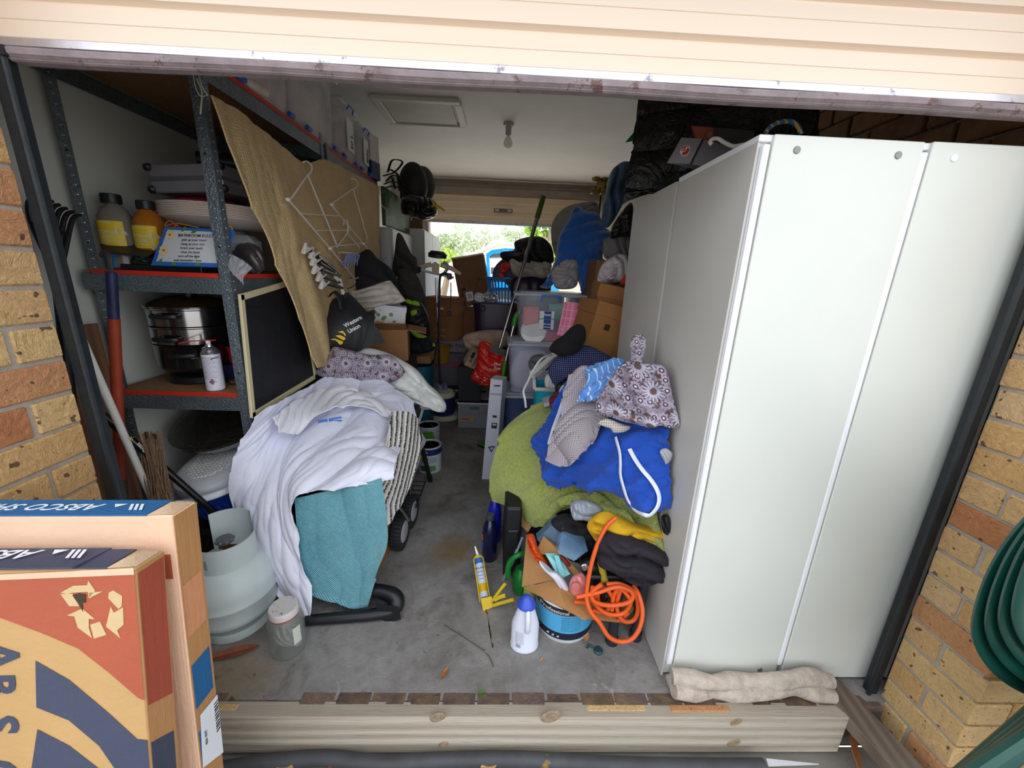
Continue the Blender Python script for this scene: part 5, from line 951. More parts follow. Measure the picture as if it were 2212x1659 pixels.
# ================================================================ tubs on the top shelf
MTb = clear('tub_frosted', '#e6e4e5', .5, .35); MClp = M('clip_blue', '#1f5fc4', .35, var=.03)
def tub(name, label, c, top, h, mat, tf=.88, rot=0, lid=None, clips=True, group=None, lidmat=None):
    """hollow tapered plastic storage tub standing at c"""
    t = thing(name, label, 'tub', c, (0, 0, rot), group); w, d = top[0] / 2, top[1] / 2; g = G(); P = []
    for z, k in ((0, tf - .03), (.012, tf), (h * .55, (tf + 1) / 2), (h * .9, .985), (h * .9, 1.03), (h, 1.04)):
        ring = []
        for i in range(32):
            a = i * math.pi / 16; s, q = math.cos(a), math.sin(a); f = (abs(s) ** 6 + abs(q) ** 6) ** (-1 / 6); ring.append((w * k * s * f, d * k * q * f, z))
        P.append(ring + ring[:1])
    g.surf(np.array(P)); n = len(P[0]); g.f.append(tuple(range(n - 1)))
    part(t, 'walls', g, mat, world=False, ang=50)
    if lid:
        g = G(); g.box((0, 0, h + .008), (top[0] * 1.07, top[1] * 1.07, .02), bev=.008); g.box((0, 0, h + .021), (top[0] * .9, top[1] * .86, .012), bev=.005); part(t, 'lid', g, lidmat or mat, world=False)
    if clips:
        for s in (-1, 1):
            g = G(); y = s * (d * 1.07); g.box((0, y, h + .004), (.13, .008, .012), bev=.002); g.box((-.06, y, h - .014), (.014, .008, .04), bev=.002); g.box((.06, y, h - .014), (.014, .008, .04), bev=.002); part(t, 'clip', g, MClp, world=False)
    return t
for k, (y, w, h, lb) in enumerate(((1.93, .50, .36, 'nearest the opening'), (2.45, .46, .36, 'second from the opening'), (2.86, .28, .30, 'third in, with a black and white label'), (3.16, .24, .27, 'farthest in, with a tall white paper label'))):
    t = tub('storage_tub', 'frosted tub on the top shelf, ' + lb, (-1.17, y, ZT), (.36, w), h, MTb, .93, 0, True, False, 'frosted tubs on the top shelf')
    g = G(); g.box((0, 0, h * .42), (.26, w * .7, h * .7), bev=.04); part(t, 'contents', g, M('tub_contents', '#c9a5a8', .8, var=.25, vs=7) if k != 1 else M('tub_contents_pale', '#d8cdc4', .8, var=.1), world=False)
    for y_ in (-.36, .36):
        g = G(); g.box((.178, y_ * w, .012), (.02, .05, .022), bev=.006); part(t, 'clip', g, MClp, world=False)
    if k >= 2:
        g = G(); g.tube([(.186, -.05, h - .02), (.2, -.04, h + .005), (.2, .04, h + .005), (.186, .05, h - .02)], .005, 6); part(t, 'handle', g, MClp, world=False)
        g = G(); g.box((.184, 0, h * .5), (.002, w * .4, h * .6)); lb_ = part(t, 'label', g, M('label_white'), world=False)
        part(lb_, 'lettering', text_g('50 L' if k == 2 else 'Baby', (.1862, .03, h * .25), (0, 0, 1), (0, -1, 0), .035, .03), MBk, world=False)
g = G(); g.tube([(-1.02, 1.80, ZT + .025), (-1.0, 1.92, ZT + .03)], .02, 10); solo('white_tube', g, M('tube_cream', '#d8d2c4', .5), 'short cream tube lying on the edge of the top shelf', 'tube')
b_ = box_thing('gift_box', 'tall white and dark blue carton at the far end of the top shelf', 'box', (-1.06, 3.36, ZT), (.17, .12, .30), (0, 0, -14), M('box_white', '#cfcac6', .6, var=.04)); g = G(); g.box((0, 0, .06), (.172, .122, .12)); part(b_, 'blue_base', g, M('box_navy', '#16245f', .5), world=False)
MGn, t = newmat('chipped_green_paint', .5); co = t.coord('Object'); o = t.mix(t.ramp(t.noise(co, 4, 3), ((.3, 0.), (.7, 1.))), '#2f4a2a', '#44603a'); o = t.mix(t.ramp(t.noise(co, 7, 6, .75, .8), ((.60, 0.), (.62, 1.))), o, '#b9b35a'); t.col(o)
g = G(); g.hull([Vector((x, y, z)) for x in (-.985, -.955) for y, z in ((3.47, 2.0), (4.35, 2.0), (4.35, 1.73), (3.47, 1.71))]); solo('painted_board', g, MGn, 'chipped dark green painted board standing on the rear white cabinets', 'board')
# rear cabinets
MCab = M('cabinet_white', '#cfcdc8', .4, var=.04)
for nm, x1, y0, y1, h, lb in (('a', -.93, 3.50, 4.25, 1.70, 'white cabinet beyond the shelving, under the green board'), ('b', -.82, 4.32, 5.3, 1.775, 'white cabinet nearest the far opening, its edge lit from outside')):
    t = thing('cabinet', lb, 'cabinet', ((x1 - 1.5) / 2, (y0 + y1) / 2, 0)); g = G(); g.box(((x1 - 1.5) / 2, (y0 + y1) / 2, h / 2), (x1 + 1.5, y1 - y0, h), bev=.002); part(t, 'carcass', g, MCab); n = 2
    for k in range(n):
        w = (y1 - y0) / n; g = G(); g.box((x1 + .009, y0 + w * (k + .5), h / 2 + .03), (.016, w - .008, h - .08), bev=.002); d = part(t, 'door', g, MCab); g = G(); g.tube([(x1 + .02, y0 + w * (k + .5) + .12 * (1 - 2 * k), h * .55), (x1 + .045, y0 + w * (k + .5) + .12 * (1 - 2 * k), h * .58), (x1 + .02, y0 + w * (k + .5) + .12 * (1 - 2 * k), h * .61)], .004, 6); part(d, 'handle', g, MCh)
# wire baskets, fan, bag on top of the cabinets
wb = thing('wire_basket', 'stack of bent black wire baskets on the rear cabinets', 'basket', at(860, 470, 3.75)); MWb = M('wire_black', '#2c2a28', .4, .6)
for pts in ([(826, 380), (850, 372), (868, 350), (846, 346), (836, 372)], [(832, 392), (850, 378), (870, 395), (872, 420), (890, 440), (912, 428)], [(828, 398), (845, 392), (866, 398), (880, 415), (905, 424)], [(832, 405), (850, 402), (870, 412), (876, 424), (900, 432), (914, 424)], [(842, 366), (858, 378), (866, 400)], [(846, 384), (852, 408)], [(858, 382), (862, 412)]):
    for dy in (0, .06, .12):
        g = G(); g.tube([at(x + dy * 25, y, 3.75 + dy) for x, y in pts], .004, 6, sm=4); part(wb, 'wire', g, MWb)
g = G(); g.tube([at(890, 425, 3.7), at(893, 450, 3.7), at(887, 476, 3.7)], .011, 8); solo('steel_rod', g, M('rod_grey', '#8a847c', .4, .6), 'grey steel strut hanging below the wire baskets', 'rod')
fn = thing('desk_fan', 'dark domed fan cage lying on the rear cabinets', 'fan', at(885, 440, 3.95)); c = at(893, 400, 3.95); g = G(); g.sph(c, (.13, .10, .19), Matrix.Identity(4), 24, 14); part(fn, 'cage', g, M('fan_dark', '#26231f', .55, .2, bump=.6, bs=60)); g = G(); g.sph(c + Vector((.06, .12, .02)), (.12, .08, .17), n=18, k=10); part(fn, 'guard', g, M('fan_brown', '#3a332c', .5))
g = pillow([(868, 430), (885, 420), (915, 425), (938, 432), (945, 452), (940, 468), (915, 476), (888, 468), (868, 460)], 3.7, .10, .08, ((.012, .06, 40, 1),), 8); solo('refuse_bag', g, M('bag_gloss', '#121315', .25, var=.2, coat=.5), 'glossy black bag hanging off the front of the rear cabinets', 'bag')
g = G(); g.tube([at(x, y, 3.58) for x, y in ((930, 428), (936, 440), (933, 447), (940, 443), (955, 450), (960, 456))], .007, 6, sm=4); g.tube([at(x, y, 3.58) for x, y in ((937, 438), (944, 450), (950, 448), (958, 455))], .006, 6, sm=4); solo('yellow_strap', g, M('strap_yellow', '#c9a02c', .7), 'yellow webbing strap on the black bag beside the far door', 'strap')
box_thing('carton', 'brown carton below the black bag on the rear cabinet', 'carton', (-1.0, 4.62, 1.78), (.30, .3, .22), (0, 0, 0), M('kraft_dim', '#6a4a2e', .8))
# dark garments and bags piled in front of the rear cabinets
MG1 = M('garment_grey', '#3c3b38', .9, var=.2, vs=8); MG2 = M('garment_navy', '#15161f', .9, var=.2, vs=10); MG3 = M('nylon_black', '#131317', .55, var=.3, vs=12); MLm = M('hivis_lime', '#8fbf1f', .6, var=.08)
def heap(name, label, cat, out, Y, b, mat, folds=((.012, .09, 40, .8), (.006, .05, 100, .7)), seed=1, back=.05, **kw):
    return solo(name, pillow(out, Y, b, back, folds, seed, **kw), mat, label, cat)
heap('trousers', 'dark grey-green trousers hanging in front of the rear cabinet', 'clothes', [(858, 505), (868, 508), (882, 535), (890, 550), (900, 560), (900, 590), (885, 600), (850, 592), (853, 540)], 3.44, .04, MG1, back=.12)
heap('jacket', 'charcoal coat slumped below the trousers', 'clothes', [(860, 585), (895, 590), (912, 620), (922, 660), (926, 720), (915, 760), (885, 740), (865, 660)], 3.3, .07, MG1, seed=5)
heap('navy_garment', 'navy jeans draped under the wire airer', 'clothes', [(768, 560), (785, 542), (800, 540), (815, 558), (835, 572), (852, 590), (860, 612), (858, 640), (820, 650), (775, 640), (766, 600)], 2.62, .07, MG2, seed=7)
heap('backpack', 'black backpack with lime panels beside the poinsettia box', 'bag', [(868, 648), (885, 640), (905, 650), (918, 665), (930, 700), (925, 740), (900, 755), (870, 740), (862, 690)], 3.12, .10, MG3, seed=9)
for k, o_ in enumerate(([(878, 646), (890, 650), (889, 658), (876, 653)], [(892, 650), (903, 652), (906, 661), (890, 658)], [(887, 672), (899, 669), (901, 678), (889, 682)], [(884, 713), (898, 717), (910, 722), (922, 726), (915, 730), (898, 728)], [(936, 740), (940, 745), (938, 750), (933, 748)])):
    heap('lime_flash', 'lime hi-vis patch %s' % ('top left on the black backpack', 'top right on the black backpack', 'small, in the middle of the black backpack', 'long, over the black sports bag', 'at the right end of the black sports bag')[k], 'patch', o_, 2.99, .012, MLm, (), 3 + k, .01)
heap('sports_bag', 'black sports bag with a lime end resting on the blue crate', 'bag', [(872, 752), (890, 732), (915, 725), (935, 735), (942, 748), (930, 760), (900, 765), (878, 764)], 3.05, .09, MG2, seed=12)
heap('folded_linen', 'stack of folded cream speckled linen on the poinsettia box', 'linen', [(748, 628), (770, 627), (800, 618), (838, 606), (850, 614), (872, 643), (876, 650), (858, 656), (830, 660), (790, 674), (765, 655)], 2.56, .05, M('linen_cream', '#cbc2ba', .9, var=.06, vs=20), ((.012, .045, 100, .35), (.006, .022, 102, .4)), 14)
MPo, t = newmat('poinsettia_print', .5); co = t.coord('Object', (1, 1, 1)); v = t.new('ShaderNodeTexVoronoi'); v.inputs['Scale'].default_value = 13; t.link(co, v.inputs['Vector']); v2 = t.new('ShaderNodeTexVoronoi'); v2.inputs['Scale'].default_value = 26; t.link(co, v2.inputs['Vector']); o = t.mix(t.ramp(v2.outputs['Distance'], ((.3, 1.), (.36, 0.))), '#d9d6da', '#5f8a5a'); o = t.mix(t.ramp(t.math('ADD', v.outputs['Distance'], t.math('MULTIPLY', t.math('SUBTRACT', t.noise(co, 40, 2), .5), .4)), ((.27, 1.), (.31, 0.))), o, '#d9806c'); t.col(o)
p = at(835, 712, 2.55); b_ = box_thing('flower_box', 'gift box printed with red poinsettias under the folded linen', 'box', (p.x, 2.62, p.z), (.19, .14, .15), (0, 6, 14), MPo)
g = G(); g.box((0, 0, .135), (.196, .146, .032)); part(b_, 'lid', g, M('lid_lilac', '#d5d3e2', .5), world=False); g = G(); g.box((.096, 0, .06), (.003, .142, .118)); part(b_, 'end_panel', g, woodmat('end_wood', '#4e3a30', '#7a6252', '#5a463a', 2), world=False)
p = at(845, 740, 2.5); box_thing('carton', 'open brown carton with spread flaps under the poinsettia box', 'carton', (-.74, 2.62, .80), (.26, .26, .20), (0, 0, 10), M('kraft_mid', '#94683f', .8, var=.08), None, (('right', 100, .12), ('front', 60, .10), ('left', 110, .1)))
box_thing('storage_crate', 'low black crate stacked under the open carton', 'crate', (-.76, 2.62, .40), (.34, .34, .39), (0, 0, 0), M('crate_black', '#1a1b1e', .6)); box_thing('storage_crate', 'black crate on the floor beneath the stack of the open carton', 'crate', (-.76, 2.62, 0), (.34, .34, .395), (0, 0, 0), M('crate_black'))
tub('storage_tub', 'teal plastic crate under the sports bag', (-.74, 3.25, .0), (.36, .30), .62, M('teal_plastic', '#0f5c74', .45), .94, 0, None, False); box_thing('carton', 'shallow brown carton tray on the teal crate', 'carton', (-.74, 3.25, .645), (.36, .3, .06), (0, 0, 4), M('kraft_mid'))
# black shopping bag
ba = thing('shopping_bag', 'black non-woven shopping bag with a yellow and white company mark', 'bag', at(750, 765, 2.28)); MNw = M('nonwoven_black', '#17181d', .6, var=.15, vs=20, bump=.2, bs=200)
g = cloth([[(660, 690, 2.16), (692, 668, 2.20), (722, 650, 2.23), (753, 632, 2.26)], [(672, 715, 2.12), (708, 698, 2.14), (745, 676, 2.18), (782, 665, 2.24)], [(684, 742, 2.12), (724, 728, 2.12), (765, 708, 2.16), (808, 700, 2.22)], [(698, 770, 2.15), (738, 766, 2.15), (785, 752, 2.18), (830, 738, 2.23)]], ((.006, .14, 60, .5), (.002, .05, 20, .8)), 50, 50, .015, 17); BAGG = g; part(ba, 'body', g, MNw)
for pts in ([(677, 664), (690, 660), (698, 680), (708, 705), (725, 725)], [(712, 640), (722, 630), (735, 648), (738, 668)]):
    g = G(); g.tube([at(x, y, 2.125 + .03 * (k == 0)) for k, (x, y) in enumerate(pts)], .013, 8, sm=4, flat=.2, up=(0, -1, 0)); part(ba, 'strap', g, MNw)
o_ = at(746, 708, 2.10); xd = (at(785, 687, 2.13) - o_).normalized(); vd = view(o_); yd = xd.cross(vd).normalized(); yd = yd if yd.z > 0 else -yd
for s_, d_ in (('Western', 0), ('Union', .034)):
    part(ba, 'lettering', drape(text_g(s_, o_ - yd * d_, xd, yd, .021, .03, wide=.95), BAGG, .002, vd), MTw)
fr = frame(o_ - xd * .095 - yd * .035, xd, yd)
for pl_ in ([(0, .02), (.02, .012), (.045, -.02), (.04, -.03), (.026, -.03)], [(.03, .024), (.05, .016), (.066, -.006), (.062, -.018), (.05, -.016)], [(.052, .034), (.075, .028), (.078, .004), (.07, -.002), (.07, .016)]):
    g = G(); g.prism(pl_, fr, .001); part(ba, 'logo_stroke', drape(g, BAGG, .003, vd), M('logo_yellow', '#e8c31c', .5))
# ================================================================ middle of the aisle, far end
gs = thing('garment_steamer', 'garment steamer stand with a beige hanger arm and navy base on the floor', 'steamer', (-.53, 3.62, 0)); MBe = M('beige_plastic', '#c9b79a', .5, var=.05); S0 = lambda x, y, Y=3.6: at(x, y, Y)
g = G(); g.lathe([(.15, 0), (.155, .01), (.15, .045), (.12, .05)], (-.53, 3.62, 0), 30, sx=1, sy=.8); part(gs, 'base', g, M('base_cream', '#c9c2b2', .5)); g = G(); g.lathe([(.115, .22), (.12, .235), (.10, .27), (.03, .28), (.001, .28)], (-.53, 3.62, 0), 30); part(gs, 'tank_cap', g, M('base_cream')); g = G(); g.lathe([(.112, .05), (.118, .08), (.118, .22), (.1, .225)], (-.53, 3.62, 0), 30); part(gs, 'water_tank', g, M('tank_navy', '#232a60', .35))
g = G(); g.tube([(-.55, 3.62, .26), (-.555, 3.62, .34)], [.03, .018], 12); g.tube([(-.50, 3.62, .26), (-.50, 3.62, .33)], [.022, .014], 12); part(gs, 'pole_socket', g, M('socket_lilac', '#6e70a4', .4))
top = S0(942, 600); g = G(); g.tube([(-.555, 3.62, .32), top], .011, 10); part(gs, 'pole', g, MCh)
for y in (663, 745): g = G(); p = S0(943, y); g.lathe([(.015, 0), (.015, .035)], p, 12); part(gs, 'pole_clamp', g, M('clamp_red', '#a02c24', .4))
g = G(); g.hull([S0(x, y, Y) for x, y in ((932, 570), (940, 565), (950, 572), (948, 590), (933, 588)) for Y in (3.56, 3.6)]); part(gs, 'hanger_block', g, MBe)
for pts in (((932, 571), (905, 578), (886, 581)), ((952, 572), (975, 580), (995, 592))): g = G(); g.tube([S0(*p) for p in pts], [.02, .02, .013], 10, flat=.6); part(gs, 'hanger_arm', g, MBe)
g = G(); g.tube([S0(896, 580), S0(932, 589), S0(980, 600)], .011, 8); part(gs, 'trouser_bar', g, M('bar_pale', '#d9c9c6', .4))
for x, y in ((904, 583), (971, 597)): g = G(); g.box(S0(x, y, 3.57), (.04, .04, .055), bev=.008); part(gs, 'bar_clip', g, M('clip_navy', '#17163a', .4))
g = G(); c = S0(945, 553); g.lathe([(.001, .042), (.055, .04), (.082, .016), (.078, -.014), (.001, -.024)], (0, 0, 0), 26, TR(c, (6, 4, 0)), sy=.7); hd = part(gs, 'steam_head', g, M('head_black', '#1d1a18', .35)); g = G(); g.tube([S0(958, 565), S0(968, 576), S0(960, 590)], .014, 10, sm=3); part(gs, 'head_grip', g, M('grip_grey', '#9a9098', .5)); g = G()
for k in range(8): g.sph(S0(932 + 3.4 * k, 553, 3.52), .0028, n=6, k=4)
part(hd, 'steam_holes', g, M('hole_tan', '#b59a6a', .5), kind='stuff')
g = G(); g.tube([S0(x, y, 3.56) for x, y in ((968, 592), (955, 592), (950, 605), (949, 650), (948, 720), (949, 800), (953, 830))], .011, 8, sm=5); part(gs, 'steam_hose', g, M('hose_black', '#25232a', .5)); g = G(); g.tube([S0(x, y, 3.55) for x, y in ((974, 610), (974, 640), (972, 668))], .005, 6, sm=3); g.box(S0(971, 676, 3.55), (.035, .02, .04), bev=.006); part(gs, 'power_cord', g, M('hose_black'))
g = G(); g.tube([S0(x, y, 3.58) for x, y in ((948, 720), (941, 760), (935, 800), (936, 830), (945, 838))], .005, 6, sm=4); part(gs, 'floor_cord', g, M('hose_black'))
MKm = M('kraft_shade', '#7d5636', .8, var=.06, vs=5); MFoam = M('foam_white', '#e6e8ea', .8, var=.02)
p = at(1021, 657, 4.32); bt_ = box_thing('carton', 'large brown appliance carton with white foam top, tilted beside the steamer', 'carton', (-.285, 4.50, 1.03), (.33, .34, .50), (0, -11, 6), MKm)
g = G(); g.box((0, .03, .507), (.34, .38, .016)); part(bt_, 'foam_top', g, MFoam, world=False); g = G(); g.box((.171, .04, .25), (.016, .37, .5)); part(bt_, 'foam_side', g, MFoam, world=False)
D_ = (.33, .34, .50); bo = kid(bt_, 'body'); g = G(); g.box((-.05, -.1712, .10), (.075, .001, .095)); lb_ = part(bt_, 'shipping_label', g, M('label_white'), world=False)
for k in range(7): g = G(); g.box((-.05, -.172, .08 + .008 * k), (.042, .001, .003 + .001 * (k % 2))); part(lb_, 'barcode_bar', g, MBk, world=False)
MPk = M('print_brown', '#4a3020', .8)
for s_, x, z, h, r in (('FRAGILE', .05, .20, .016, 90), ('K', .09, .24, .05, 20), ('THIS SIDE UP', -.02, .22, .012, 90), ('HEAVY', .12, .36, .014, 90)): front_print(bt_, bo, s_, x, z, h, MPk, D_, .01, r)
for a in ((-.12, .08, .02, .14), (-.105, .18, .05, .03)): g = G(); g.box((a[0], -.1712, a[1]), (a[2], .001, a[3])); part(bo, 'print_block', g, MPk, world=False)
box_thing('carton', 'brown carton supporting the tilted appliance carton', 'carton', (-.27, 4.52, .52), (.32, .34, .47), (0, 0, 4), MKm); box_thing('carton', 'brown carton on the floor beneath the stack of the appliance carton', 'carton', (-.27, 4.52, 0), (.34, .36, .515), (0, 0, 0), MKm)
for lb, x, y0, Y, w, h, tx in (('archive carton with a lid behind the steamer pole', 958, 690, 4.1, .34, .22, None), ('brown moving carton with printed words below the archive carton', 961, 736, 4.0, .26, .24, ('WITH US', 'everything'))):
    p = at(x, y0, Y); b_ = box_thing('carton', lb, 'carton', (p.x, Y + .15, p.z), (w, .3, h), (0, 0, -12), M('kraft_mid2', '#8f5f38', .8, var=.06), lid=.05 if tx is None else None)
    if tx:
        for k, s_ in enumerate(tx): front_print(b_, kid(b_, 'body'), s_, -.02, .10 - .06 * k, .02, M('print_cream', '#b89a72', .8), (w, .3, h))
    else: g = G(); g.box((0, -.1512, h * .5), (.07, .002, .02), bev=.0008); part(b_, 'hand_hole', g, MTw, world=False)
z1 = at(961, 736, 4.0).z; b_ = box_thing('carton', 'grey carton with blue lettering under the brown moving carton', 'carton', (-.53, 4.2, .56), (.34, .3, z1 - .565), (0, 0, 0), M('card_grey', '#8f8c96', .8, var=.05)); front_print(b_, kid(b_, 'body'), 'TWIN PACK', .06, .05, .04, M('print_indigo', '#33356a', .7), (.34, .3, .2))
D_ = (.42, .32, .34); b_ = box_thing('carton', 'grey postal carton with red lettering', 'carton', (-.52, 4.15, .215), D_, (0, 0, 0), M('card_grey2', '#6d6973', .8, var=.05)); front_print(b_, kid(b_, 'body'), 'POST', .06, .2, .062, M('post_red', '#b8344a', .6), D_, .03); g = G(); g.lathe([(.001, .001), (.035, .001), (.035, 0)], (0, 0, 0), 20, frame((-.115, -.161, .225), (1, 0, 0), (0, 0, 1)), a0=90, a1=270); part(kid(b_, 'body'), 'post_mark', g, M('post_red'), world=False)
g = G(); g.lathe([(.085, 0), (.09, .01), (.11, .16), (.115, .165), (.108, .165), (.085, .015), (.001, .01)], at(950, 782, 3.93), 28); solo('bucket', g, M('bucket_yellow', '#b58a1e', .45), 'yellow bucket wedged behind the steamer pole', 'bucket')
for k in range(2):
    z0 = .105 * k; t = thing('cement_bag', 'green and white bag of concrete mix, %s of two' % ('lower', 'upper')[k], 'bag', (-.44, 4.12, z0)); g = G(); g.box((0, 0, .05), (.42, .3, .10), bev=.035); part(t, 'body', g, M('bag_green', '#163a28', .6, var=.15), world=False); g = G(); g.box((.135, 0, .05), (.15, .304, .102), bev=.034); b_ = part(t, 'white_band', g, M('bag_white', '#a9abb2', .6), world=False); front_print(t, kid(t, 'body'), 'Concrete', -.03, .04, .05, MTw, (0, .302, 0), .02, y=-.151)
# purple tub, basket, clothes behind the poles
pt = tub('storage_tub', 'big dark purple plastic tub in the middle of the aisle', (-.03, 3.78, .66), (.44, .34), .44, M('purple_plastic', '#2a1230', .4, var=.05), .93, 0, True, False)
g = G(); g.box((-.13, -.185, .40), (.04, .02, .05), bev=.006); part(pt, 'latch', g, MG3, world=False)
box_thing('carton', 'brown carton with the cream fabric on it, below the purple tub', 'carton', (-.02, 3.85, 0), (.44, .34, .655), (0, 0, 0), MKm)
heap('cream_fabric', 'crumpled cream quilt below the purple tub', 'cloth', [(1000, 728), (1020, 718), (1060, 712), (1095, 716), (1098, 745), (1050, 760), (1010, 755)], 3.5, .08, M('quilt_cream', '#b89a8a', .9, var=.15, vs=12), seed=22, back=.28)
lbk = thing('laundry_basket', 'blue slotted laundry basket full of clothes', 'basket', (.05, 3.62, 1.115)); MBk2 = M('basket_blue', '#2c78c8', .4, var=.04); w0, w1, h = .13, .165, .22; c = Vector((.05, 3.66, 1.115))
g = G(); g.lathe([(w0, 0), (w0, .012)], c, 36, sx=1.1); part(lbk, 'base', g, MBk2); g = G(); g.lathe([(w1 - .004, h - .03), (w1, h - .03), (w1 + .018, h - .008), (w1 + .018, h), (w1 - .004, h)], c, 36, sx=1.1, close=True); part(lbk, 'rim', g, MBk2); g = G(); g.lathe([(w0 + .019, h * .48), (w0 + .023, h * .48), (w0 + .026, h * .56), (w0 + .022, h * .56)], c, 36, sx=1.1, close=True); part(lbk, 'band', g, MBk2); g = G()
for k in range(34):
    a = k * .1848; g.tube([c + Vector((1.1 * r * math.cos(a), r * math.sin(a), z)) for r, z in ((w0, 0), (w1, h - .02))], .0055, 5)
part(lbk, 'slats', g, MBk2, kind='stuff')
heap('clothes_heap', 'dark mixed clothes heaped in the blue laundry basket', 'clothes', [(1065, 600), (1070, 575), (1095, 555), (1120, 565), (1135, 590), (1130, 620), (1118, 640), (1090, 610)], 3.55, .07, M('plaid_dark', '#4a4450', .9, var=.5, vs=18), seed=25); heap('red_garment', 'red garment on top of the laundry basket', 'clothes', [(1080, 572), (1098, 567), (1103, 578), (1085, 590)], 3.45, .03, M('cloth_red', '#c23222', .8)); heap('red_label', 'small red tag below the red garment', 'clothes', [(1077, 592), (1085, 590), (1088, 598), (1080, 601)], 3.42, .01, M('cloth_red'), ())
heap('foil_dish', 'silver ribbed lamp shade lying on the purple tub', 'shade', [(1042, 640), (1050, 632), (1066, 632), (1076, 645), (1068, 655), (1050, 652)], 3.52, .05, M('silver', '#c9cdd4', .2, .8), ((.006, .014, 10, .1),)); heap('papers', 'pale papers and toys beside the silver shade', 'papers', [(1024, 642), (1030, 632), (1045, 636), (1048, 650), (1030, 652)], 3.56, .03, M('paper_mix', '#c0c4c4', .7, var=.3, vs=40)); heap('white_card', 'white card standing between carton and basket', 'card', [(1052, 632), (1064, 610), (1068, 620), (1060, 640)], 3.7, .01, MTw, ())
heap('dark_clothes', 'black clothes bundled on top of the laundry', 'clothes', [(1082, 545), (1110, 540), (1112, 522), (1140, 512), (1170, 512), (1190, 530), (1196, 555), (1190, 570), (1140, 572), (1110, 566), (1085, 560)], 3.45, .10, MG3, seed=28, back=.1)
heap('folded_bag', 'cream tote and olive bag folded under the black clothes', 'bag', [(1100, 555), (1115, 568), (1140, 560), (1190, 568), (1180, 600), (1150, 598), (1110, 595)], 3.42, .06, M('bag_khaki', '#a89f90', .8, var=.25, vs=9), seed=30); heap('purple_bag', 'dark purple suitcase between the pole and the clear tub', 'suitcase', [(1110, 600), (1180, 596), (1190, 625), (1178, 650), (1112, 650)], 3.48, .06, M('purple_plastic'), ((.004, .1, 0, .3),))
heap('seat_cover', 'pale grey padded cover leaning behind the blue blanket', 'cover', [(1190, 500), (1200, 468), (1225, 446), (1262, 437), (1292, 442), (1295, 520), (1280, 570), (1220, 575), (1198, 550)], 3.5, .08, M('cover_grey', '#8f8b86', .85, var=.05), seed=33, back=.08)
MBb = M('blanket_blue', '#1455a4', .95, var=.06, vs=6, sheen=.5)
heap('fleece_blanket', 'bright blue fleece blanket piled high beside the wardrobe', 'blanket', [(1166, 620), (1172, 618), (1190, 585), (1200, 555), (1208, 510), (1225, 480), (1243, 445), (1262, 455), (1292, 462), (1305, 490), (1318, 500), (1322, 520), (1302, 545), (1306, 600), (1300, 622), (1262, 640), (1250, 610), (1230, 570), (1205, 590), (1188, 622)], 2.95, .12, MBb, ((.045, .20, 55, .6), (.018, .09, 110, .7)), 36, .10, noise=.006, n=120, rings=30, center=(1255, 540, 2.95)); g = cloth([[(1262, 560, 2.82), (1285, 560, 2.80), (1303, 560, 2.84)], [(1258, 600, 2.82), (1282, 605, 2.80), (1304, 600, 2.84)], [(1254, 628, 2.83), (1275, 632, 2.82), (1300, 622, 2.85)]], ((.008, .06, 10, .5),), 30, 30, .01); solo('fleece_corner', g, MBb, 'hem of the blue fleece hanging over the clear tub', 'blanket')
heap('grey_hoodie', 'light grey hooded top crumpled on the clear tub', 'clothes', [(1190, 590), (1205, 570), (1228, 558), (1248, 565), (1250, 600), (1240, 622), (1205, 624), (1195, 612)], 2.85, .07, M('hoodie_grey', '#a39da2', .9, var=.08), ((.018, .06, 60, .9), (.008, .04, 120, .8)), 38); heap('grey_sheets', 'grey bedding stuffed behind the rear wardrobe edge', 'linen', [(1303, 520), (1320, 510), (1345, 503), (1362, 512), (1362, 560), (1330, 565), (1305, 555)], 2.7, .07, M('bedding_grey', '#7e7a7c', .9, var=.08), ((.016, .06, 15, .7),), 40)
b_ = heap('plastic_bag', 'white plastic shopping bag with a red mark on the boxes', 'bag', [(1290, 608), (1298, 575), (1320, 555), (1345, 548), (1358, 560), (1358, 600), (1335, 610), (1310, 614)], 2.45, .06, M('poly_white', '#cfc6cc', .35, var=.08), ((.012, .05, 40, .9), (.006, .03, 100, .9)), 42); g = G(); g.hull([at(x, y, 2.36) for x, y in ((1340, 605), (1357, 590), (1357, 612), (1342, 614))] + [at(x, y, 2.40) for x, y in ((1340, 605), (1357, 590), (1357, 612), (1342, 614))]); part(b_, 'red_mark', g, M('cloth_red'))
g = G(); p = at(1312, 607, 2.37)
for k in range(7): g.box(p + Vector((.006 * k, 0, 0)), (.003, .001, .022))
part(b_, 'barcode', g, MBk, kind='stuff')
hat = thing('pole_duster', 'long chrome pole with a green grip standing in the red bag', 'pole', at(1075, 760, 3.02)); a, b = at(1174, 424, 3.22), at(1072, 775, 3.0)
g = G(); g.tube([a + (b - a) * .08, a + (b - a) * .35, b], [.016, .014, .011], 10); part(hat, 'shaft', g, M('pole_steel', '#a5a19c', .25, .9)); g = G(); g.tube([a, a + (b - a) * .13], [.019, .02], 12); part(hat, 'grip', g, M('grip_green', '#33521e', .5))
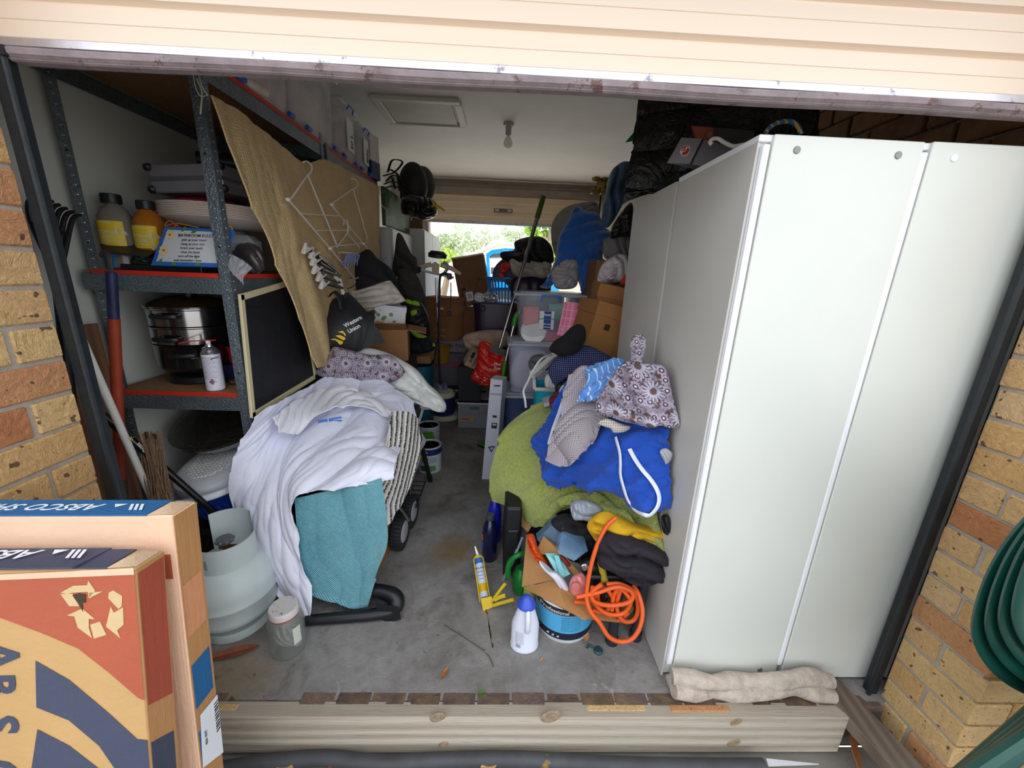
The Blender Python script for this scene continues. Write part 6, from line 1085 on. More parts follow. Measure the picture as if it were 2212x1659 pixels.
# crate, red bag, flapper box, mop
mc = thing('mail_crate', 'grey corrugated plastic crate with red printing on the aisle floor', 'crate', (-.21, 3.55, 0), (0, 0, 0)); MMc = M('crate_grey', '#84888e', .5, var=.06); w, d, h = .29, .36, .235
for nm, cc, dd in (('front_panel', (-.21, 3.37, h / 2), (w, .006, h)), ('back_panel', (-.21, 3.73, h / 2), (w, .006, h)), ('side_panel', (-.355, 3.55, h / 2), (.006, d, h)), ('side_panel', (-.065, 3.55, h / 2), (.006, d, h)), ('base', (-.21, 3.55, .004), (w, d, .008))):
    g = G(); g.box(cc, dd, bev=.002); pn = part(mc, nm, g, MMc)
    if nm == 'front_panel':
        for s_, x, z in (('CANCEL STAMPS', -.285, .145), ('THIS CRATE', -.28, .128), ('HOLD LETTERS', -.14, .145), ('FOR SORTING', -.14, .13), ('RETURN', -.27, .05)): part(pn, 'lettering', text_g(s_, (x, 3.366, z), (1, 0, 0), (0, 0, 1), .009, .01, align='CENTER'), M('print_crimson', '#94304e', .6))
        g = G(); g.box((-.275, 3.366, .085), (.12, .002, .042)); l_ = part(mc, 'sticker', g, M('sticker_tan', '#b58c58', .5, var=.1)); g = G(); g.box((-.29, 3.3645, .085), (.07, .001, .012)); part(l_, 'sticker_text', g, M('print_crimson'))
        g = G(); g.box((-.21, 3.366, .19), (.09, .004, .03), bev=.001); part(pn, 'hand_hole', g, M('crate_shadow', '#5f6268', .6))
g = G(); g.hull([(x, y, z) for x in (-.355, -.065) for y, z in ((3.50, .235), (3.50, .229), (3.74, .30), (3.74, .294))]); lidp = part(mc, 'lid_flap', g, MMc); g = G(); g.box((-.17, 3.63, .272), (.11, .07, .005), TR((0, 0, 0))); part(lidp, 'flap_slot', g, MDk)
g = G(); g.tube([(-.36, 3.36, h), (-.06, 3.36, h)], .009, 8); g.tube([(-.36, 3.36, h), (-.365, 3.74, h)], .008, 8); part(mc, 'rim', g, M('crate_rim', '#b9bcc2', .4))
for x, y in ((1010, 822), (1027, 828)): g = G(); g.sph(at(x, y, 3.55), .012, n=10, k=8); part(mc, 'green_stud', g, M('stud_green', '#4fae1e', .4))
rbg = thing('red_bag', 'red plastic carrier bag with white words, stuffed with packets', 'bag', at(1060, 840, 3.05)); MRb = M('poly_red', '#c42418', .4, var=.08, vs=10); g = pillow([(1035, 742), (1050, 737), (1075, 752), (1098, 765), (1095, 800), (1085, 828), (1060, 836), (1035, 830), (1016, 818), (1028, 790)], 3.05, .07, .05, ((.012, .09, 20, .8), (.006, .04, 60, .8)), 44); part(rbg, 'body', g, MRb); RB = g
g = G(); g.hull([at(x, y, Y) for x, y in ((1060, 742), (1094, 757), (1092, 772), (1058, 760)) for Y in (2.97, 3.0)]); part(rbg, 'packet', g, M('packet_black', '#1e1718', .4)); p = at(1067, 788, 2.9); vd = view(p); xd = Vector((1, .0, -.12)).normalized()
for s_, dz in (('Hot', 0), ('East', .034)): part(rbg, 'lettering', drape(text_g(s_, p - Vector((0, 0, dz)), xd, (0, 0, 1), .022, .03), RB, .002, vd), MTw)
part(rbg, 'lettering', drape(text_g('ings', at(1022, 808, 2.9), (at(1033, 823, 2.9) - at(1022, 808, 2.9)), (0, 0, 1), .02, .03), RB, .002, vd), MTw)
for poly, m in (([(1034, 832), (1046, 812), (1054, 833)], MTw), ([(1060, 820), (1064, 812), (1072, 811), (1075, 820), (1068, 828), (1060, 827)], M('oval_blue', '#4a6ab0', .5, var=.3, vs=80))):
    g = G(); P = [at(x, y, 2.9) for x, y in poly]; m_ = frame(P[0], (1, 0, 0), Vector((0, -.26, .97)).normalized()); I = m_.inverted(); g.prism([((I @ q).x, (I @ q).y) for q in P], m_, .001); part(rbg, 'printed_patch', drape(g, RB, .003, vd), m)
box_thing('storage_crate', 'small dark crate on the grey mail crate', 'crate', (-.26, 3.47, .24), (.2, .13, .32), (0, 0, 0), M('crate_black')); fbx = box_thing('flapper_box', 'kraft box with black print, tipped beside the red bag', 'box', at(1018, 790, 3.32), (.15, .10, .15), (18, 26, 18), M('kraft_pale', '#b79a80', .8, var=.05)); D_ = (.15, .1, .15)
front_print(fbx, kid(fbx, 'body'), 'BIG', -.035, .075, .026, MBk, D_, .02, 90); front_print(fbx, kid(fbx, 'body'), 'FLAPPER', .0, .075, .018, MBk, D_, .02, 90); g = G(); g.sph((.05, -.051, .08), (.02, .002, .03), n=14, k=8); part(kid(fbx, 'body'), 'printed_disc', g, MBk, world=False)
g = G(); g.box((-.055, -.0512, .118), (.03, .001, .055)); part(kid(fbx, 'body'), 'print_block', g, MBk, world=False)
gm = thing('spray_mop', 'green and chrome mop with a flat green foot on the floor', 'mop', (-.09, 2.98, 0)); MGr2 = M('mop_green', '#2f8f1e', .4); g = G(); g.tube([at(x, y, 2.95) for x, y in ((1124, 672), (1114, 685), (1110, 704))], .02, 10, sm=4); part(gm, 'grip', g, MGr2); g = G(); g.tube([at(1110, 702, 2.95), at(1102, 735, 2.95), at(1092, 780, 2.94)], .012, 10); part(gm, 'tube', g, MCh); g = G(); g.tube([at(1092, 778, 2.94), at(1080, 850, 2.93), Vector((-.02, 2.93, .03))], .016, 10); part(gm, 'lower_tube', g, MGr2)
g = G(); g.hull([Vector((x, y, z)) for x, y in ((-.15, 2.98), (-.02, 2.86), (.12, 2.87), (.12, 3.0), (-.02, 3.03)) for z in (.012, .03)]); part(gm, 'foot', g, MGr2); g = G(); g.hull([Vector((x, y, z)) for x, y in ((-.16, 2.98), (-.02, 2.845), (.125, 2.86), (.125, 3.01), (-.02, 3.04)) for z in (0, .012)]); part(gm, 'pad', g, MBlk)
# ================================================================ tubs and boxes beside the wardrobe
MT50 = clear('tub_clear2', '#cdd3e0', .30, .2)
t50 = tub('storage_tub', 'clear storage tub with blue clips holding pink Christmas things, blue company label in front', (.335, 2.86, .905), (.46, .33), .325, MT50, .86, 0, True, True, lidmat=clear('lid_grey', '#b9bfc8', .85, .3))
for c, d, m in (((-.12, -.06, .14), (.12, .1, .22), M('pink_card', '#e0707c', .6, var=.12, vs=20)), ((.09, .03, .21), (.16, .12, .12), M('mint_card', '#7fd0b0', .6)), ((.06, -.04, .05), (.24, .18, .08), M('pink_hot', '#d0406c', .5)), ((-.1, .06, .05), (.16, .14, .07), M('white_mix', '#d6d2da', .6, var=.1))):
    g = G(); g.box(c, d, bev=.012); part(t50, 'contents', g, m, world=False)
g = G(); g.lathe([(.005, .0), (.06, .02), (.085, .03), (.09, .03)], (0, 0, 0), 28, TR((-.10, -.10, .075), (68, -12, 0))); part(t50, 'plate_inside', g, MTw, world=False)
g = G(); g.box((-.02, -.1575, .165), (.10, .002, .125)); lb_ = part(t50, 'label', g, M('label_white'), world=False); g = G(); g.box((-.015, -.1588, .165), (.05, .001, .122)); part(lb_, 'label_panel', g, M('label_royal', '#1c3590', .5), world=False); g = G(); g.box((-.02, -.160, .175), (.10, .001, .006)); part(lb_, 'green_stripe', g, M('stripe_green', '#1f8a6a', .5), world=False)
for s_, z, h, sh in (('Award', .195, .020, .3), ('50 Litre', .135, .011, 0), ('Container', .116, .010, 0)): part(lb_, 'lettering', text_g(s_, (-.015, -.1600, z), (1, 0, 0), (0, 0, 1), h, .02, sh, 'CENTER'), MTw, world=False)
MPkP, t = newmat('pink_plan', .5); co = t.new('ShaderNodeUVMap').outputs[0]; br = t.new('ShaderNodeTexBrick'); br.offset = 0; br.inputs['Scale'].default_value = 1; br.inputs['Brick Width'].default_value = .028; br.inputs['Row Height'].default_value = .05; br.inputs['Mortar Size'].default_value = .0018; br.inputs['Color1'].default_value = (*lin('#e87aa0'), 1); br.inputs['Color2'].default_value = (*lin('#e67098'), 1); br.inputs['Mortar'].default_value = (*lin('#f6bcd2'), 1); t.link(co, br.inputs['Vector']); t.col(br.outputs['Color'])
pk = thing('pink_folder', 'bright pink folded plan sheet with white tags, standing before the clear tub', 'folder', at(1230, 730, 2.5)); g = cloth([[(1220, 652, 2.52), (1245, 655, 2.50), (1277, 664, 2.54)], [(1212, 690, 2.51), (1240, 692, 2.48), (1270, 700, 2.52)], [(1204, 724, 2.50), (1232, 728, 2.47), (1262, 735, 2.50)]], (), 16, 16, .012); part(pk, 'sheet', g, MPkP)
for (x, y, w) in ((1266, 664, .034), (1272, 678, .03), (1256, 687, .034), (1214, 711, .012)): gg = G(); gg.box(at(x, y, 2.3), (w, .0008, .012)); part(pk, 'tag', drape(gg, g, .003, view(at(x, y, 2.3))), M('tag_lilac', '#cfc9ea', .5))
t2 = tub('storage_tub', 'milky tub packed with plastic bags below the Christmas tub', (.235, 2.83, .56), (.34, .34), .335, clear('tub_lilac', '#c3c9e4', .42, .25), .92, 0, True, False, lidmat=clear('lid_grey')); g = pillow([(-.13, -.05, .03), (-.12, -.05, .22), (0, -.05, .28), (.12, -.05, .24), (.13, -.05, .04)], 0, .05, .05, ((.015, .06, 40, 1),), 5, px=False); part(t2, 'contents', g, M('poly_white'), world=False)
tub('storage_tub', 'blue-grey lidded tub at the foot of the tub stack', (.23, 2.84, 0), (.40, .38), .525, clear('tub_slate', '#3f4f78', .85, .35), .9, 0, True, False, lidmat=clear('lid_grey')); box_thing('drawer_cabinet', 'grey steel cabinet drawer behind the Christmas tub', 'cabinet', (.75, 3.2, 0), (.42, .3, 1.24), (0, 0, 0), M('drawer_grey', '#8d909a', .45, .2)); g = G()
box_thing('suitcase', 'dark plum suitcase standing behind the Christmas tub', 'suitcase', (.33, 3.28, 0), (.34, .22, 1.24), (0, 0, 4), M('purple_plastic'), bev=.03); box_thing('carton', 'stack base of brown cartons under the blue blanket', 'carton', (.72, 2.72, 0), (.28, .4, 1.47), (0, 0, 0), MKm)
ha = thing('tall_carton', 'tall narrow white carton with black symbols standing in the aisle', 'carton', (-.015, 2.55, 0)); a = [at(1040, 1032, 2.44), at(1074, 1036, 2.44), at(1086, 822, 2.52), at(1060, 818, 2.52)]; g = G(); dv = Vector((.03, .10, 0)); g.hull([Vector((-.095, 2.44, 0)), Vector((-.005, 2.44, 0)), a[2], a[3], Vector((-.095, 2.44, 0)) + dv, Vector((-.005, 2.44, 0)) + dv, a[2] + dv, a[3] + dv]); bd = part(ha, 'body', g, M('card_white', '#c3c4d0', .6, var=.04)); HA = g
vd = Vector((.0, 1, 0))
def symb(name, polys, m, off=.002):
    for P in polys: gg = G(); Q = [at(x, y, 2.3) for x, y in P]; m_ = frame(Q[0], (1, 0, 0), (0, 0, 1)); I = m_.inverted(); gg.prism([((I @ q).x, (I @ q).y) for q in Q], m_, .001); part(bd, name, drape(gg, HA, off, view(Q[0])), m)
symb('caution_triangle', [[(1054, 965), (1071, 963), (1062, 979)]], MBk); symb('caution_inner', [[(1058, 967), (1067, 966), (1062, 974)]], M('card_white'), .004); symb('care_mark', [[(1062, 913), (1075, 914), (1074, 927), (1061, 926)]], MBk); symb('care_inner', [[(1064, 915), (1073, 916), (1072, 920), (1064, 919)]], M('card_white'), .004); symb('care_mark', [[(1064, 897), (1074, 898), (1074, 903), (1064, 902)], [(1067, 832), (1082, 832), (1082, 835), (1067, 835)]], MBk); g = G(); g.hull([at(x, y, Y) for x, y in ((1059, 849), (1085, 851), (1085, 854), (1059, 852)) for Y in (2.505, 2.6)]); part(ha, 'lid_edge', g, M('card_shadow', '#9496a2', .6))
part(bd, 'lettering', drape(text_g('13E', at(1064, 902, 2.2), (1, 0, 0), (0, 0, 1), .013, .02), HA, .003, Vector((.1, 1, -.2)).normalized()), M('card_white'))
tc = tub('storage_tub', 'aqua tub with a white handle rim, full of cables', (.345, 2.40, .38), (.24, .22), .32, M('aqua_plastic', '#22b4cc', .4, var=.03), .9, 0, None, False); g = G(); g.tube([(.22, 2.285, .70), (.47, 2.285, .70)], .013, 8); g.tube([(.22, 2.285, .70), (.215, 2.30, .76), (.22, 2.33, .79)], .011, 8, sm=4); part(tc, 'rim', g, MWh); g = G(); g.tube([(.216, 2.30, .755), (.22, 2.33, .79)], .015, 8); part(tc, 'rim_clip', g, M('aqua_plastic'))
box_thing('storage_crate', 'black crate below the aqua tub', 'crate', (.345, 2.40, 0), (.22, .2, .375), (0, 0, 0), M('crate_black'))
pb = thing('power_board', 'white power board lying on the aqua tub', 'power board', at(1190, 790, 2.25)); a, b = at(1155, 806, 2.22), at(1195, 772, 2.3); m = frame((a + b) / 2, b - a, Vector((0, -.5, 1))); g = G(); g.box((0, 0, 0), (.22, .055, .035), m, bev=.008); part(pb, 'body', g, MWh)
for k in range(4):
    for dx, dy in ((-.006, .006), (.006, .006), (0, -.008)): g = G(); g.box((-.08 + .05 * k + dx, dy, .0178), (.003, .008, .001), m); part(pb, 'socket_slot', g, MBk)
g = G(); g.tube([at(x, y, Y) for x, y, Y in ((1192, 766, 2.2), (1170, 775, 2.12), (1152, 800, 2.1), (1140, 825, 2.05), (1131, 845, 2.0), (1134, 862, 1.98), (1136, 880, 1.98))], .0062, 8, sm=6); solo('extension_lead', g, MWh, 'white power cord looping down from the power board to the lime towel', 'cord')
box_thing('adaptor', 'white power adaptor hanging at the rim of the aqua tub', 'adaptor', at(1187, 838, 2.22), (.06, .04, .06), (0, 10, 10), MWh, bev=.008); g = pillow([(1176, 822), (1182, 808), (1196, 812), (1198, 830), (1180, 834)], 2.24, .03, .02, ((.008, .03, 30, .8),)); solo('white_cloth', g, MTw, 'white cotton scrap beside the power adaptor', 'cloth'); heap('pencil_case', 'black zip case behind the power board', 'case', [(1168, 782), (1180, 776), (1190, 790), (1180, 800), (1172, 796)], 2.3, .02, MG3, ()); heap('grey_pouch', 'dark grey pouch on the milky tub', 'pouch', [(1141, 785), (1152, 768), (1175, 766), (1178, 778), (1155, 790), (1148, 800)], 2.4, .04, M('pouch_grey', '#5c5d62', .7), seed=9)
MKb = cartonmat('archive_kraft', '#a8733f')
for nm, lb, c, d, r in (('a', 'brown archive carton with a hand hole, tilted against the wardrobe', (.535, 2.30, .90), (.21, .30, .33), (0, 14, 8)), ('b', 'second brown archive carton leaning behind the first', (.63, 2.45, 1.0), (.22, .26, .33), (4, 10, -4))):
    b_ = box_thing('carton', lb, 'carton', c, d, r, MKb, lid=.075); g = G(); g.box((-.02, -d[1] / 2 - .001, d[2] * .62), (.032, .003, .034), bev=.001); part(b_, 'hand_hole', g, M('hole_dark'), world=False)
box_thing('carton', 'brown carton supporting the tilted archive cartons', 'carton', (.52, 2.3, 0), (.17, .28, .87), (0, 0, 0), MKm)
# ================================================================ clothes heap
def dots(name, c1, c2, sc, kind='dots', ang=0, r=.18):
    m, t = newmat(name, .9); co = t.new('ShaderNodeUVMap').outputs[0]; mp = t.new('ShaderNodeMapping'); mp.inputs['Scale'].default_value = (sc,) * 3; mp.inputs['Rotation'].default_value = (0, 0, R_(ang)); t.link(co, mp.inputs[0]); s = t.new('ShaderNodeSeparateXYZ'); t.link(mp.outputs[0], s.inputs[0])
    fx = t.math('FRACT', s.outputs['X']); fy = t.math('FRACT', s.outputs['Y'])
    if kind == 'stripe': f = t.math('LESS_THAN', fx, r)
    else: dx = t.math('SUBTRACT', fx, .5); dy = t.math('SUBTRACT', fy, .5); f = t.math('LESS_THAN', t.math('ADD', t.math('MULTIPLY', dx, dx), t.math('MULTIPLY', dy, dy)), r * r)
    t.col(t.mix(f, c1, c2)); t.bump(t.noise(t.coord('Object'), 12, 4, .6, .6), .25, .02); return m
MLi, t = newmat('lime_fleece', .98); co = t.coord('Object'); n = t.noise(co, 95, 4, .7, .7); t.col(t.ramp(n, ((.3, '#8f9c26'), (.55, '#b6c23e'), (.8, '#d0d964')))); t.bump(n, 1.0, .02); t.b.inputs['Sheen Weight'].default_value = .5
MBs = sheetmat('royal_blue_cotton', '#0c48ae', .06, .3); MPip = M('white_piping', '#dfe4ee', .7, var=.02)
box_thing('storage_crate', 'dark crate hidden under the clothes heap', 'crate', (.35, 1.86, 0), (.36, .36, .38), (0, 0, 0), M('crate_black'))
heap('cushion', 'navy cushion with tiny white dots under the black beanie', 'cushion', [(1184, 800), (1195, 778), (1225, 758), (1262, 745), (1300, 760), (1325, 778), (1300, 800), (1260, 812), (1225, 818), (1200, 832), (1190, 820)], 2.0, .07, dots('navy_dots', '#20244e', '#7f86b4', 95, r=.22), ((.008, .12, 40, .5),), 60, .06)
heap('beanie', 'black knitted beanie lying on the navy cushion', 'hat', [(1187, 756), (1196, 738), (1215, 725), (1232, 708), (1248, 700), (1262, 705), (1266, 725), (1258, 748), (1240, 764), (1210, 768)], 1.92, .07, M('knit_black', '#0c0c10', .95, bump=.5, bs=120), ((.008, .08, 60, .6),), 61)
heap('dark_cloth', 'black cloth between the cushion and the aqua tub', 'cloth', [(1200, 838), (1212, 822), (1240, 818), (1250, 830), (1215, 850), (1203, 855)], 1.98, .04, MG3, seed=62); heap('pale_cloth', 'pale green-white scrap of cloth beside the aqua tub', 'cloth', [(1205, 850), (1215, 832), (1235, 826), (1240, 840), (1220, 862), (1208, 868)], 1.94, .03, M('cloth_mint', '#c3ccd0', .9), seed=63); heap('maroon_cloth', 'maroon patterned cloth peeping out above the lime towel', 'cloth', [(1186, 862), (1198, 848), (1210, 850), (1204, 875), (1192, 886)], 1.85, .03, M('cloth_maroon', '#6a1a30', .9, var=.3, vs=40), seed=64); box_thing('snap_lid', 'frosted lid edge under the maroon cloth', 'lid', at(1192, 868, 1.95), (.09, .1, .02), (0, -20, 0), clear('lid_grey'))
g = cloth([[(1185, 862, 2.0), (1210, 868, 1.98), (1250, 890, 1.86), (1320, 930, 1.7), (1400, 980, 1.5)], [(1120, 900, 1.93), (1160, 915, 1.85), (1220, 960, 1.72), (1310, 1000, 1.55), (1410, 1040, 1.36)], [(1082, 950, 1.84), (1115, 975, 1.77), (1190, 1010, 1.64), (1300, 1050, 1.48), (1420, 1095, 1.27)], [(1064, 1015, 1.78), (1100, 1030, 1.70), (1180, 1065, 1.58), (1290, 1088, 1.44), (1430, 1140, 1.235)], [(1064, 1050, 1.76), (1105, 1085, 1.66), (1175, 1105, 1.54), (1270, 1072, 1.45), (1440, 1170, 1.225)], [(1068, 1078, 1.755), (1120, 1105, 1.65), (1168, 1136, 1.54), (1236, 1078, 1.48), (1432, 1203, 1.22)]], ((-.026, .26, 12, .45), (-.010, .11, 30, .6)), 110, 110, .02, 66); solo('fleece_towel', g, MLi, 'lime green fluffy towel spread over the clothes heap', 'towel')
g = cloth([[(1232, 1086, 1.47), (1262, 1068, 1.45), (1300, 1088, 1.38), (1350, 1100, 1.30)], [(1235, 1080, 1.47), (1290, 1095, 1.40), (1340, 1120, 1.31), (1385, 1140, 1.25)], [(1260, 1085, 1.44), (1320, 1120, 1.34), (1370, 1150, 1.26), (1425, 1160, 1.21)], [(1330, 1130, 1.33), (1372, 1160, 1.25), (1405, 1200, 1.21), (1438, 1190, 1.19)]], ((.010, .12, 60, .5),), 60, 60, .016, 67); solo('fleece_corner', g, MLi, 'twisted corner of the lime towel hanging over the yellow shirt', 'towel')
bs = thing('fitted_sheet', 'royal blue elasticated sheet with white piping slumped against the wardrobe', 'sheet', at(1300, 1060, 1.35))
g = cloth([[(1225, 825, 1.70), (1240, 850, 1.66), (1270, 880, 1.55), (1330, 905, 1.42), (1400, 915, 1.32), (1442, 925, 1.24)], [(1200, 865, 1.71), (1222, 895, 1.62), (1265, 920, 1.49), (1330, 940, 1.36), (1400, 950, 1.27), (1444, 965, 1.225)], [(1180, 905, 1.69), (1208, 940, 1.58), (1258, 965, 1.45), (1325, 985, 1.325), (1395, 995, 1.235), (1446, 1010, 1.205)], [(1156, 940, 1.69), (1195, 985, 1.55), (1250, 1005, 1.42), (1320, 1025, 1.30), (1390, 1040, 1.21), (1448, 1050, 1.185)], [(1152, 975, 1.67), (1190, 1025, 1.53), (1245, 1045, 1.41), (1315, 1050, 1.30), (1380, 1080, 1.20), (1450, 1080, 1.175)], [(1166, 1010, 1.62), (1198, 1054, 1.51), (1240, 1052, 1.42), (1310, 1064, 1.31), (1385, 1108, 1.20), (1447, 1100, 1.175)]], ((-.022, .20, 20, .6), (-.012, .09, 55, .7), (-.005, .045, 85, .8)), 120, 140, .012, 71); part(bs, 'sheet', g, MBs); BSG = g; bvt = BVHTree.FromPolygons([Vector(v) for v in g.v], [list(f) for f in g.f])
def on_bs(x, y, o=.013, t=None):
    h = (t or bvt).ray_cast(Vector(CAM), Vector(ray(x, y)).normalized(), 6); p = h[0] if h[0] else at(x, y, 1.3); return p - view(p) * o
for pts in (((1330, 945), (1338, 975), (1340, 1000), (1340, 1025), (1346, 1050), (1356, 1080), (1372, 1102), (1392, 1112), (1405, 1112), (1420, 1095), (1424, 1075), (1418, 1055), (1405, 1035), (1388, 1015), (1372, 992), (1360, 970)), ((1186, 960), (1196, 925), (1207, 895), (1216, 868))):
    g = G(); g.tube([on_bs(x, y) for x, y in pts], .0085, 8, sm=5, flat=.5); part(bs, 'piping', g, MPip)
MGc = dots('grey_check', '#a29aa2', '#6e625e', 130, r=.24); 
g = cloth([[(1228, 812, 1.60), (1262, 795, 1.60), (1300, 800, 1.56), (1330, 850, 1.46)], [(1216, 858, 1.55), (1252, 860, 1.53), (1290, 870, 1.49), (1320, 890, 1.41)], [(1210, 905, 1.50), (1245, 910, 1.46), (1275, 912, 1.43), (1296, 925, 1.38)], [(1192, 945, 1.49), (1235, 955, 1.42), (1268, 955, 1.40), (1292, 940, 1.37)], [(1184, 995, 1.47), (1225, 1008, 1.41), (1258, 985, 1.38), (1278, 955, 1.375)]], ((.012, .13, 10, .7), (.007, .06, 70, .7)), 80, 70, .008, 73); solo('pyjama_trousers', g, MGc, 'light grey trousers with tiny checks hanging over the blue sheet', 'clothes')
heap('cream_check_cloth', 'cream checked cloth tongue between the floral shirt and the blue sheet', 'clothes', [(1292, 915), (1310, 905), (1340, 915), (1362, 922), (1350, 932), (1326, 934), (1318, 925)], 1.30, .02, dots('cream_check', '#b8b2a8', '#7d7064', 120, r=.24), seed=75)
MSt_ = dots('blue_pinstripe', '#5f93d8', '#c9d8f2', 38, 'stripe', 4, .16)
g = cloth([[(1262, 800, 1.57), (1290, 785, 1.58), (1325, 778, 1.58), (1346, 776, 1.56)], [(1268, 820, 1.51), (1300, 815, 1.50), (1325, 805, 1.50), (1345, 792, 1.50)], [(1258, 845, 1.47), (1285, 845, 1.45), (1305, 850, 1.43), (1325, 840, 1.42)], [(1245, 865, 1.46), (1270, 866, 1.43), (1292, 860, 1.415), (1310, 870, 1.40)]], ((-.010, .09, 70, .6), (-.004, .04, 40, .7)), 60, 60, .01, 77); solo('pinstripe_shirt', g, MSt_, 'sky blue pinstriped shirt crumpled on top of the heap', 'clothes'); heap('lilac_cloth', 'grey-lilac cloth under the pinstriped shirt', 'clothes', [(1232, 812), (1255, 790), (1275, 795), (1262, 830), (1240, 835)], 1.66, .03, M('cloth_lilac', '#8e8796', .9), seed=78)
fs = thing('floral_shirt', 'brown and white floral shirt with one sleeve standing up by the wardrobe', 'clothes', at(1390, 920, 1.25))
g = pillow([(1285, 880, 1.36), (1300, 845, 1.40), (1315, 820, 1.42), (1330, 800, 1.42), (1345, 790, 1.42), (1380, 785, 1.38), (1420, 786, 1.33), (1440, 800, 1.30), (1450, 840, 1.27), (1460, 880, 1.24), (1468, 918, 1.215), (1448, 924, 1.215), (1425, 918, 1.23), (1405, 924, 1.25), (1370, 915, 1.28), (1340, 908, 1.31), (1300, 895, 1.34)], 1.3, .05, .03, ((.016, .10, 15, .7), (.008, .05, 80, .8)), 80, noise=.005, n=110, rings=26); part(fs, 'body', g, MFl)
g = pillow([(1362, 770, 1.42), (1360, 745, 1.43), (1366, 730, 1.44), (1380, 719, 1.44), (1394, 728, 1.44), (1396, 745, 1.43), (1390, 775, 1.40), (1386, 790, 1.39), (1355, 800, 1.41), (1338, 800, 1.42), (1342, 790, 1.42)], 1.42, .025, .015, ((.006, .05, 80, .6),), 81, center=(1376, 760, 1.42)); part(fs, 'sleeve', g, MFl)
heap('grey_sock', 'pale grey ribbed cuff sticking out beside the wardrobe', 'clothes', [(1425, 975), (1438, 968), (1452, 978), (1450, 992), (1440, 1004), (1434, 995)], 1.215, .02, M('rib_grey', '#b3b5bc', .9, var=.08), ((.003, .012, 40, .2),), 82, .01)
heap('grey_tee', 'light grey marl T-shirt bunched under the lime towel', 'clothes', [(1232, 1092), (1245, 1080), (1275, 1084), (1298, 1095), (1300, 1108), (1285, 1128), (1262, 1122), (1240, 1120)], 1.36, .05, M('marl_grey', '#9fa6b2', .95, var=.06), ((.014, .05, 70, .9), (.006, .03, 20, .9)), 83)
heap('yellow_shirt', 'mustard yellow shirt rolled under the lime towel', 'clothes', [(1268, 1135), (1285, 1112), (1310, 1105), (1345, 1120), (1385, 1135), (1420, 1140), (1455, 1142), (1467, 1155), (1458, 1175), (1438, 1182), (1400, 1165), (1345, 1150), (1300, 1165), (1285, 1165)], 1.255, .05, M('mustard', '#c99c10', .9, var=.06), ((.014, .06, 75, .8), (.007, .03, 85, .7)), 84)
heap('black_trainer', 'black and white trainer toe beside the wardrobe', 'shoe', [(1428, 1118), (1440, 1112), (1452, 1125), (1456, 1145), (1445, 1155), (1432, 1148)], 1.19, .03, MG3, ((.006, .02, 20, .5),), 85)
heap('dark_trousers', 'charcoal trousers folded at the bottom of the clothes heap', 'clothes', [(1290, 1165), (1310, 1148), (1345, 1152), (1400, 1170), (1440, 1185), (1462, 1200), (1448, 1240), (1425, 1256), (1385, 1258), (1345, 1245), (1310, 1225), (1292, 1215)], 1.215, .08, M('charcoal_cloth', '#26212a', .95, var=.15), ((.022, .09, 65, .8), (.010, .045, 80, .8)), 86)
heap('black_cloth', 'black cloth behind the junk carton', 'clothes', [(1190, 1125), (1215, 1110), (1245, 1115), (1275, 1130), (1290, 1165), (1285, 1200), (1262, 1190), (1240, 1160), (1205, 1140)], 1.40, .07, M('black_cotton', '#17161c', .95), seed=87)
g = G(); c = at(1345, 1240, 1.25); g.lathe([(.001, .03), (.05, .03), (.062, .018), (.064, 0), (.06, -.004), (.001, -.004)], (0, 0, 0), 26, TR(c + Vector((.01, 0, .02)), (-20, 14, 0))); solo('cap', g, M('cap_pink_black', '#2a1c20', .8), 'dark cap under the charcoal trousers', 'hat'); heap('pink_sole', 'dusty pink slipper sole under the charcoal trousers', 'shoe', [(1325, 1232), (1345, 1226), (1366, 1228), (1362, 1242), (1340, 1246)], 1.19, .012, M('sole_pink', '#a2495c', .7), ())
# stools legs and bucket under the heap
st_ = thing('plastic_stool', 'dark plastic stool legs under the junk carton', 'stool', (.50, 1.27, 0)); g = G(); g.box((.47, 1.34, .285), (.26, .26, .02), bev=.006); part(st_, 'seat', g, MFr)
for x, y in ((.47, 1.20), (.59, 1.38), (.36, 1.46), (.57, 1.22)): g = G(); g.tube([(x, y, .28), (x, y, .02)], .019, 12); g.tube([(x, y, .03), (x, y, 0)], .024, 12); part(st_, 'leg', g, M('leg_slate', '#23272f', .45))
heap('black_bag', 'black woven bag on the floor against the wardrobe', 'bag', [(.50, 1.36, .005), (.49, 1.36, .06), (.54, 1.36, .11), (.59, 1.36, .09), (.59, 1.36, .005)], 0, .04, MG3, seed=88, px=False)
c = Vector((.295, 1.30, 0)); pa = thing('paint_pail', 'white plastic pail with a sky-blue label under the junk carton', 'pail', c); g = G(); g.lathe([(.108, 0), (.112, .006), (.122, .175), (.126, .178), (.126, .19), (.120, .192), (.118, .18), (.001, .17)], c, 44); bd = part(pa, 'pail', g, M('pail_white', '#d8dae0', .4)); P0 = G(); P0.lathe([(.1135, 0), (.1245, .19)], c, 60)
for z0, z1, m in ((.022, .055, M('label_navy', '#14182e', .5)), (.055, .145, M('label_sky', '#4aa2cf', .5, var=.06)), (.145, .172, M('label_black', '#1a1518', .5)), (.141, .145, M('cloth_red'))):
    g = G(); g.lathe([(.1130 + .0565 * z0 + .0006, z0), (.1130 + .0565 * z1 + .0006, z1)], c, 26, a0=-175, a1=-22); part(pa, 'label_band', g, m)
for k in range(8): part(bd, 'lettering', drape(text_g('apply two thin coats and let dry' if k % 2 else 'stir well before use on clean walls', c + Vector((-.02, -.3, .132 - .009 * k)), (1, 0, 0), (0, 0, 1), .0038, .004), P0, .0022, Vector((-.06, 1, 0)).normalized()), M('ink_blue', '#1c4a6a'))
